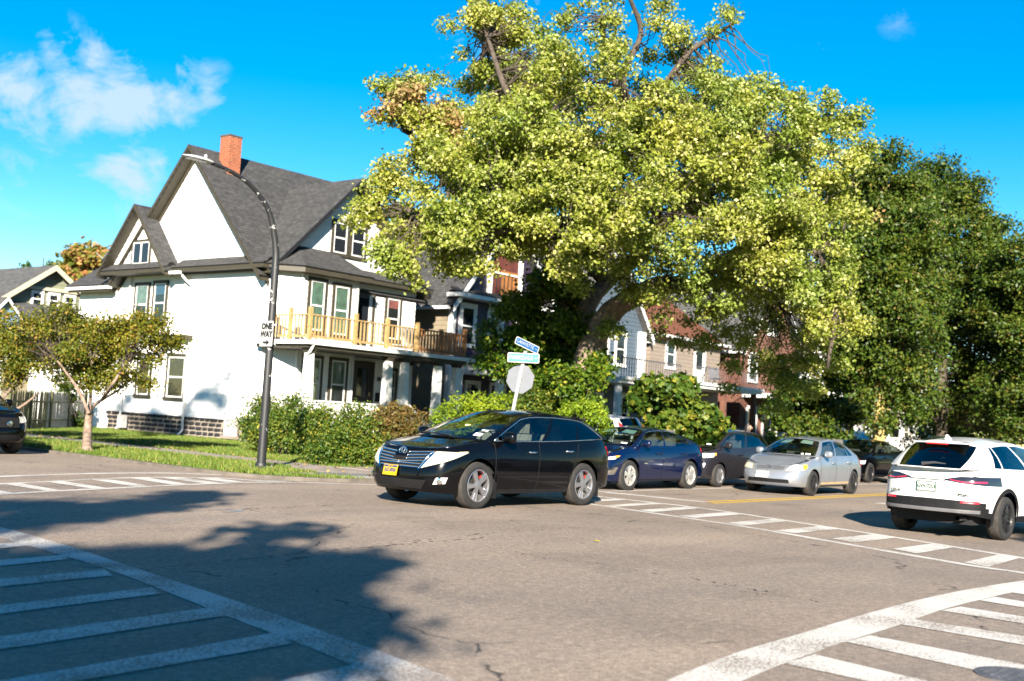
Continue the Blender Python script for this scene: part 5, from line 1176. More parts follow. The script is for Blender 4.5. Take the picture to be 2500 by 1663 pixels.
tag(leaves('fallen_leaves', lp, np.array([0, 0, 1.5]), .07, LF_AUT, None, .5, False, r), 'scattered brown fallen leaves on the grass verge', 'leaves', kind='stuff')
# one yellow leaf lying on the road
yl = leaves('fallen_leaf', np.array([[*gnd(1456, 1325)[:2], .02]]), np.array([0, 0, 3.]), .085, leaf_mat('leaf_yellow', [(0, (.5, .45, .02)), (1, (.5, .45, .02))], .2), None, .1, True, r); tag(yl, 'single yellow-green leaf lying on the open asphalt', 'leaf')
# ---- trees on the near side of the avenue whose shade falls across the road (they stand behind the camera)
def shade_tree(label, base, lobes_, n, seed, size=.3):
    simple_tree('kerbside_tree', label, base, ([base, (base[0], base[1], 3.5), (base[0] + .3, base[1] + .2, 7)], [.4, .35, .2]), lobes_, n, size, LF_GREEN, M_BARK, seed, clump=.22, shell=.2, tw=150, per=14, r0=.05, group='trees behind the camera', bough=.45, fill=1.0)
def sh(gx, gy, z, r, w=1.0, fl=.8):   # crown lobe that shades the ground around (gx, gy)
    k = z / -SUN_D.z; return ((gx - SUN_D.x * k, gy - SUN_D.y * k, z), (r, r, r * fl), w)
shade_tree('leafy tree behind the camera whose shade covers the lower left of the road', (-9.5, -3.5, H), [sh(4.5, 7.2, 7.5, 1.5), sh(3.4, 8.2, 8, 1.6), sh(6.2, 8.0, 8, 1.15), sh(6.5, 9.3, 8.4, .85), sh(8.0, 9.6, 8.6, .6, .7), sh(9.0, 10.6, 8.6, .5, .6), sh(2.5, 5.5, 7, 1.2), sh(3, 10.5, 9, 1.2), sh(4.2, 5.7, 7, .8), sh(5.2, 6.3, 7, .8), sh(7.2, 8.1, 7.8, .5, .6), sh(5.6, 6.4, 7.4, .7), sh(6.6, 7.3, 7.6, .6)], 14000, 71, .22)
shade_tree('leafy tree behind the camera whose shade crosses the left of the junction', (-12, 3.5, H), [sh(7.8, 13.5, 8.5, .75), sh(5.5, 12.6, 8.2, .9), sh(9.6, 14.4, 8.6, .45, .7), sh(10.6, 15.0, 8.6, .3, .6), sh(6.2, 13.9, 9, .7), sh(8.0, 19.0, 9, .45), sh(4, 14, 8.5, 1.2)], 6500, 72, .22)
shade_tree('leafy tree behind the camera to the right, shading the near side of the white car', (2, -9.5, H), [sh(19.6, 4.2, 7.5, .75), sh(21.8, 4.9, 8, .8), sh(24.5, 5, 8.5, 1.2), sh(20, 2.6, 8, 1.0)], 6000, 73, .22)

def wall_shade(y, z, k):   # crown lobe whose shadow reaches the side wall of the corner house
    return (25 + SUN_D.x * -k, y + SUN_D.y * -k, z - SUN_D.z * k)
simple_tree('kerbside_tree', 'tall tree across the side street, left out of view, whose twigs shade the white wall', (.3, 19.0, H), ([(.3, 19.0, H), (.2, 18.5, 5), (.6, 17, 10), (1.2, 15.8, 14.5)], [.35, .3, .2, .08]), [(wall_shade(33.6, 1.5, 33), (1.0, 1.0, .8), .35), (wall_shade(32.7, 1.2, 33), (.6, .6, .6), .5), (wall_shade(34.6, 1.1, 32), (.7, .7, .5), .5), (wall_shade(35.8, 1.0, 32), (.7, .7, .4), .5), (wall_shade(37.6, .9, 32), (.8, .8, .4), .5), (wall_shade(33.2, 2.3, 33), (.5, .5, .5), .3), (wall_shade(39.5, 1.2, 32), (.8, .8, .6), .5)], 1300, .11, LF_GREEN, M_BARK, 75, clump=.12, shell=.2, tw=260, per=6, r0=.03, group='trees behind the camera', bough=.24, fill=.75)
# ---------------------------------------------------------------- cars
def car_paint(name, col, metal=.35, rough=.28, flake=.0):
    M = mat(name, col, rough, metal, var=.06, scale=3, coat=.85, spec=.25)
    b = M.node_tree.nodes['Principled BSDF']; b.inputs['Coat Roughness'].default_value = .03
    if max(col) < .03: b.inputs['Coat Weight'].default_value = .55; b.inputs['Specular IOR Level'].default_value = .08
    return M
M_TYRE = mat('tyre_rubber', (0.011, 0.0105, 0.0105), .85, var=.35, scale=14, bump=.4, bscale=60); M_TREAD = mat('tyre_dust', (0.035, 0.031, 0.027), .9, var=.3, scale=10)
M_RIM = mat('rim_grey', (0.36, 0.36, 0.38), .28, .8, var=.15); M_RIMS = mat('rim_silver', (0.66, 0.65, 0.62), .3, .8, var=.1); M_RIMB = mat('rim_black', (0.02, 0.02, 0.022), .35, .4, var=.2)
M_CHROME = mat('chrome', (0.78, 0.79, 0.80), .12, 1.0, var=.03); M_PLAS = mat('black_plastic', (0.009, 0.009, 0.010), .7, var=.2, spec=.15); M_PLASG = mat('grey_plastic', (0.035, 0.035, 0.038), .6, var=.15)
M_UNDER = mat('underbody', (0.008, 0.008, 0.009), .9); M_LAMP = mat('lamp_clear', (0.72, 0.73, 0.72), .12, .35, var=.12, scale=9, coat=1.0); M_LAMPY = mat('lamp_hazy', (0.42, 0.40, 0.31), .35, .0, var=.10, scale=5, coat=.5)
M_AMBER = mat('lamp_amber', (0.80, 0.30, 0.02), .2, coat=1.0); M_RED = mat('lamp_red', (0.42, 0.008, 0.012), .2, coat=1.0); M_REDL = mat('lamp_red_light', (0.62, 0.015, 0.06), .2, coat=1.0); M_SMOKE = mat('lamp_smoke', (0.016, 0.017, 0.022), .1, coat=1.0)
M_SEAT = mat('seat_cloth', (0.10, 0.095, 0.09), .9, var=.2); M_SEATL = mat('seat_tan', (0.26, 0.23, 0.19), .9, var=.15); M_STICK = mat('sticker', (0.62, 0.66, 0.62), .6); M_PLATEW = mat('plate_white', (0.50, 0.50, 0.48), .45); M_PLATEY = mat('plate_yellow', (0.42, 0.27, 0.003), .45); M_NAVY = mat('plate_navy', (0.02, 0.03, 0.12), .5); M_DKGRN = mat('plate_green', (0.01, 0.06, 0.03), .5)
M_CGLASS = clear_glass('car_glass', (0.52, 0.60, 0.58), .05); M_CDARK = clear_glass('car_glass_dark', (0.06, 0.07, 0.075), .05)
def text_part(name, s, size, m, parent, loc, rot, align='CENTER', sx_=1.0, off=0.0):
    c = bpy.data.curves.new(name, 'FONT'); c.body = s; c.size = size; c.align_x = align; c.align_y = 'CENTER'; c.extrude = .002; c.resolution_u = 2; c.offset = off
    c.materials.append(m); t_ = bpy.data.objects.new(name, c); me = bpy.data.meshes.new_from_object(t_); bpy.data.objects.remove(t_); me.name = name; o = bpy.data.objects.new(name, me); COL.objects.link(o); o.parent = parent; o.location = loc; o.rotation_euler = rot; o.scale = (sx_, 1, 1); WL[o.name] = Vector((0, 0, 0))
    return o
def wheel_meshes(key, r, w, rimr, rimm, style, spokes):
    """tyre and rim around local y, outer face towards +y"""
    t = MB().lathe([(rimr, w / 2 - .012), (rimr + .012, w / 2 + .004), (r - .06, w / 2 + .008), (r - .02, w / 2 - .004), (r - .004, w / 2 - .025), (r, w / 2 - .06), (r, -w / 2 + .06), (r - .02, -w / 2), (rimr, -w / 2)], n=44, axis='y')
    treadf = set()
    tm = bpy.data.meshes.new('tyre'); tm.from_pydata(t.v, [], t.f); tm.materials.append(M_TYRE); tm.materials.append(M_TREAD)
    mi = [1 if 44 * 4 <= i < 44 * 7 else 0 for i in range(len(t.f))]; tm.polygons.foreach_set('material_index', mi); tm.polygons.foreach_set('use_smooth', [True] * len(t.f))
    R = MB().lathe([(rimr + .001, w / 2 - .008), (rimr - .014, w / 2 - .002), (rimr - .026, w / 2 - .03), (rimr - .03, -w / 2 + .04)], n=40, axis='y')
    d = w / 2 - .02
    R.lathe([(.075, d - .03), (.07, d + .004), (.04, d + .01), (.001, d + .01)], n=16, axis='y')
    for k in range(spokes):
        a = 2 * PI * k / spokes + PI / 2; ca, sa = math.cos(a), math.sin(a); tx, tz = -sa, ca
        def P(rad, off, y): return (ca * rad + tx * off, y, sa * rad + tz * off)
        if style == 'wide':     # broad flat spoke, narrow at the hub, wide at the rim
            R.hexa([P(.05, -.03, d - .03), P(.05, .03, d - .03), P(rimr - .01, .05, d - .05), P(rimr - .01, -.05, d - .05)], [P(.05, -.028, d + .008), P(.05, .028, d + .008), P(rimr - .012, .032, d + .002), P(rimr - .012, -.032, d + .002)])
            for sg in (-1, 1): R.hexa([P(.13, sg * .034, d - .02), P(.13, sg * .04, d - .02), P(rimr - .02, sg * .06, d - .03), P(rimr - .02, sg * .042, d - .03)], [P(.13, sg * .03, d + .01), P(.13, sg * .036, d + .005), P(rimr - .02, sg * .055, d), P(rimr - .02, sg * .036, d + .012)])
        else:                   # thin twin spoke
            for sg in (-1, 1): R.hexa([P(.05, sg * .018, d - .02), P(.05, sg * .018 + .016, d - .02), P(rimr - .01, sg * .055 + .012, d - .03), P(rimr - .01, sg * .055 - .012, d - .03)], [P(.05, sg * .018, d + .008), P(.05, sg * .018 + .014, d + .008), P(rimr - .012, sg * .05 + .012, d + .002), P(rimr - .012, sg * .05 - .008, d + .002)])
    rm_ = bpy.data.meshes.new('rim'); rm_.from_pydata(R.v, [], R.f); rm_.materials.append(rimm)
    K = MB().lathe([(.001, d - .075), (rimr * .62, d - .075), (rimr * .62, d - .09)], n=28, axis='y'); km = bpy.data.meshes.new('brake_disc'); km.from_pydata(K.v, [], K.f); km.materials.append(mat('disc_steel', (.06, .058, .055), .5, .6))
    return tm, rm_, km
class Car:
    def __init__(s, name, label, loc, head, sp):
        s.sp = sp; s.t = thing(name, label, sp.get('cat', 'car'), (*loc, 0.0), math.radians(head), sp.get('group')); s.o = {}
        wb, W = sp['wb'], sp['W']; s.w = W / 2; s.xf = wb / 2 + sp['fo']; s.xr = -wb / 2 - sp['ro']; w = s.w
        kf, kr = sp.get('kf', 1.0), sp.get('kr', 1.0)
        cp = [(s.xf, 0), (s.xf - .03 * kf, .35 * w), (s.xf - .10 * kf, .65 * w), (s.xf - .27 * kf, .875 * w), (s.xf - .58 * kf, .965 * w), (s.xf - 1.0, .993 * w), (s.xf - 1.6, w), (s.xr + 1.6, w), (s.xr + 1.0, .99 * w), (s.xr + .5 * kr, .955 * w), (s.xr + .2 * kr, .86 * w), (s.xr + .07 * kr, .62 * w), (s.xr + .02 * kr, .33 * w), (s.xr, 0)]
        D = smooth_pts([Vector((*p, 0)) for p in cp], 24); s.D = np.array([(p.x, max(0, p.y)) for p in D])
        s.S = np.concatenate([[0], np.cumsum(np.linalg.norm(np.diff(s.D, axis=0), axis=1))]); s.L = s.S[-1]
        s.x_axF, s.x_axR = wb / 2, -wb / 2; s.gc = sp.get('gc', .22); s.Ra = sp['wr'] + sp.get('arch', .065)
    def s_x(s, x): return float(np.interp(-x, -s.D[:, 0], s.S))
    def s_y(s, y, rear=False):
        k = len(s.D) // 3
        return float(np.interp(y, s.D[:k, 1], s.S[:k])) if not rear else float(np.interp(-y, -s.D[-k:, 1], s.S[-k:]))
    def zt(s, x): return float(np.interp(-x, [-p[0] for p in s.sp['top']], [p[1] for p in s.sp['top']]))
    def zb0(s, x): return float(np.interp(-x, [-p[0] for p in s.sp['bot']], [p[1] for p in s.sp['bot']]))
    def prof(s, key, q): P = s.sp[key]; return float(np.interp(q, [p[0] for p in P], [p[1] for p in P]))
    def out(s, sv, z, side=1, off=0.0):
        """point on the lower body: distance sv along the outline from the nose, height z"""
        x = float(np.interp(sv, s.S, s.D[:, 0])); y = float(np.interp(sv, s.S, s.D[:, 1]))
        e = .02; dx = np.interp(sv + e, s.S, s.D[:, 0]) - np.interp(sv - e, s.S, s.D[:, 0]); dy = np.interp(sv + e, s.S, s.D[:, 1]) - np.interp(sv - e, s.S, s.D[:, 1])
        l = math.hypot(dx, dy) or 1; nx, ny = -dy / l, dx / l
        nx, ny = -nx, -ny
        if nx * x + ny * y * 3 < 0: nx, ny = -nx, -ny
        q = (z - s.gc) / max(.05, s.zt(x) - s.gc); q = max(-.1, min(1.05, q))
        yy = y * s.prof('wf', q); bf = max(0., min(1., (x - (s.xf - 1.1)) / 1.1)) ; bf = bf * bf * (3 - 2 * bf); br = max(0., min(1., ((s.xr + 1.0) - x) / 1.0)); br = br * br * (3 - 2 * br)
        xx = x - s.prof('fi', q) * bf + s.prof('ri', q) * br
        return Vector((xx + nx * off, (yy + ny * off) * side, z))
    def patch(s, name, m, corners, side=1, off=.006, nu=8, nv=5, parent=None, thick=0.0, label=None):
        """surface patch between 4 (s, z) corners: bl, br, tr, tl"""
        (a, b, c, d) = corners
        def f(u, v): 
            sv = (a[0] * (1 - u) + b[0] * u) * (1 - v) + (d[0] * (1 - u) + c[0] * u) * v; z = (a[1] * (1 - u) + b[1] * u) * (1 - v) + (d[1] * (1 - u) + c[1] * u) * v
            p = s.out(abs(sv), z, side if sv >= 0 else -side, off); return p
        mb = MB().grid(f, nu, nv)
        if thick:
            f0 = f
            mb2 = MB().grid(lambda u, v: s.out(abs((a[0] * (1 - u) + b[0] * u) * (1 - v) + (d[0] * (1 - u) + c[0] * u) * v), (a[1] * (1 - u) + b[1] * u) * (1 - v) + (d[1] * (1 - u) + c[1] * u) * v, side, off - thick), nu, nv)
            n0 = len(mb.v); mb.add(mb2.v, [])
            per = [i for i in range(nu + 1)] + [j * (nu + 1) + nu for j in range(1, nv + 1)] + [nv * (nu + 1) + i for i in range(nu - 1, -1, -1)] + [j * (nu + 1) for j in range(nv - 1, 0, -1)]
            for i in range(len(per)): p_, q_ = per[i], per[(i + 1) % len(per)]; mb.f.append((p_, q_, n0 + q_, n0 + p_))
        o = mb.build(name, m, parent or s.t, smooth=True, local=True)
        if label: o['label'] = label
        return o
    def build_body(s, paint, clad=None, cladm=None):
        sp = s.sp; sv = list(np.linspace(0, s.L, 120))
        for xa in (s.x_axF, s.x_axR):
            for k in np.linspace(-1, 1, 21): sv.append(s.s_x(xa + k * s.Ra * .9999))
            for k in (-1.004, 1.004): sv.append(s.s_x(xa + k * s.Ra))
        for x in sp.get('marks', ()): sv.append(s.s_x(x))
        xa, xc = sp['A'][0], sp['C'][0]
        sa, sc2 = s.s_x(xa), s.s_x(xc); sv += [sa, sc2]; sv = sorted(set(round(v, 5) for v in sv))
        T = [0, .05, .12, .2, .3, .4, .5, .6, .68, .76, .83, .89, .94, .975, 1.0]
        mb, cb = MB(), MB(); grid = {}
        for side in (1, -1):
            cols = []
            for v in sv:
                x = float(np.interp(v, s.S, s.D[:, 0])); y = float(np.interp(v, s.S, s.D[:, 1])); zb = s.zb0(x)
                if y > .8 * s.w:
                    for ax in (s.x_axF, s.x_axR):
                        if abs(x - ax) < s.Ra: zb = max(zb, sp['wr'] + math.sqrt(s.Ra ** 2 - (x - ax) ** 2))
                zt = s.zt(x); cols.append([s.out(v, zb + (zt - zb) * t, side) for t in T])
            grid[side] = cols
            for i in range(len(cols) - 1):
                for j in range(len(T) - 1):
                    q = [cols[i][j], cols[i + 1][j], cols[i + 1][j + 1], cols[i][j + 1]]; c = sum(q, Vector()) / 4
                    tgt = cb if clad and clad(c) else mb; b = len(tgt.v); tgt.v += [tuple(p) for p in q]; tgt.f.append((b, b + 1, b + 2, b + 3) if side < 0 else (b + 3, b + 2, b + 1, b))
        # bonnet and boot lid between the two top edges
        ia, ic = sv.index(round(sa, 5)), sv.index(round(sc2, 5)); N = 12
        def lid(i0, i1, crown, flat):
            rows = []
            for i in range(i0, i1 + 1):
                a, b = grid[-1][i][-1], grid[1][i][-1]; k = min(1, abs(b.y - a.y) / s.w)
                rows.append([Vector((a.x, a.y + (b.y - a.y) * n / N, a.z + crown * min(1, .12 + abs(a.x - grid[1][0 if i0 == 0 else -1][-1].x) / .9) * k * (1 - (2 * n / N - 1) ** 2))) for n in range(N + 1)])
            for i in range(len(rows) - 1):
                for n in range(N):
                    b = len(mb.v); mb.v += [tuple(p) for p in (rows[i][n], rows[i][n + 1], rows[i + 1][n + 1], rows[i + 1][n])]; mb.f.append((b, b + 1, b + 2, b + 3))
        lid(0, ia, sp.get('crown', .045), 0); lid(ic, len(sv) - 1, sp.get('crown_r', .02), 0)
        # greenhouse
        (xa, xat), (xc, xct) = sp['A'], sp['C']; Hh = sp['H']; yb = lambda x: s.out(s.s_x(x), s.zt(x), 1).y - .006; wr = sp['wroof']; zl = sp['zroof']
        zr = lambda x: float(np.interp(-x, [-p[0] for p in zl], [p[1] for p in zl]))
        ytop = lambda x: wr * (1 - .05 * max(0, (-x) / 2.2) ** 2)
        def sidept(ub, ut, v, side):
            xb, xt = xa + (xc - xa) * ub, xat + (xct - xat) * ut
            B = Vector((xb, yb(xb), s.zt(xb))); Tp = Vector((xt, ytop(xt), zr(xt)))
            p = B.lerp(Tp, v); p.y += .035 * math.sin(PI * v); 
            if sp.get('bow'): p.x += sp['bow'] * math.sin(PI * v) * (1 - ut) * (1 if xt > 0 else .3)
            p.y *= side; return p
        V = [0, .06, .25, .5, .75, .90, 1.0]; win = {}
        for side in (1, -1):
            lines = sp['lines']
            for i in range(len(lines) - 1):
                (b0, t0, g), (b1, t1, _) = lines[i], lines[i + 1]; n = 5
                for k in range(n):
                    ua, ub_ = b0 + (b1 - b0) * k / n, b0 + (b1 - b0) * (k + 1) / n; ta, tb = t0 + (t1 - t0) * k / n, t0 + (t1 - t0) * (k + 1) / n
                    for j in range(len(V) - 1):
                        q = [sidept(ua, ta, V[j], side), sidept(ub_, tb, V[j], side), sidept(ub_, tb, V[j + 1], side), sidept(ua, ta, V[j + 1], side)]
                        if side < 0: q = q[::-1]
                        tgt = mb
                        if g and 1 <= j <= 4: tgt = win.setdefault((side, i, g), MB())
                        b = len(tgt.v); tgt.v += [tuple(p) for p in q]; tgt.f.append((b, b + 1, b + 2, b + 3))
        def cross(kind):
            nU, nV = 16, 10; w_ = {}
            (xb, xt) = (xa, xat) if kind == 'A' else (xc, xct); sg = 1 if kind == 'A' else -1; bb, bt = sp['bulge'] if kind == 'A' else sp['bulge_r']
            def P(u, v):
                c = 1 - (2 * u - 1) ** 2; L_ = sidept(0 if kind == 'A' else 1, 0 if kind == 'A' else 1, v, 1); y = L_.y * (1 - 2 * u)
                zc = sp.get('crown', .045) * (1 - v) + sp.get('rcrown', .05) * v
                xx = L_.x + sg * (bb * (1 - v) + bt * v) * c; dz = (s.zt(xx) - s.zt(xb) - .004) * (1 - v) ** 2 if kind == 'A' else 0.0
                return Vector((xx, y, L_.z + dz + zc * c * (1 if kind == 'A' else v)))
            g = MB()
            us = [0, .035] + list(np.linspace(.09, .91, 13)) + [.965, 1]; vs_ = [0, .04] + list(np.linspace(.12, .86, 7)) + [.95, 1]
            for i in range(len(us) - 1):
                for j in range(len(vs_) - 1):
                    q = [P(us[i], vs_[j]), P(us[i + 1], vs_[j]), P(us[i + 1], vs_[j + 1]), P(us[i], vs_[j + 1])]
                    if kind == 'C': q = q[::-1]
                    tgt = g if 1 <= i < len(us) - 2 and 1 <= j < len(vs_) - 2 else mb
                    b = len(tgt.v); tgt.v += [tuple(p) for p in q]; tgt.f.append((b, b + 1, b + 2, b + 3))
            return g, P
        ga, s.PA = cross('A'); gc_, s.PC = cross('C')
        def roof(u, v):
            xt = xat + (xct - xat) * u; y = ytop(xt) * (1 - 2 * v); c = 1 - (2 * v - 1) ** 2
            x = xt + (sp['bulge'][1] * (1 - u) ** 4 - sp['bulge_r'][1] * u ** 4) * c
            return Vector((x, y, zr(xt) + sp.get('rcrown', .05) * c))
        mb.grid(roof, 24, 16)
        s.roofpt = roof; s.sidept = sidept
        MB().grid(lambda u, v: s.PA(.03 + .94 * u, .03) + Vector((.07 - .12 * v, 0, -.012 + .004 * v)), 14, 2).build('cowl', M_PLAS, s.t, smooth=True, local=True)
        def weld(m_): 
            d, idx, out = {}, [], []
            for v in m_.v:
                k = (round(v[0], 4), round(v[1], 4), round(v[2], 4))
                if k not in d: d[k] = len(out); out.append(v)
                idx.append(d[k])
            m_.v = out; m_.f = [tuple(dict.fromkeys(idx[i] for i in f)) for f in m_.f]; m_.f = [f for f in m_.f if len(f) > 2]; return m_
        s.body = weld(mb).build('body', paint, s.t, smooth=True, local=True)
        if clad and cb.f: weld(cb).build('lower_cladding', cladm, s.t, smooth=True, local=True)
        for (side, i, g), w_ in win.items(): weld(w_).build('side_window', M_CGLASS if g == 1 else M_CDARK, s.t, smooth=True, local=True)
        weld(ga).build('windshield', M_CGLASS, s.t, smooth=True, local=True); weld(gc_).build('rear_window', sp.get('rear_glass', M_CDARK), s.t, smooth=True, local=True)
        # under tray and cabin
        MB().box(((s.xf + s.xr) / 2, 0, .42), (s.xf - s.xr - .7, s.sp['W'] - .62, .38)).build('underbody', M_UNDER, s.t, local=True)
        seatm = sp.get('seat', M_SEAT); it = MB().box((0, 0, .62), (abs(xa - xc) - .1, sp['W'] - .3, .12)).build('interior', M_UNDER, s.t, local=True)
        MB().hexa([(xa - .05, -s.w + .2, .66), (xa - .05, s.w - .2, .66), (xa - .45, s.w - .2, .66), (xa - .45, -s.w + .2, .66)], [(xa - .0, -s.w + .2, s.zt(xa) - .03), (xa - .0, s.w - .2, s.zt(xa) - .03), (xa - .42, s.w - .2, s.zt(xa) - .02), (xa - .42, -s.w + .2, s.zt(xa) - .02)]).build('dashboard', M_PLAS, it, local=True)
        for x0 in (xa - 1.2, xa - 2.05):
            for y0 in (-.38, .38):
                q = MB().hexa([(x0 + .05, y0 - .24, .7), (x0 + .05, y0 + .24, .7), (x0 - .12, y0 + .24, .7), (x0 - .12, y0 - .24, .7)], [(x0 - .13, y0 - .2, 1.22), (x0 - .13, y0 + .2, 1.22), (x0 - .24, y0 + .2, 1.22), (x0 - .24, y0 - .2, 1.22)]); q.box((x0 - .2, y0, 1.32), (.09, .26, .17)); q.build('seat', seatm, it, local=True)
        MB().tube([(xa - .55 + .05 * math.cos(a), .38 + .18 * math.sin(a), s.zt(xa) - .02 + .18 * math.cos(a)) for a in np.linspace(0, 2 * PI, 19)], .014, 5, False).build('steering_wheel', M_PLAS, it, local=True)
    def wheels(s, key, rimm, style='twin', spokes=5, rimr=None, w=.225, caliper=None):
        sp = s.sp; r = sp['wr']; tm, rm_, km = wheel_meshes(key, r, w, rimr or r * .66, rimm, style, spokes)
        for xa in (s.x_axF, s.x_axR):
            for side in (1, -1):
                o = link('wheel', tm, s.t); o.location = (xa, side * (s.w - w / 2 - .015), r); o.rotation_euler = (0, random.uniform(0, 1.2), 0 if side > 0 else PI)
                for nm, me in (('rim', rm_), ('brake_disc', km)):
                    c = link(nm, me, o)
                if caliper:
                    MB().box((-.165, w / 2 - .085, .04), (.05, .05, .11)).build('caliper', caliper, o, local=True); o.rotation_euler = (0, .35, o.rotation_euler[2])
    def ribbon(s, name, m, x0, z0, x1, z1, wdt, sides=(1, -1), off=.004, n=14):
        """thin strip on the flank from (x0, z0) to (x1, z1)"""
        for side in sides:
            a = Vector((x0, z0)); b = Vector((x1, z1)); d = (b - a).normalized(); nrm = Vector((-d.y, d.x)) * wdt / 2
            mb = MB().grid(lambda u, v: s.out(s.s_x(a.x + (b.x - a.x) * u + nrm.x * (2 * v - 1)), a.y + (b.y - a.y) * u + nrm.y * (2 * v - 1), side, off), n, 1); mb.build(name, m, s.t, smooth=True, local=True)
    def mirrors(s, x, z, m, size=(.13, .11, .085)):
        for side in (1, -1):
            p = s.out(s.s_x(x), s.zt(x) - .01, side)
            def f(u, v):
                a, b = u * 2 * PI, (v - .5) * PI; ca = abs(math.cos(a)) ** .7 * (1 if math.cos(a) > 0 else -1); sa_ = abs(math.sin(a)) ** .7 * (1 if math.sin(a) > 0 else -1)
                r = math.cos(b) ** .7; return (x + size[0] * .55 * math.sin(b) , p.y + side * (.13 + size[1] * r * ca), z + size[2] * r * sa_)
            o = MB().grid(f, 20, 12).build('mirror', m, s.t, smooth=True, local=True)
            MB().tube([(x, p.y - side * .03, z - .05), (x, p.y + side * .08, z - .03)], .025, 6).build('stalk', M_PLAS, o, local=True)
    def handles(s, spots, m):
        for x, z in spots:
            for side in (1, -1):
                a, b = s.out(s.s_x(x - .09), z, side, .03), s.out(s.s_x(x + .09), z, side, .03); c = (a + b) / 2 + Vector((0, side * .008, 0))
                MB().tube([a + Vector((0, -side * .04, 0)), a, c, b, b + Vector((0, -side * .04, 0))], [.014, .016, .017, .016, .014], 6).build('door_handle', m, s.t, smooth=True, local=True)
    def plate(s, front, z, m, w=.32, h=.17, y=0.0, txt=None, txtm=None, off=.018, size=.08):
        sv = s.s_y(abs(y), not front); p = s.out(sv, z, 1, off); 
        q = s.out(sv, z + .05, 1, off); tilt = math.atan2(q.x - p.x, .05); sg = 1 if front else -1
        e = MB().box((0, 0, 0), (.008, w, h)).build('licence_plate', m, s.t, local=True); e.location = p; e.rotation_euler = (0, tilt, 0)
        if txt: text_part('plate_text', txt, size, txtm, e, (sg * .0055, 0, -.005), (PI / 2, 0, PI / 2 * sg), sx_=.8, off=.003)
        return e
GAP = mat('panel_gap', (.004, .004, .004), .8)
WF = [(-.1, .90), (0, .935), (.12, .965), (.3, .99), (.5, 1.0), (.68, .995), (.82, .975), (.93, .945), (1.05, .905)]
FI = [(-.1, .16), (0, .10), (.15, .02), (.35, .0), (.55, .02), (.75, .08), (.9, .17), (1.05, .30)]
RI = [(-.1, .14), (0, .09), (.15, .02), (.4, .0), (.6, .02), (.8, .06), (.95, .12), (1.05, .17)]

# ---- black crossover crossing the junction
SP = dict(wb=2.775, fo=.95, ro=1.07, W=1.905, H=1.61, wr=.376, gc=.22, arch=.06, top=[(2.34, .93), (2.05, .99), (1.6, 1.045), (1.12, 1.09), (.4, 1.09), (-.6, 1.11), (-1.4, 1.15), (-2.1, 1.19), (-2.46, 1.17)], bot=[(2.34, .25), (1.9, .23), (1.3, .24), (-1.3, .25), (-2.0, .30), (-2.46, .36)],
     wf=WF, fi=[(-.1, .16), (0, .10), (.15, .02), (.3, .0), (.5, .01), (.7, .05), (.85, .11), (.95, .17), (1.05, .22)], ri=RI, A=(1.15, .12), C=(-2.33, -1.72), zroof=[(.12, 1.505), (-.25, 1.555), (-.8, 1.565), (-1.3, 1.54), (-1.72, 1.485)], wroof=.63, bulge=(.30, .12), bulge_r=(.16, .12), rcrown=.07, crown=.06, bow=.06,
     lines=[(0, 0, 0), (.045, .06, 1), (.125, .10, 0), (.135, .105, 1), (.385, .46, 0), (.425, .50, 2), (.665, .83, 0), (.69, .855, 2), (.90, .93, 0), (1, 1, 0)], seat=M_SEATL, marks=())
V = Car('black_crossover', 'glossy black crossover with chrome slat grille and hazy headlights crossing the junction', (15.47, 12.78), 177.6, SP)
P_BLK = car_paint('paint_black', (0.0016, 0.0017, 0.0024), .0, .2)
V.build_body(P_BLK)
V.wheels('v', M_RIM, 'wide', 5, .262, .24, mat('caliper_red', (.55, .03, .015), .4))
sy = V.s_y
# grille: dark backing, chrome bars, emblem
V.patch('grille', M_PLAS, [(-sy(.42), .63), (sy(.42), .63), (sy(.60), .88), (-sy(.60), .88)], 1, .008, 20, 5)
gr_ = V.t.children[-1]
for k in range(6):
    z = .625 + k * .05; w = .43 + k * .034
    for sd in (1, -1):   # each slat dips towards the emblem
        V.patch('slat', M_CHROME, [(.0 if k < 3 else sy(.14), z - (.03 if k > 1 else .0)), (sy(w), z), (sy(w), z + .024), (.0 if k < 3 else sy(.14), z + .026 - (.03 if k > 1 else 0))], sd, .02, 10, 1, parent=None, thick=.012)
for sd in (1, -1): V.patch('grille_surround', M_CHROME, [(sy(.43), .60), (sy(.47), .60), (sy(.66), .90), (sy(.60), .90)], sd, .018, 4, 6, thick=.01)
V.patch('bonnet_nose', P_BLK, [(-sy(.12), .79), (sy(.12), .79), (sy(.26), .915), (-sy(.26), .915)], 1, .012, 10, 4)
ep = V.out(0, .875, 1, .03)
def ellipse(c, a, b, ax2=Vector((0, 0, 1)), tilt=0.0, n=28): return [Vector((c.x - tilt * b * math.sin(t), c.y + a * math.cos(t), c.z + b * math.sin(t))) for t in np.linspace(0, 2 * PI, n + 1)]
em = MB().tube(ellipse(ep, .085, .058, tilt=.25), .008, 6, False).tube(ellipse(ep, .028, .05, tilt=.25), .007, 6, False).tube(ellipse(ep + Vector((0, 0, .02)), .055, .026, tilt=.25), .007, 6, False).build('emblem', M_CHROME, V.t, smooth=True, local=True)
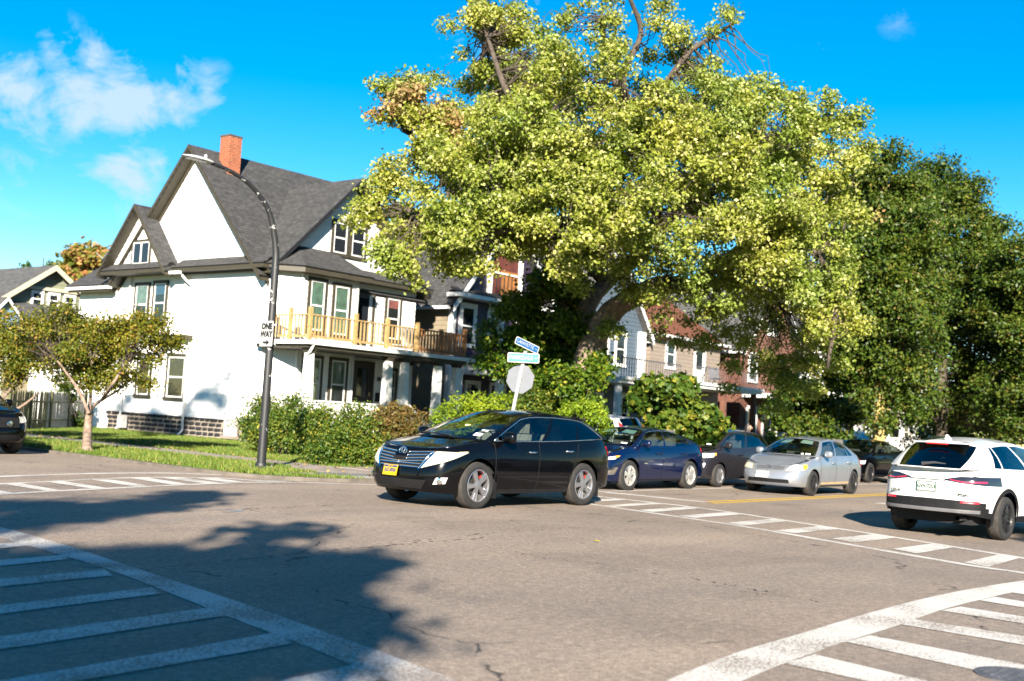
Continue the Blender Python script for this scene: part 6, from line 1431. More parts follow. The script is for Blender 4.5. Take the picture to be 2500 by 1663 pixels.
for sd in (1, -1):
    V.patch('headlight', M_LAMPY, [(sy(.46), .615), (sy(.80), .735), (V.s_x(1.68), .90), (sy(.61), .90)], sd, .016, 14, 6, thick=.02, label='sun-hazed headlight')
    V.patch('indicator', mat('lamp_hazy_amber', (.80, .62, .30), .3), [(V.s_x(1.93), .85), (V.s_x(1.78), .89), (V.s_x(1.68), .915), (V.s_x(1.9), .905)], sd, .022, 6, 3)
    V.patch('fog_surround', M_LAMP, [(sy(.70), .38), (sy(.84), .40), (sy(.855), .50), (sy(.74), .49)], sd, .012, 6, 4)
    fp = V.out(sy(.785), .44, sd, .008); MB().lathe([(.052, -.02), (.055, .01), (.04, .016), (.002, .012)], n=18, axis='y').build('fog_lamp', M_CHROME, V.t, smooth=True, local=True); V.t.children[-1]
    fo_ = [o for o in V.t.children if o.name.startswith('fog_lamp')][-1]; fo_.location = fp; fo_.rotation_euler = (0, 0, -PI / 2 + sd * .45)
    V.patch('tail_light', M_RED, [(V.s_x(-2.28), .88), (sy(.70, True), .88), (sy(.62, True), 1.06), (V.s_x(-2.18), 1.06)], sd, .012, 8, 4, thick=.015); V.patch('reversing_light', M_LAMP, [(V.s_x(-2.32), .80), (sy(.74, True), .80), (sy(.7, True), .875), (V.s_x(-2.28), .875)], sd, .012, 6, 2)
    for xa in (V.x_axF, V.x_axR):   # mud flaps behind the wheels
        MB().box((xa - .425, sd * (V.w - .11), .30), (.02, .17, .27)).build('mud_flap', M_PLAS, V.t, local=True)
V.patch('lower_intake', M_PLAS, [(-sy(.52), .30), (sy(.52), .30), (sy(.60), .44), (-sy(.60), .44)], 1, .008, 18, 4)
mb = MB()
for i in range(26):
    for j in range(4):
        y = -.5 + i * .04 + (.02 if j % 2 else 0); z = .315 + j * .033
        if abs(y) > .53: continue
        c = V.out(sy(abs(y)), z, 1 if y >= 0 else -1, .012); mb.tube([c + Vector((0, .018 * math.cos(a), .018 * math.sin(a))) for a in np.linspace(PI / 6, 2 * PI + PI / 6, 7)], .004, 4, False)
tag(mb.build('intake_mesh', M_PLAS, V.t, local=True), kind='stuff')
pl = V.plate(True, .555, M_PLATEY, y=-.0, txt='JGD-8930', txtm=M_NAVY, off=.03); pl.location.y -= .12
MB().box((.002, 0, .06), (.009, .3, .03)).build('plate_band', M_NAVY, pl, local=True)
text_part('plate_text', 'NEW YORK', .024, M_PLATEY, pl, (.0075, 0, .06), (PI / 2, 0, PI / 2))
for (x0, z0, x1, z1) in ((1.02, .30, 1.02, 1.07), (-.05, .30, -.12, 1.08), (-1.02, .62, -1.22, 1.10), (-1.02, .62, -.92, .30)): V.ribbon('panel_gap', GAP, x0, z0, x1, z1, .012)
V.ribbon('panel_gap', GAP, 1.02, .30, -.92, .30, .01); V.ribbon('sill_trim', M_PLAS, .95, .26, -.95, .27, .05)
V.mirrors(.78, 1.16, P_BLK, (.15, .13, .10)); V.handles(((.10, .93), (-.92, .96)), M_CHROME)
for side in (1, -1):     # bright line round the side windows
    pts = [V.sidept(0.03, .03, .03, side)] + [V.sidept(u, u, .03, side) for u in np.linspace(.1, .9, 9)]; up = [V.sidept(.03, .05, v, side) for v in np.linspace(.05, .9, 8)] + [V.sidept(u, u, .93, side) for u in np.linspace(.1, .88, 12)] + [V.sidept(.91, .93, v, side) for v in np.linspace(.9, .04, 6)]
    for P_ in (pts, up): MB().tube([p + Vector((0, side * .008, 0)) for p in P_], .009, 5).build('window_trim', M_CHROME, V.t, smooth=True, local=True)
MB().tube([V.PA(.3, .02) + Vector((.03, 0, .01)), V.PA(.55, .06) + Vector((.02, 0, .02)), V.PA(.85, .06) + Vector((.02, 0, .02))], .012, 4).build('wiper', M_PLAS, V.t, local=True)
def on_glass(P, u, v, w, h, m, name, par, n=.012):
    e = .02; o = P(u, v); du = (P(u + e, v) - P(u - e, v)).normalized(); dv = (P(u, v + e) - P(u, v - e)).normalized(); nn = du.cross(dv).normalized(); 
    if nn.z < 0: nn = -nn
    q = [o + nn * n + du * a * w / 2 + dv * b * h / 2 for a, b in ((-1, -1), (1, -1), (1, 1), (-1, 1))]
    return mesh_obj(name, q, [(0, 1, 2, 3)], m, par, local=True), o + nn * n, du, dv
on_glass(V.PA, .13, .16, .13, .1, M_STICK, 'inspection_sticker', V.t); on_glass(V.PA, .12, .32, .11, .05, M_STICK, 'inspection_sticker', V.t)
_, o_, du, dv = on_glass(V.PA, .36, .42, .001, .001, M_STICK, 'heart_ornament', V.t, .01); ho = [c for c in V.t.children if c.name.startswith('heart_ornament')][-1]
hp = [(16 * math.sin(t) ** 3, 13 * math.cos(t) - 5 * math.cos(2 * t) - 2 * math.cos(3 * t) - math.cos(4 * t)) for t in np.linspace(0, 2 * PI, 28)[:-1]]
bpy.data.objects.remove(ho); mesh_obj('heart_ornament', [o_ + du * x * .0034 + dv * y * .0034 for x, y in hp], [tuple(range(27))], mat('heart_cream', (.75, .6, .3), .6), V.t, local=True)
for side in (1, -1): MB().tube([V.roofpt(.97, .15 if side > 0 else .85) + Vector((0, 0, .02)), V.roofpt(.2, .12 if side > 0 else .88) + Vector((0, 0, .03))], .012, 5).build('roof_moulding', M_PLAS, V.t, local=True)
MB().hexa([V.roofpt(.97, .1) + Vector((0, 0, .02)), V.roofpt(.97, .9) + Vector((0, 0, .02)), V.roofpt(1, .85) + Vector((-.22, 0, -.01)), V.roofpt(1, .15) + Vector((-.22, 0, -.01))], [V.roofpt(.97, .1) + Vector((0, 0, .045)), V.roofpt(.97, .9) + Vector((0, 0, .045)), V.roofpt(1, .85) + Vector((-.22, 0, .01)), V.roofpt(1, .15) + Vector((-.22, 0, .01))]).build('spoiler', P_BLK, V.t, local=True)

# ---- white crossover seen from behind
SPH = dict(wb=2.655, fo=.88, ro=1.04, W=1.84, H=1.62, wr=.345, gc=.26, arch=.075, top=[(2.2, .90), (1.9, .98), (1.3, 1.06), (.4, 1.08), (-1.0, 1.10), (-1.9, 1.12), (-2.37, 1.08)], bot=[(2.2, .28), (1.3, .27), (-1.3, .28), (-2.0, .36), (-2.37, .42)],
     wf=WF, fi=FI, ri=[(-.1, .14), (0, .10), (.12, .02), (.25, .0), (.4, .03), (.6, .05), (.8, .06), (.95, .11), (1.05, .16)], A=(1.0, .15), C=(-2.26, -1.62), zroof=[(.15, 1.50), (-.3, 1.545), (-.9, 1.54), (-1.62, 1.47)], wroof=.57, kr=1.45, bulge=(.28, .1), bulge_r=(.12, .16), rcrown=.07, crown=.05, bow=.05,
     lines=[(0, 0, 0), (.05, .07, 1), (.38, .44, 0), (.41, .47, 2), (.72, .82, 0), (.735, .84, 2), (.81, .87, 0), (1, 1, 0)], rear_glass=M_CDARK)
W_ = Car('white_crossover', 'white crossover seen from behind with dark lower bumper leaving at the right', (20.67, 6.04), -4.9, SPH)
P_WHT = car_paint('paint_white', (0.55, 0.55, 0.545), .0, .3)
def cladh(c):
    return c.z < max(.36, .62 - max(0, c.x + 2.05) * .85)
W_.build_body(P_WHT, cladh, M_PLAS)
W_.wheels('h', M_RIMB, 'twin', 5, .23, .22)
sr = lambda y: W_.s_y(y, True)
def arch_trim(c, m, wd):
    for xa in (c.x_axF, c.x_axR):
        for sd in (1, -1):
            def f(u, v):
                a = -.25 + u * (PI + .5); r = c.Ra - .005 + wd * v; return c.out(c.s_x(xa + r * math.cos(a)), c.sp['wr'] + r * math.sin(a), sd, .012 - .008 * v)
            MB().grid(f, 30, 2).build('arch_trim', m, c.t, smooth=True, local=True)
arch_trim(W_, M_PLAS, .065)
def rear_span(name, m, y0, y1, z0, z1, off, z0b=None, z1b=None, n=16, thick=.0):
    """strip across the tail from y0 to y1 (left positive)"""
    def f(u, v):
        y = y0 + (y1 - y0) * u; a = z0 + ((z0b if z0b is not None else z0) - z0) * u; b = z1 + ((z1b if z1b is not None else z1) - z1) * u
        return W_.out(sr(min(abs(y), .985 * W_.w)), a + (b - a) * v, 1 if y >= 0 else -1, off)
    mb = MB().grid(f, n, 3); return mb.build(name, m, W_.t, smooth=True, local=True)
rear_span('skid_trim', mat('satin_grey', (.20, .20, .21), .35, .6), -.78, .78, .42, .475, .014, n=30)
rear_span('light_bar_gap', GAP, -.30, .30, .905, .918, .006)
for sd in (1, -1):
    rear_span('tail_light', M_SMOKE, sd * .28, sd * .52, .918, .935, .010, .885, .985, 10); rear_span('tail_light', M_SMOKE, sd * .52, sd * .90, .885, .985, .010, .855, .995, 12)
    rear_span('light_strip', M_REDL, sd * .36, sd * .58, .925, .934, .014, .893, .906); rear_span('light_strip', M_REDL, sd * .58, sd * .82, .893, .906, .014, .90, .925)
    rear_span('reflector', M_RED, sd * .52, sd * .76, .575, .612, .010)
    rear_span('panel_gap', GAP, sd * .70, sd * .705, .62, .875, .004, n=2)
    W_.patch('tail_light_side', M_SMOKE, [(W_.s_x(-2.2), .885), (W_.s_x(-2.02), .91), (W_.s_x(-2.04), .985), (W_.s_x(-2.2), 1.0)], sd, .008, 6, 3)
pl = W_.plate(False, .80, M_PLATEW, txt='GVV-7253', txtm=M_DKGRN, off=.012, y=0.0, size=.085)
for a in ((0, .073, .31, .012), (0, -.073, .31, .012)): MB().box((-.002, a[0], a[1]), (.012, a[2], a[3])).build('plate_frame', M_DKGRN, pl, local=True)
for a in (-.152, .152): MB().box((-.002, a, 0), (.012, .012, .15)).build('plate_frame', M_DKGRN, pl, local=True)
hp_ = W_.out(0, 1.0, 1, .016)
hm = MB()
for y_ in (-.034, .034): hm.box((hp_.x, y_, 1.0), (.012, .016, .075))
hm.box((hp_.x, 0, .998), (.012, .06, .014)); hm.build('emblem', M_PLASG, W_.t, local=True)
for tx_, yy in (('HR-V', .52), ('SPORT', -.55)):
    p = W_.out(sr(abs(yy)), .70, 1 if yy > 0 else -1, .026); text_part('badge', tx_, .06, M_CHROME if yy > 0 else M_PLAS, W_.t, p, (PI / 2, 0, -PI / 2 + (-.05 if yy > 0 else .05)), sx_=1.25, off=.002)
MB().tube([(-2.0, -.52, .33), (-2.30, -.52, .34), (-2.36, -.52, .34)], [.035, .035, .04], 14, False).build('exhaust_pipe', M_CHROME, W_.t, smooth=True, local=True)
MB().tube([(-1.2, .3, .32), (-1.6, -.2, .3), (-2.0, -.52, .33)], .04, 8).build('exhaust_pipe', M_PLASG, W_.t, smooth=True, local=True)
MB().hexa([W_.PC(.1, .96) + Vector((0, 0, .02)), W_.PC(.9, .96) + Vector((0, 0, .02)), W_.PC(.88, .95) + Vector((-.2, 0, .01)), W_.PC(.12, .95) + Vector((-.2, 0, .01))], [W_.PC(.1, 1) + Vector((.05, 0, .03)), W_.PC(.9, 1) + Vector((.05, 0, .03)), W_.PC(.88, 1) + Vector((-.16, 0, .01)), W_.PC(.12, 1) + Vector((-.16, 0, .01))]).build('spoiler', P_WHT, W_.t, local=True)
c_ = W_.PC(.5, .9); MB().box((c_.x - .13, 0, c_.z - .012), (.02, .36, .02)).build('brake_light', M_RED, W_.t, local=True)
c_ = W_.PC(.5, .12) + Vector((-.025, 0, .01)); MB().tube([c_ + Vector((0, .08, 0)), c_ + Vector((0, -.12, .03)), c_ + Vector((0, -.3, .02))], [.03, .018, .008], 6).build('rear_wiper', M_PLASG, W_.t, local=True)
rp = W_.roofpt(.9, .5); MB().hexa([(rp.x + .1, -.03, rp.z), (rp.x + .1, .03, rp.z), (rp.x - .06, .035, rp.z), (rp.x - .06, -.035, rp.z)], [(rp.x - .02, -.006, rp.z + .075), (rp.x - .02, .006, rp.z + .075), (rp.x - .07, .01, rp.z + .08), (rp.x - .07, -.01, rp.z + .08)]).build('antenna_fin', P_WHT, W_.t, local=True)
W_.mirrors(.72, 1.15, P_WHT); W_.handles(((-.05, .95),), P_WHT)
for (x0, z0, x1, z1) in ((.95, .36, .95, 1.05), (-.1, .36, -.15, 1.06), (-.95, .7, -1.1, 1.08)): W_.ribbon('panel_gap', GAP, x0, z0, x1, z1, .01)

# ---- sedans and hatchback
def sedan_spec(**k):
    d = dict(wb=2.62, fo=.88, ro=.96, W=1.715, H=1.44, wr=.305, gc=.2, arch=.05, top=[(2.19, .70), (1.95, .78), (1.5, .88), (.95, .95), (0, .955), (-1.0, .97), (-1.7, .985), (-2.27, .93)], bot=[(2.19, .22), (1.3, .2), (-1.3, .22), (-2.27, .30)], wf=WF, fi=FI, ri=RI, A=(1.0, .22), C=(-1.72, -1.02), zroof=[(.22, 1.34), (-.2, 1.385), (-.6, 1.385), (-1.02, 1.335)], wroof=.53, bulge=(.28, .1), bulge_r=(.22, .10), rcrown=.055, crown=.05, bow=.04,
             lines=[(0, 0, 0), (.05, .05, 1), (.40, .50, 0), (.43, .53, 1), (.74, .93, 0), (.755, .945, 1), (.86, .955, 0), (1, 1, 0)], rear_glass=M_CGLASS)
    d.update(k); return d
def common(c, paint, lampm, amber, grille_z, grille_w, tail, intake=None, gm=M_PLAS, handle=M_CHROME, doors=((.92, -.02, -1.0)), lampc=None, gaps=True):
    sy = c.s_y; a, b, r = doors
    for sd in (1, -1):
        q = lampc or [(sy(.48), .60), (c.s_x(c.xf - .42), .62), (c.s_x(c.xf - .48), .74), (sy(.55), .70)]
        c.patch('headlight', lampm, q, sd, .010, 12, 5, thick=.015)
        if amber: c.patch('indicator', M_AMBER, amber, sd, .016, 5, 4)
        c.patch('tail_light', M_RED, tail, sd, .010, 10, 4, thick=.012)
    c.patch('grille', gm, [(-sy(grille_w), grille_z[0]), (sy(grille_w), grille_z[0]), (sy(grille_w * 1.05), grille_z[1]), (-sy(grille_w * 1.05), grille_z[1])], 1, .008, 16, 3)
    if intake: c.patch('lower_intake', M_PLAS, [(-sy(intake[2]), intake[0]), (sy(intake[2]), intake[0]), (sy(intake[2] * .95), intake[1]), (-sy(intake[2] * .95), intake[1])], 1, .008, 16, 3)
    top = c.zt(0) - .02
    for (x0, z0, x1, z1) in ((a, .28, a, top), (b, .28, b - .05, top), (r, .58, r - .15, top)): c.ribbon('panel_gap', GAP, x0, z0, x1, z1, .010)
    c.ribbon('sill_trim', M_PLAS, c.x_axF - .4, .235, c.x_axR + .4, .24, .04)
    c.mirrors(c.sp['A'][0] - .33, c.zt(.6) + .07, paint); c.handles(((b + .16, top - .13), (r + .10, top - .12)), handle)
def sun_visors(c, m):
    for u0 in (.16, .62):
        q = [c.PA(u, v) + Vector((-.03, 0, -.02)) for u, v in ((u0, .74), (u0 + .24, .74), (u0 + .24, .94), (u0, .94))]; mesh_obj('sun_visor', q, [(0, 1, 2, 3)], m, c.t, local=True)
# silver sedan driving towards the junction
CV = Car('silver_sedan', 'silver four-door sedan with black wheels driving beside the yellow centre line', (27.78, 12.6), 181.2, sedan_spec())
P_SIL = car_paint('paint_silver', (0.26, 0.28, 0.315), .55, .3)
CV.build_body(P_SIL); CV.wheels('c', M_RIMB, 'twin', 6, .205, .2)
s1 = CV.s_y
common(CV, P_SIL, M_LAMPY, [(CV.s_x(1.88), .63), (CV.s_x(1.72), .66), (CV.s_x(1.72), .76), (CV.s_x(1.9), .745)], (.60, .68), .36, [(s1(.45, True), .72), (CV.s_x(-1.95), .72), (CV.s_x(-1.98), .90), (s1(.5, True), .88)], (.29, .38, .55), gm=M_PLASG, handle=P_SIL, lampc=[(s1(.42), .58), (CV.s_x(1.82), .62), (CV.s_x(1.78), .77), (s1(.5), .70)])
for k in range(3): CV.patch('slat', P_SIL, [(-s1(.36), .605 + k * .026), (s1(.36), .605 + k * .026), (s1(.37), .617 + k * .026), (-s1(.37), .617 + k * .026)], 1, .014, 12, 1)
ep = CV.out(0, .645, 1, .022); MB().box((ep.x, -.028, ep.z), (.01, .012, .075)).box((ep.x, .028, ep.z), (.01, .012, .075)).box((ep.x, 0, ep.z), (.01, .05, .012)).build('emblem', M_CHROME, CV.t, local=True)
CV.plate(True, .47, M_PLATEW, off=.025).location.y -= .12
CV.ribbon('rub_strip', mat('beige_trim', (.36, .25, .14), .5), .85, .30, -.95, .31, .05); sun_visors(CV, mat('visor_pale', (.42, .52, .44), .8)); on_glass(CV.PA, .14, .10, .12, .06, M_STICK, 'inspection_sticker', CV.t); on_glass(CV.PA, .22, .09, .06, .05, M_STICK, 'inspection_sticker', CV.t)
# dark blue parked sedan
MB_ = Car('blue_sedan', 'dark blue parked sedan with bright alloy wheels behind the black car', (23.12, 14.92), 180, sedan_spec(wb=2.70, fo=.97, ro=1.0, W=1.85, H=1.46, wr=.34, arch=.06, top=[(2.4, .74), (2.1, .86), (1.6, .95), (1.0, 1.0), (0, 1.0), (-1.0, 1.02), (-1.9, 1.06), (-2.51, 1.02)], bot=[(2.4, .22), (1.4, .2), (-1.4, .22), (-2.5, .32)], A=(1.15, .25), C=(-2.05, -1.0), zroof=[(.25, 1.36), (-.2, 1.405), (-.6, 1.40), (-1.0, 1.35)], wroof=.57))
P_BLU = car_paint('paint_blue', (0.001, 0.0055, 0.03), .1, .25)
MB_.build_body(P_BLU); MB_.wheels('m', M_RIMS, 'wide', 5, .232, .21); s2 = MB_.s_y
common(MB_, P_BLU, M_LAMP, [(MB_.s_x(1.98), .71), (MB_.s_x(1.84), .76), (MB_.s_x(1.80), .79), (MB_.s_x(1.96), .775)], (.58, .70), .5, [(s2(.6, True), .86), (MB_.s_x(-2.0), .90), (MB_.s_x(-2.05), 1.0), (s2(.62, True), .98)], (.30, .48, .62), handle=P_BLU, doors=(1.0, 0, -1.05), lampc=[(s2(.52), .66), (MB_.s_x(1.95), .70), (MB_.s_x(1.82), .79), (s2(.6), .72)])
for sd in (1, -1): MB_.patch('fog_trim', M_CHROME, [(s2(.66), .34), (s2(.86), .36), (s2(.88), .53), (s2(.70), .50)], sd, .012, 6, 4)
for side in (1, -1): MB().tube([MB_.sidept(.03, .03, v, side) + Vector((0, side * .008, 0)) for v in np.linspace(.03, .9, 6)] + [MB_.sidept(u, u, .93, side) + Vector((0, side * .008, 0)) for u in np.linspace(.1, .95, 12)], .008, 5).build('window_trim', M_CHROME, MB_.t, smooth=True, local=True)
MB_.ribbon('badge', M_CHROME, .80, .62, .66, .62, .02); on_glass(MB_.PA, .14, .12, .14, .06, M_STICK, 'inspection_sticker', MB_.t); sun_visors(MB_, mat('visor_mint', (.25, .40, .35), .8))
# charcoal parked hatchback
FT = Car('charcoal_hatchback', 'dark charcoal parked hatchback between the blue sedan and the silver sedan', (27.68, 15.1), 180, sedan_spec(wb=2.53, fo=.84, ro=.72, W=1.70, H=1.52, wr=.30, top=[(2.1, .82), (1.85, .93), (1.5, 1.0), (1.3, 1.02), (0, 1.0), (-1.0, 1.05), (-1.98, 1.08)], bot=[(2.1, .22), (1.2, .2), (-1.2, .22), (-1.98, .32)], A=(1.36, .35), C=(-1.88, -1.55), zroof=[(.35, 1.42), (-.2, 1.465), (-.9, 1.455), (-1.55, 1.40)], wroof=.56, bulge=(.3, .1), bulge_r=(.08, .08), lines=[(0, 0, 0), (.04, .04, 1), (.13, .07, 0), (.145, .08, 1), (.46, .46, 0), (.49, .49, 2), (.78, .80, 0), (.80, .82, 2), (.93, .93, 0), (1, 1, 0)]))
P_CHA = car_paint('paint_charcoal', (0.022, 0.021, 0.026), .4, .28)
FT.build_body(P_CHA); FT.wheels('f', M_RIM, 'twin', 6, .2, .19); s3 = FT.s_y
common(FT, P_CHA, M_LAMP, [(FT.s_x(1.62), .80), (FT.s_x(1.52), .82), (FT.s_x(1.5), .88), (FT.s_x(1.6), .88)], (.62, .72), .5, [(s3(.6, True), .8), (FT.s_x(-1.7), .8), (FT.s_x(-1.72), 1.02), (s3(.62, True), 1.02)], (.28, .42, .55), gm=M_CHROME, handle=P_CHA, doors=(1.0, .02, -.9), lampc=[(s3(.48), .72), (FT.s_x(1.62), .77), (FT.s_x(1.55), .88), (s3(.55), .85)])
FT.patch('chin_trim', mat('satin_lilac', (.42, .40, .44), .3, .5), [(-s3(.70), .50), (s3(.70), .50), (s3(.72), .61), (-s3(.72), .61)], 1, .010, 16, 3); on_glass(FT.PA, .14, .12, .12, .06, M_STICK, 'inspection_sticker', FT.t)
for sd in (1, -1):
    c = FT.out(s3(.62), .36, sd, .02); MB().lathe([(.05, -.02), (.045, .01), (.002, .012)], n=14, axis='y').build('fog_lamp', M_LAMP, FT.t, smooth=True, local=True); o = [q for q in FT.t.children if q.name.startswith('fog_lamp')][-1]; o.location = c; o.rotation_euler = (0, 0, -PI / 2)
# black sedan farther along the kerb
BS = Car('black_sedan', 'black parked sedan half hidden behind the silver sedan', (38.5, 15.35), 180, sedan_spec(wb=2.7, fo=.92, ro=1.0, W=1.8, H=1.45, wr=.33, arch=.055, top=[(2.27, .74), (1.95, .86), (1.5, .94), (1.0, .98), (0, .99), (-1.0, 1.0), (-1.8, 1.04), (-2.35, 1.0)], bot=[(2.27, .22), (1.3, .2), (-1.3, .22), (-2.35, .32)], A=(1.08, .22), C=(-1.95, -1.0), zroof=[(.22, 1.35), (-.2, 1.395), (-.6, 1.39), (-1.0, 1.34)], wroof=.55))
BS.build_body(P_BLK); BS.wheels('b', M_RIMB, 'twin', 5, .22, .2); s4 = BS.s_y
common(BS, P_BLK, M_LAMP, None, (.56, .7), .5, [(s4(.5, True), .82), (BS.s_x(-1.95), .84), (BS.s_x(-2.0), .97), (s4(.55, True), .95)], (.28, .44, .6), handle=P_BLK)
# SUVs built from the tall outline
def suv_spec(**k):
    d = dict(SPH); d.update(dict(lines=[(0, 0, 0), (.05, .06, 1), (.36, .40, 0), (.39, .43, 2), (.68, .72, 0), (.71, .75, 2), (.92, .93, 0), (1, 1, 0)], zroof=[(.15, 1.58), (-.3, 1.625), (-1.0, 1.62), (-1.75, 1.56)], C=(-2.28, -1.9), wroof=.64)); d.update(k); return d
P_TEAL = car_paint('paint_dark_teal', (0.008, 0.022, 0.022), .3, .25)
DS = Car('dark_suv', 'dark teal SUV with roof rails facing the camera behind the white crossover', (38.6, 12.55), 180, suv_spec(rear_glass=M_CDARK))
DS.build_body(P_TEAL); DS.wheels('d', M_RIM, 'twin', 5, .23, .22); s5 = DS.s_y
common(DS, P_TEAL, M_LAMP, None, (.62, .84), .5, [(s5(.6, True), .8), (DS.s_x(-2.0), .8), (DS.s_x(-2.05), 1.05), (s5(.62, True), 1.05)], (.32, .48, .6), handle=P_TEAL, lampc=[(s5(.54), .74), (DS.s_x(1.78), .78), (DS.s_x(1.7), .90), (s5(.6), .86)])
for v in (.06, .94): MB().tube([DS.roofpt(.08, v) + Vector((0, 0, .0)), DS.roofpt(.12, v) + Vector((0, 0, .06)), DS.roofpt(.9, v) + Vector((0, 0, .06)), DS.roofpt(.96, v)], .018, 6).build('roof_rail', M_CHROME, DS.t, local=True)
KS = Car('black_suv', 'black SUV parked at the left edge facing the junction', (12.5, 26.75), -90, suv_spec())
KS.build_body(P_BLK); KS.wheels('k', M_RIM, 'twin', 5, .23, .22); s6 = KS.s_y
common(KS, P_BLK, M_LAMP, None, (.62, .84), .55, [(s6(.6, True), .8), (KS.s_x(-2.0), .8), (KS.s_x(-2.05), 1.05), (s6(.62, True), 1.05)], (.32, .46, .6), handle=P_BLK, lampc=[(s6(.58), .72), (KS.s_x(1.8), .76), (KS.s_x(1.72), .90), (s6(.64), .86)])
KS.patch('fog_trim', M_PLASG, [(s6(.66), .36), (s6(.84), .38), (s6(.86), .52), (s6(.7), .5)], 1, .012, 5, 3)
ep = KS.out(s6(.3), .7, 1, .03); MB().lathe([(.07, 0), (.06, .012), (.001, .014)], n=10, axis='y').build('emblem', M_CHROME, KS.t, local=True); o = [q for q in KS.t.children if q.name.startswith('emblem')][-1]; o.location = ep; o.rotation_euler = (0, 0, -PI / 2)
WS = Car('white_suv', 'white SUV with tall red tail lamp parked nose-in behind the dome hedge', (31.0, 22.0), 88, suv_spec(top=[(2.2, .95), (1.9, 1.02), (1.3, 1.08), (.4, 1.1), (-1.0, 1.12), (-1.9, 1.14), (-2.37, 1.1)]))
WS.build_body(P_WHT); WS.wheels('w', M_RIMS, 'twin', 5, .22, .22); s7 = WS.s_y
common(WS, P_WHT, M_LAMP, None, (.62, .84), .5, [(s7(.72, True), .85), (WS.s_x(-2.12), .85), (WS.s_x(-2.14), 1.10), (s7(.74, True), 1.10)], (.32, .48, .6), handle=P_WHT)
for sd in (1, -1):   # tail lamps climb the rear pillars
    q = [WS.sidept(.985, .985, v, sd) for v in np.linspace(.02, .75, 6)]; MB().tube([p + Vector((-.03, sd * .0, 0)) for p in q], [.075, .075, .07, .065, .05, .03], 6).build('tail_light_upper', M_RED, WS.t, smooth=True, local=True)
SB = Car('silver_suv', 'pale silver-blue car parked in a drive beyond the black sedan', (51.3, 21.4), 180, suv_spec())
SB.build_body(car_paint('paint_pale_blue', (.16, .18, .23), .5, .3)); SB.wheels('s', M_RIMS, 'twin', 5, .23, .22); s8 = SB.s_y
common(SB, MATS['paint_pale_blue'], M_LAMP, None, (.62, .84), .5, [(s8(.6, True), .8), (SB.s_x(-2.0), .8), (SB.s_x(-2.05), 1.05), (s8(.62, True), 1.05)], (.32, .48, .6), handle=M_CHROME)
for v in (.06, .94): MB().tube([SB.roofpt(.08, v), SB.roofpt(.12, v) + Vector((0, 0, .05)), SB.roofpt(.9, v) + Vector((0, 0, .05)), SB.roofpt(.96, v)], .016, 6).build('roof_rail', M_CHROME, SB.t, local=True)
WS.t.location.z = H + .015; SB.t.location.z = H + .015
block('driveway', [(29.2, KY + .05), (32.8, KY + .05), (32.8, 28), (29.2, 28)], .0, H + .014, M_CONC); block('driveway_east', [(44, 19.8), (56, 19.8), (56, 23.2), (44, 23.2)], .0, H + .014, M_CONC)
# ---------------------------------------------------------------- street furniture
M_POLE = None
def pole_mat():
    M, nt, b = newmat('pole_black_peeling')
    tc = nd(nt, 'ShaderNodeTexCoord'); n1 = nd(nt, 'ShaderNodeTexNoise', Scale=6.0, Detail=6.0, Roughness=.65); nt.links.new(tc.outputs['Object'], n1.inputs['Vector'])
    n2 = nd(nt, 'ShaderNodeTexNoise', Scale=1.1, Detail=2.0); nt.links.new(tc.outputs['Object'], n2.inputs['Vector'])
    ad = nd(nt, 'ShaderNodeMath', operation='MULTIPLY_ADD'); nt.links.new(n2.outputs['Fac'], ad.inputs[0]); ad.inputs[1].default_value = .6; nt.links.new(n1.outputs['Fac'], ad.inputs[2])
    f = ramp(nt, ad.outputs[0], [(.93, (0, 0, 0)), (.945, (1, 1, 1))])
    nt.links.new(mixc(nt, f, (.014, .0145, .016), (.36, .36, .35)), b.inputs['Base Color']); b.inputs['Roughness'].default_value = .5
    return M
M_POLE = pole_mat()
LX, LY = 15.85, 19.6
LP = thing('street_lamp', 'black peeling street lamp with curved arm at the grass corner', 'street lamp', (LX, LY, H))
MB().box((0, 0, .02), (.42, .42, .04)).build('base_plate', M_IRON, LP, local=True)
for a in range(4): MB().tube([(.16 * (1 if a % 2 else -1), .16 * (1 if a > 1 else -1), .03), (.16 * (1 if a % 2 else -1), .16 * (1 if a > 1 else -1), .12)], .018, 6).build('bolt', M_IRON, LP, local=True)
arc = [(0, 0, 0), (0, 0, 1.5), (0, 0, 3.0), (0, 0, 4.3), (-.04, 0, 4.85), (-.25, 0, 5.5), (-.55, 0, 5.85), (-.95, 0, 6.1), (-1.45, 0, 6.25), (-1.95, 0, 6.31)]
ap = smooth_pts([Vector(p) for p in arc], 6); rr = np.interp([p.z for p in ap], [0, 4.3, 5.5, 6.31], [.098, .082, .06, .04])
MB().tube(ap, list(rr), 16).build('pole', M_POLE, LP, smooth=True, local=True)
MB().lathe([(.13, .02), (.13, .12), (.105, .16)], n=16).build('collar', M_POLE, LP, smooth=True, local=True)
hd = MB().grid(lambda u, v: (-1.85 - .72 * v, math.sin(u * 2 * PI) * .13 * math.sin(PI * min(1, v * .88 + .14)) ** .6, 6.31 + .02 * v + math.cos(u * 2 * PI) * (.06 if math.cos(u * 2 * PI) > 0 else .03) * math.sin(PI * min(1, v * .88 + .14)) ** .6), 16, 14)
ho = hd.build('lamp_head', mat('lamp_head_grey', (.55, .56, .57), .4, .2), LP, smooth=True, local=True)
MB().box((-2.25, 0, 6.288), (.4, .17, .012)).build('lens', mat('lamp_lens', (.12, .12, .12), .3), ho, local=True); MB().lathe([(.03, 6.37), (.03, 6.44), (.001, 6.45)], (-2.0, 0, 0), 10).build('photocell', MATS['lamp_head_grey'], ho, local=True)
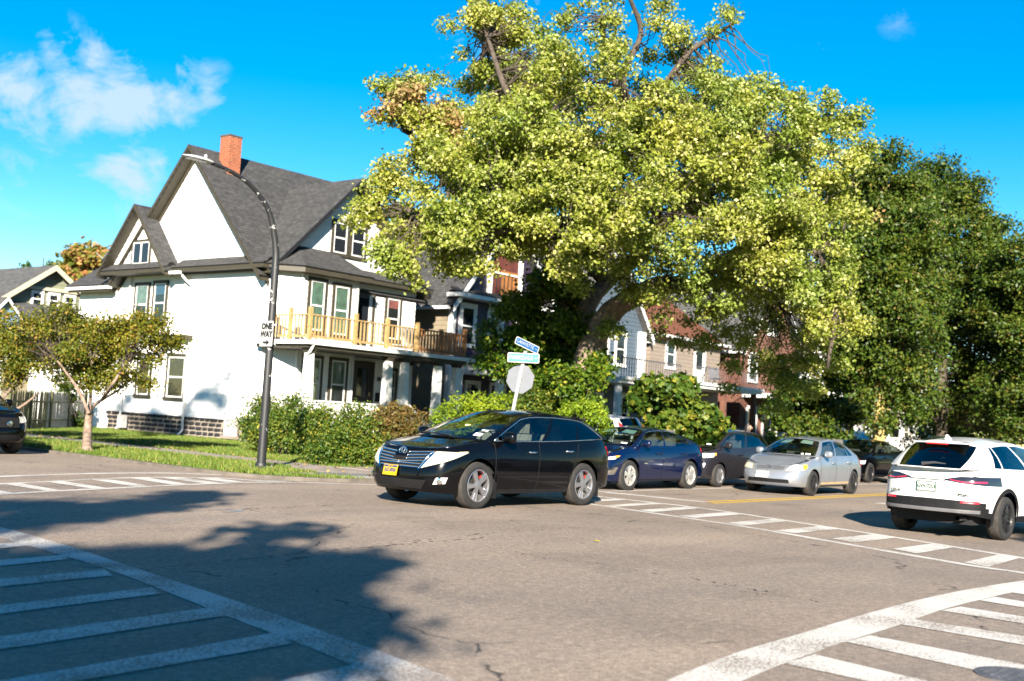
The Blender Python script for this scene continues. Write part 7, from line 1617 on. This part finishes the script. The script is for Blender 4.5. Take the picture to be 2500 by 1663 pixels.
# ONE WAY plates on the lamp post
M_SIGNW = mat('sign_white', (.34, .34, .33), .4); M_SIGNB = mat('sign_black', (.01, .01, .012), .5); M_ALU = mat('aluminium', (.55, .56, .58), .4, .6, var=.1)
def one_way(label, ang, dirn, off):
    t = thing('one_way_sign', label, 'sign', (LX + off[0], LY + off[1], 2.93 + H), ang, 'signs on the lamp post')
    b = MB().prism([(-.225 + (.02 if c in (0, 3) else 0), 0, -.3) for c in (0,)] + [(.205, 0, -.3), (.225, 0, -.28), (.225, 0, .28), (.205, 0, .3), (-.205, 0, .3), (-.225, 0, .28), (-.225, 0, -.28)], (0, .006, 0)).build('plate', M_SIGNW, t, local=True)
    for k, (a, z) in enumerate((('ONE', .165), ('WAY', -.02))): text_part('lettering', a, .19, M_SIGNB, t, (0, -.003, z), (PI / 2, 0, 0), sx_=.92, off=.011)
    d = dirn; mesh_obj('arrow', [(-.1 * d, -.004, -.185), (.02 * d, -.004, -.185), (.02 * d, -.004, -.14), (.12 * d, -.004, -.21), (.02 * d, -.004, -.28), (.02 * d, -.004, -.235), (-.1 * d, -.004, -.235)], [tuple(range(7))], M_SIGNB, t, local=True)
    for zz in (-.22, .22): MB().box((0, .05, zz), (.05, .09, .03)).build('bracket', M_ALU, t, local=True)
    t.scale = (.92, .92, .92)
    return t
one_way('white ONE WAY sign with right arrow on the near side of the lamp post', math.radians(-88), 1, (-.13, -.02))
one_way('second ONE WAY sign seen edge-on at the right of the lamp post', math.radians(48), 1, (.08, -.10))
# stop sign seen from behind, with street name blades
lean = (at(1286, 845, 25.0) - at(1251, 1010, 25.0)).normalized()
p0 = at(1251, 1010, 25.0); bs = p0 - lean * ((p0.z - .06) / lean.z)
SS = thing('stop_sign', 'back of a leaning octagonal stop sign on a pale post behind the black car', 'sign', tuple(bs))
up = lean; sd_ = Vector((.62, -.78, 0)); sd_ = (sd_ - up * sd_.dot(up)).normalized(); nn = sd_.cross(up)     # plate lies across the view, turned a little
sd_ = (sd_ * math.cos(.35) + nn * math.sin(.35)); nn = sd_.cross(up)
if nn.dot(cam_f) < 0: nn = -nn
M_POST = mat('post_pale', (.36, .36, .345), .5, .3, var=.1)
top = at(1285, 858, 25.0); Lp = (top - bs).length
mb = MB(); a_, c_ = sd_ * .034, nn * .02
mb.hexa([bs - a_ - c_, bs + a_ - c_, bs + a_ + c_, bs - a_ + c_], [bs + up * Lp - a_ - c_, bs + up * Lp + a_ - c_, bs + up * Lp + a_ + c_, bs + up * Lp - a_ + c_]); mb.build('post', M_POST, SS)
oc = at(1269, 925, 25.0); oc = bs + up * (oc - bs).dot(up); R8 = .335
pts8 = [oc + nn * .03 + sd_ * R8 * math.cos(PI / 8 + k * PI / 4) + up * R8 * math.sin(PI / 8 + k * PI / 4) for k in range(8)]
MB().prism(pts8, nn * .003).build('plate_back', mat('sign_back', (.16, .17, .19), .5, .3, var=.06), SS)
pts9 = [p + nn * .005 for p in pts8]; MB().prism(pts9, nn * .001).build('plate_face', mat('sign_red', (.5, .01, .015), .4), SS)
def blade(label, cpx, d, ux, txt, m, w, h, par_=None):
    c = at(*cpx, d); u = Vector(ux).normalized(); n = u.cross(Vector((0, 0, 1))).normalized(); v = n.cross(u) * -1
    if v.z < 0: v = -v
    if n.dot(cam_f) > 0: n = -n
    t = thing('street_name_sign', label, 'sign', tuple(c), group=None)
    def rr_(W, H_, r): return [c + u * x + v * y for x, y in ((-W + r, -H_), (W - r, -H_), (W, -H_ + r), (W, H_ - r), (W - r, H_), (-W + r, H_), (-W, H_ - r), (-W, -H_ + r))]
    MB().prism(rr_(w / 2, h / 2, .02), -n * .004).build('border', M_SIGNW, t); MB().prism([p + n * .002 for p in rr_(w / 2 - .018, h / 2 - .018, .012)], -n * .0015).build('field', m, t)
    rot = Matrix((u, v, n)).transposed().to_euler()
    tx = text_part('lettering', txt, h * .62, M_SIGNW, t, n * .004 - u * w * .07, rot, sx_=.82); text_part('lettering', 'AVE', h * .22, M_SIGNW, t, n * .004 + u * w * .39, rot)
    return t
M_SBLU = mat('sign_blue', (.0, .06, .19), .4); M_SGRN = mat('sign_teal', (.0, .13, .12), .4)
ua = (at(1316, 862, 25.0) - at(1264, 826, 25.0)); ua2 = Vector((.80, .32, -.33))
rt = Vector((sd_.x, sd_.y, sd_.z))
blade('small blue LAFAYETTE street name blade above the green one', (1287, 843), 24.93, cam_r * .86 - cam_u * .42 + cam_f * .45, 'LAFAYETTE', M_SBLU, .62, .17)
blade('green PARKDALE street name blade directly above the octagonal sign', (1278, 874), 24.93, cam_r * 1.0 - cam_u * .05 + cam_f * .1, 'PARKDALE', M_SGRN, .70, .21)
# ---------------------------------------------------------------- the person on the far pavement
M_SKIN = mat('skin', (.42, .24, .16), .55, var=.08); M_HAIR = mat('dark_hair', (.012, .01, .01), .5); M_CLOTH = mat('dark_clothes', (.03, .03, .035), .85, var=.2)
pp = at(1826, 1052, 33.2)
PE = thing('person', 'person with dark hair and dark top standing on the far pavement behind the hatchback', 'person', (pp.x, pp.y, H + .01), math.radians(-140))
def skin_mesh(name, J, E_, m, root=0):
    me = bpy.data.meshes.new(name); me.from_pydata([j[0] for j in J], E_, []); o = bpy.data.objects.new(name, me); COL.objects.link(o)
    md = o.modifiers.new('s', 'SKIN'); o.modifiers.new('d', 'SUBSURF').levels = 2
    for i, j in enumerate(J):
        sv = me.skin_vertices[0].data[i]; r = j[1]; sv.radius = r if isinstance(r, tuple) else (r, r); sv.use_root = (i == root)
    dg = bpy.context.evaluated_depsgraph_get(); dg.update(); ev = bpy.data.meshes.new_from_object(o.evaluated_get(dg)); bpy.data.objects.remove(o)
    ev.materials.clear(); ev.materials.append(m); ev.polygons.foreach_set('use_smooth', [True] * len(ev.polygons)); return ev
S_ = 1.62 / 1.7
J = [((0, 0, .93), (.15, .11)), ((0, 0, 1.12), (.13, .095)), ((0, 0, 1.33), (.16, .10)), ((0, 0, 1.43), (.07, .06)), ((0, .01, 1.50), (.05, .05)), ((0, .025, 1.60), (.075, .09)), ((0, .02, 1.67), (.07, .085)),
     ((.17, 0, 1.38), .05), ((.23, -.02, 1.12), .04), ((.22, .10, .92), .032), ((.21, .16, .84), .03), ((-.17, 0, 1.38), .05), ((-.23, -.02, 1.12), .04), ((-.20, .12, .95), .032), ((-.17, .19, .90), .03),
     ((.09, 0, .85), .085), ((.10, .02, .48), .055), ((.10, -.01, .09), .038), ((.10, .12, .035), .032), ((-.09, 0, .85), .085), ((-.10, .02, .48), .055), ((-.10, -.01, .09), .038), ((-.10, .12, .035), .032)]
J = [((a[0][0] * S_, a[0][1] * S_, a[0][2] * S_), a[1]) for a in J]
E_ = [(0, 1), (1, 2), (2, 3), (3, 4), (4, 5), (5, 6), (2, 7), (7, 8), (8, 9), (9, 10), (2, 11), (11, 12), (12, 13), (13, 14), (0, 15), (15, 16), (16, 17), (17, 18), (0, 19), (19, 20), (20, 21), (21, 22)]
bm_ = skin_mesh('body', J, E_, M_SKIN); o = link('body', bm_, PE)
CJ = [((p[0][0], p[0][1], p[0][2]), tuple(q * 1.12 for q in (p[1] if isinstance(p[1], tuple) else (p[1], p[1])))) for p in J]
keep = [0, 1, 2, 7, 8, 9, 11, 12, 13]; mp_ = {k: i for i, k in enumerate(keep)}
o = link('top', skin_mesh('top', [CJ[k] for k in keep], [(mp_[a], mp_[b]) for a, b in E_ if a in mp_ and b in mp_], M_CLOTH), PE)
keep = [0, 15, 16, 17, 19, 20, 21]; mp_ = {k: i for i, k in enumerate(keep)}
o = link('trousers', skin_mesh('trousers', [CJ[k] for k in keep], [(mp_[a], mp_[b]) for a, b in E_ if a in mp_ and b in mp_], mat('dark_jeans', (.02, .025, .045), .85)), PE)
MB().grid(lambda u, v: (math.sin(u * 2 * PI) * .098 * math.sin(PI * min(v * .8 + .05, 1)) ** .6, -.005 + math.cos(u * 2 * PI) * (-.115 if math.cos(u * 2 * PI) > 0 else -.045) * math.sin(PI * min(v * .8 + .05, 1)) ** .6 + .01, S_ * 1.755 - v * .42), 20, 14).build('hair', M_HAIR, PE, smooth=True, local=True)
for k in (-1, 1):
    MB().lathe([(.001, -.006), (.011, 0), (.001, .006)], (k * .03, .113, S_ * 1.625), 8, axis='y').build('eye', M_HAIR, PE, local=True)
    MB().lathe([(.001, -.012), (.018, 0), (.001, .012)], (k * .085, .01, S_ * 1.605), 8, axis='y').build('ear', M_SKIN, PE, local=True)
MB().hexa([(-.012, .105, S_ * 1.575), (.012, .105, S_ * 1.575), (.006, .11, S_ * 1.62), (-.006, .11, S_ * 1.62)], [(-.008, .132, S_ * 1.578), (.008, .132, S_ * 1.578), (.003, .115, S_ * 1.62), (-.003, .115, S_ * 1.62)]).build('nose', M_SKIN, PE, local=True); MB().box((0, .108, S_ * 1.55), (.045, .012, .012)).build('mouth', mat('lips', (.35, .12, .1), .5), PE, local=True)
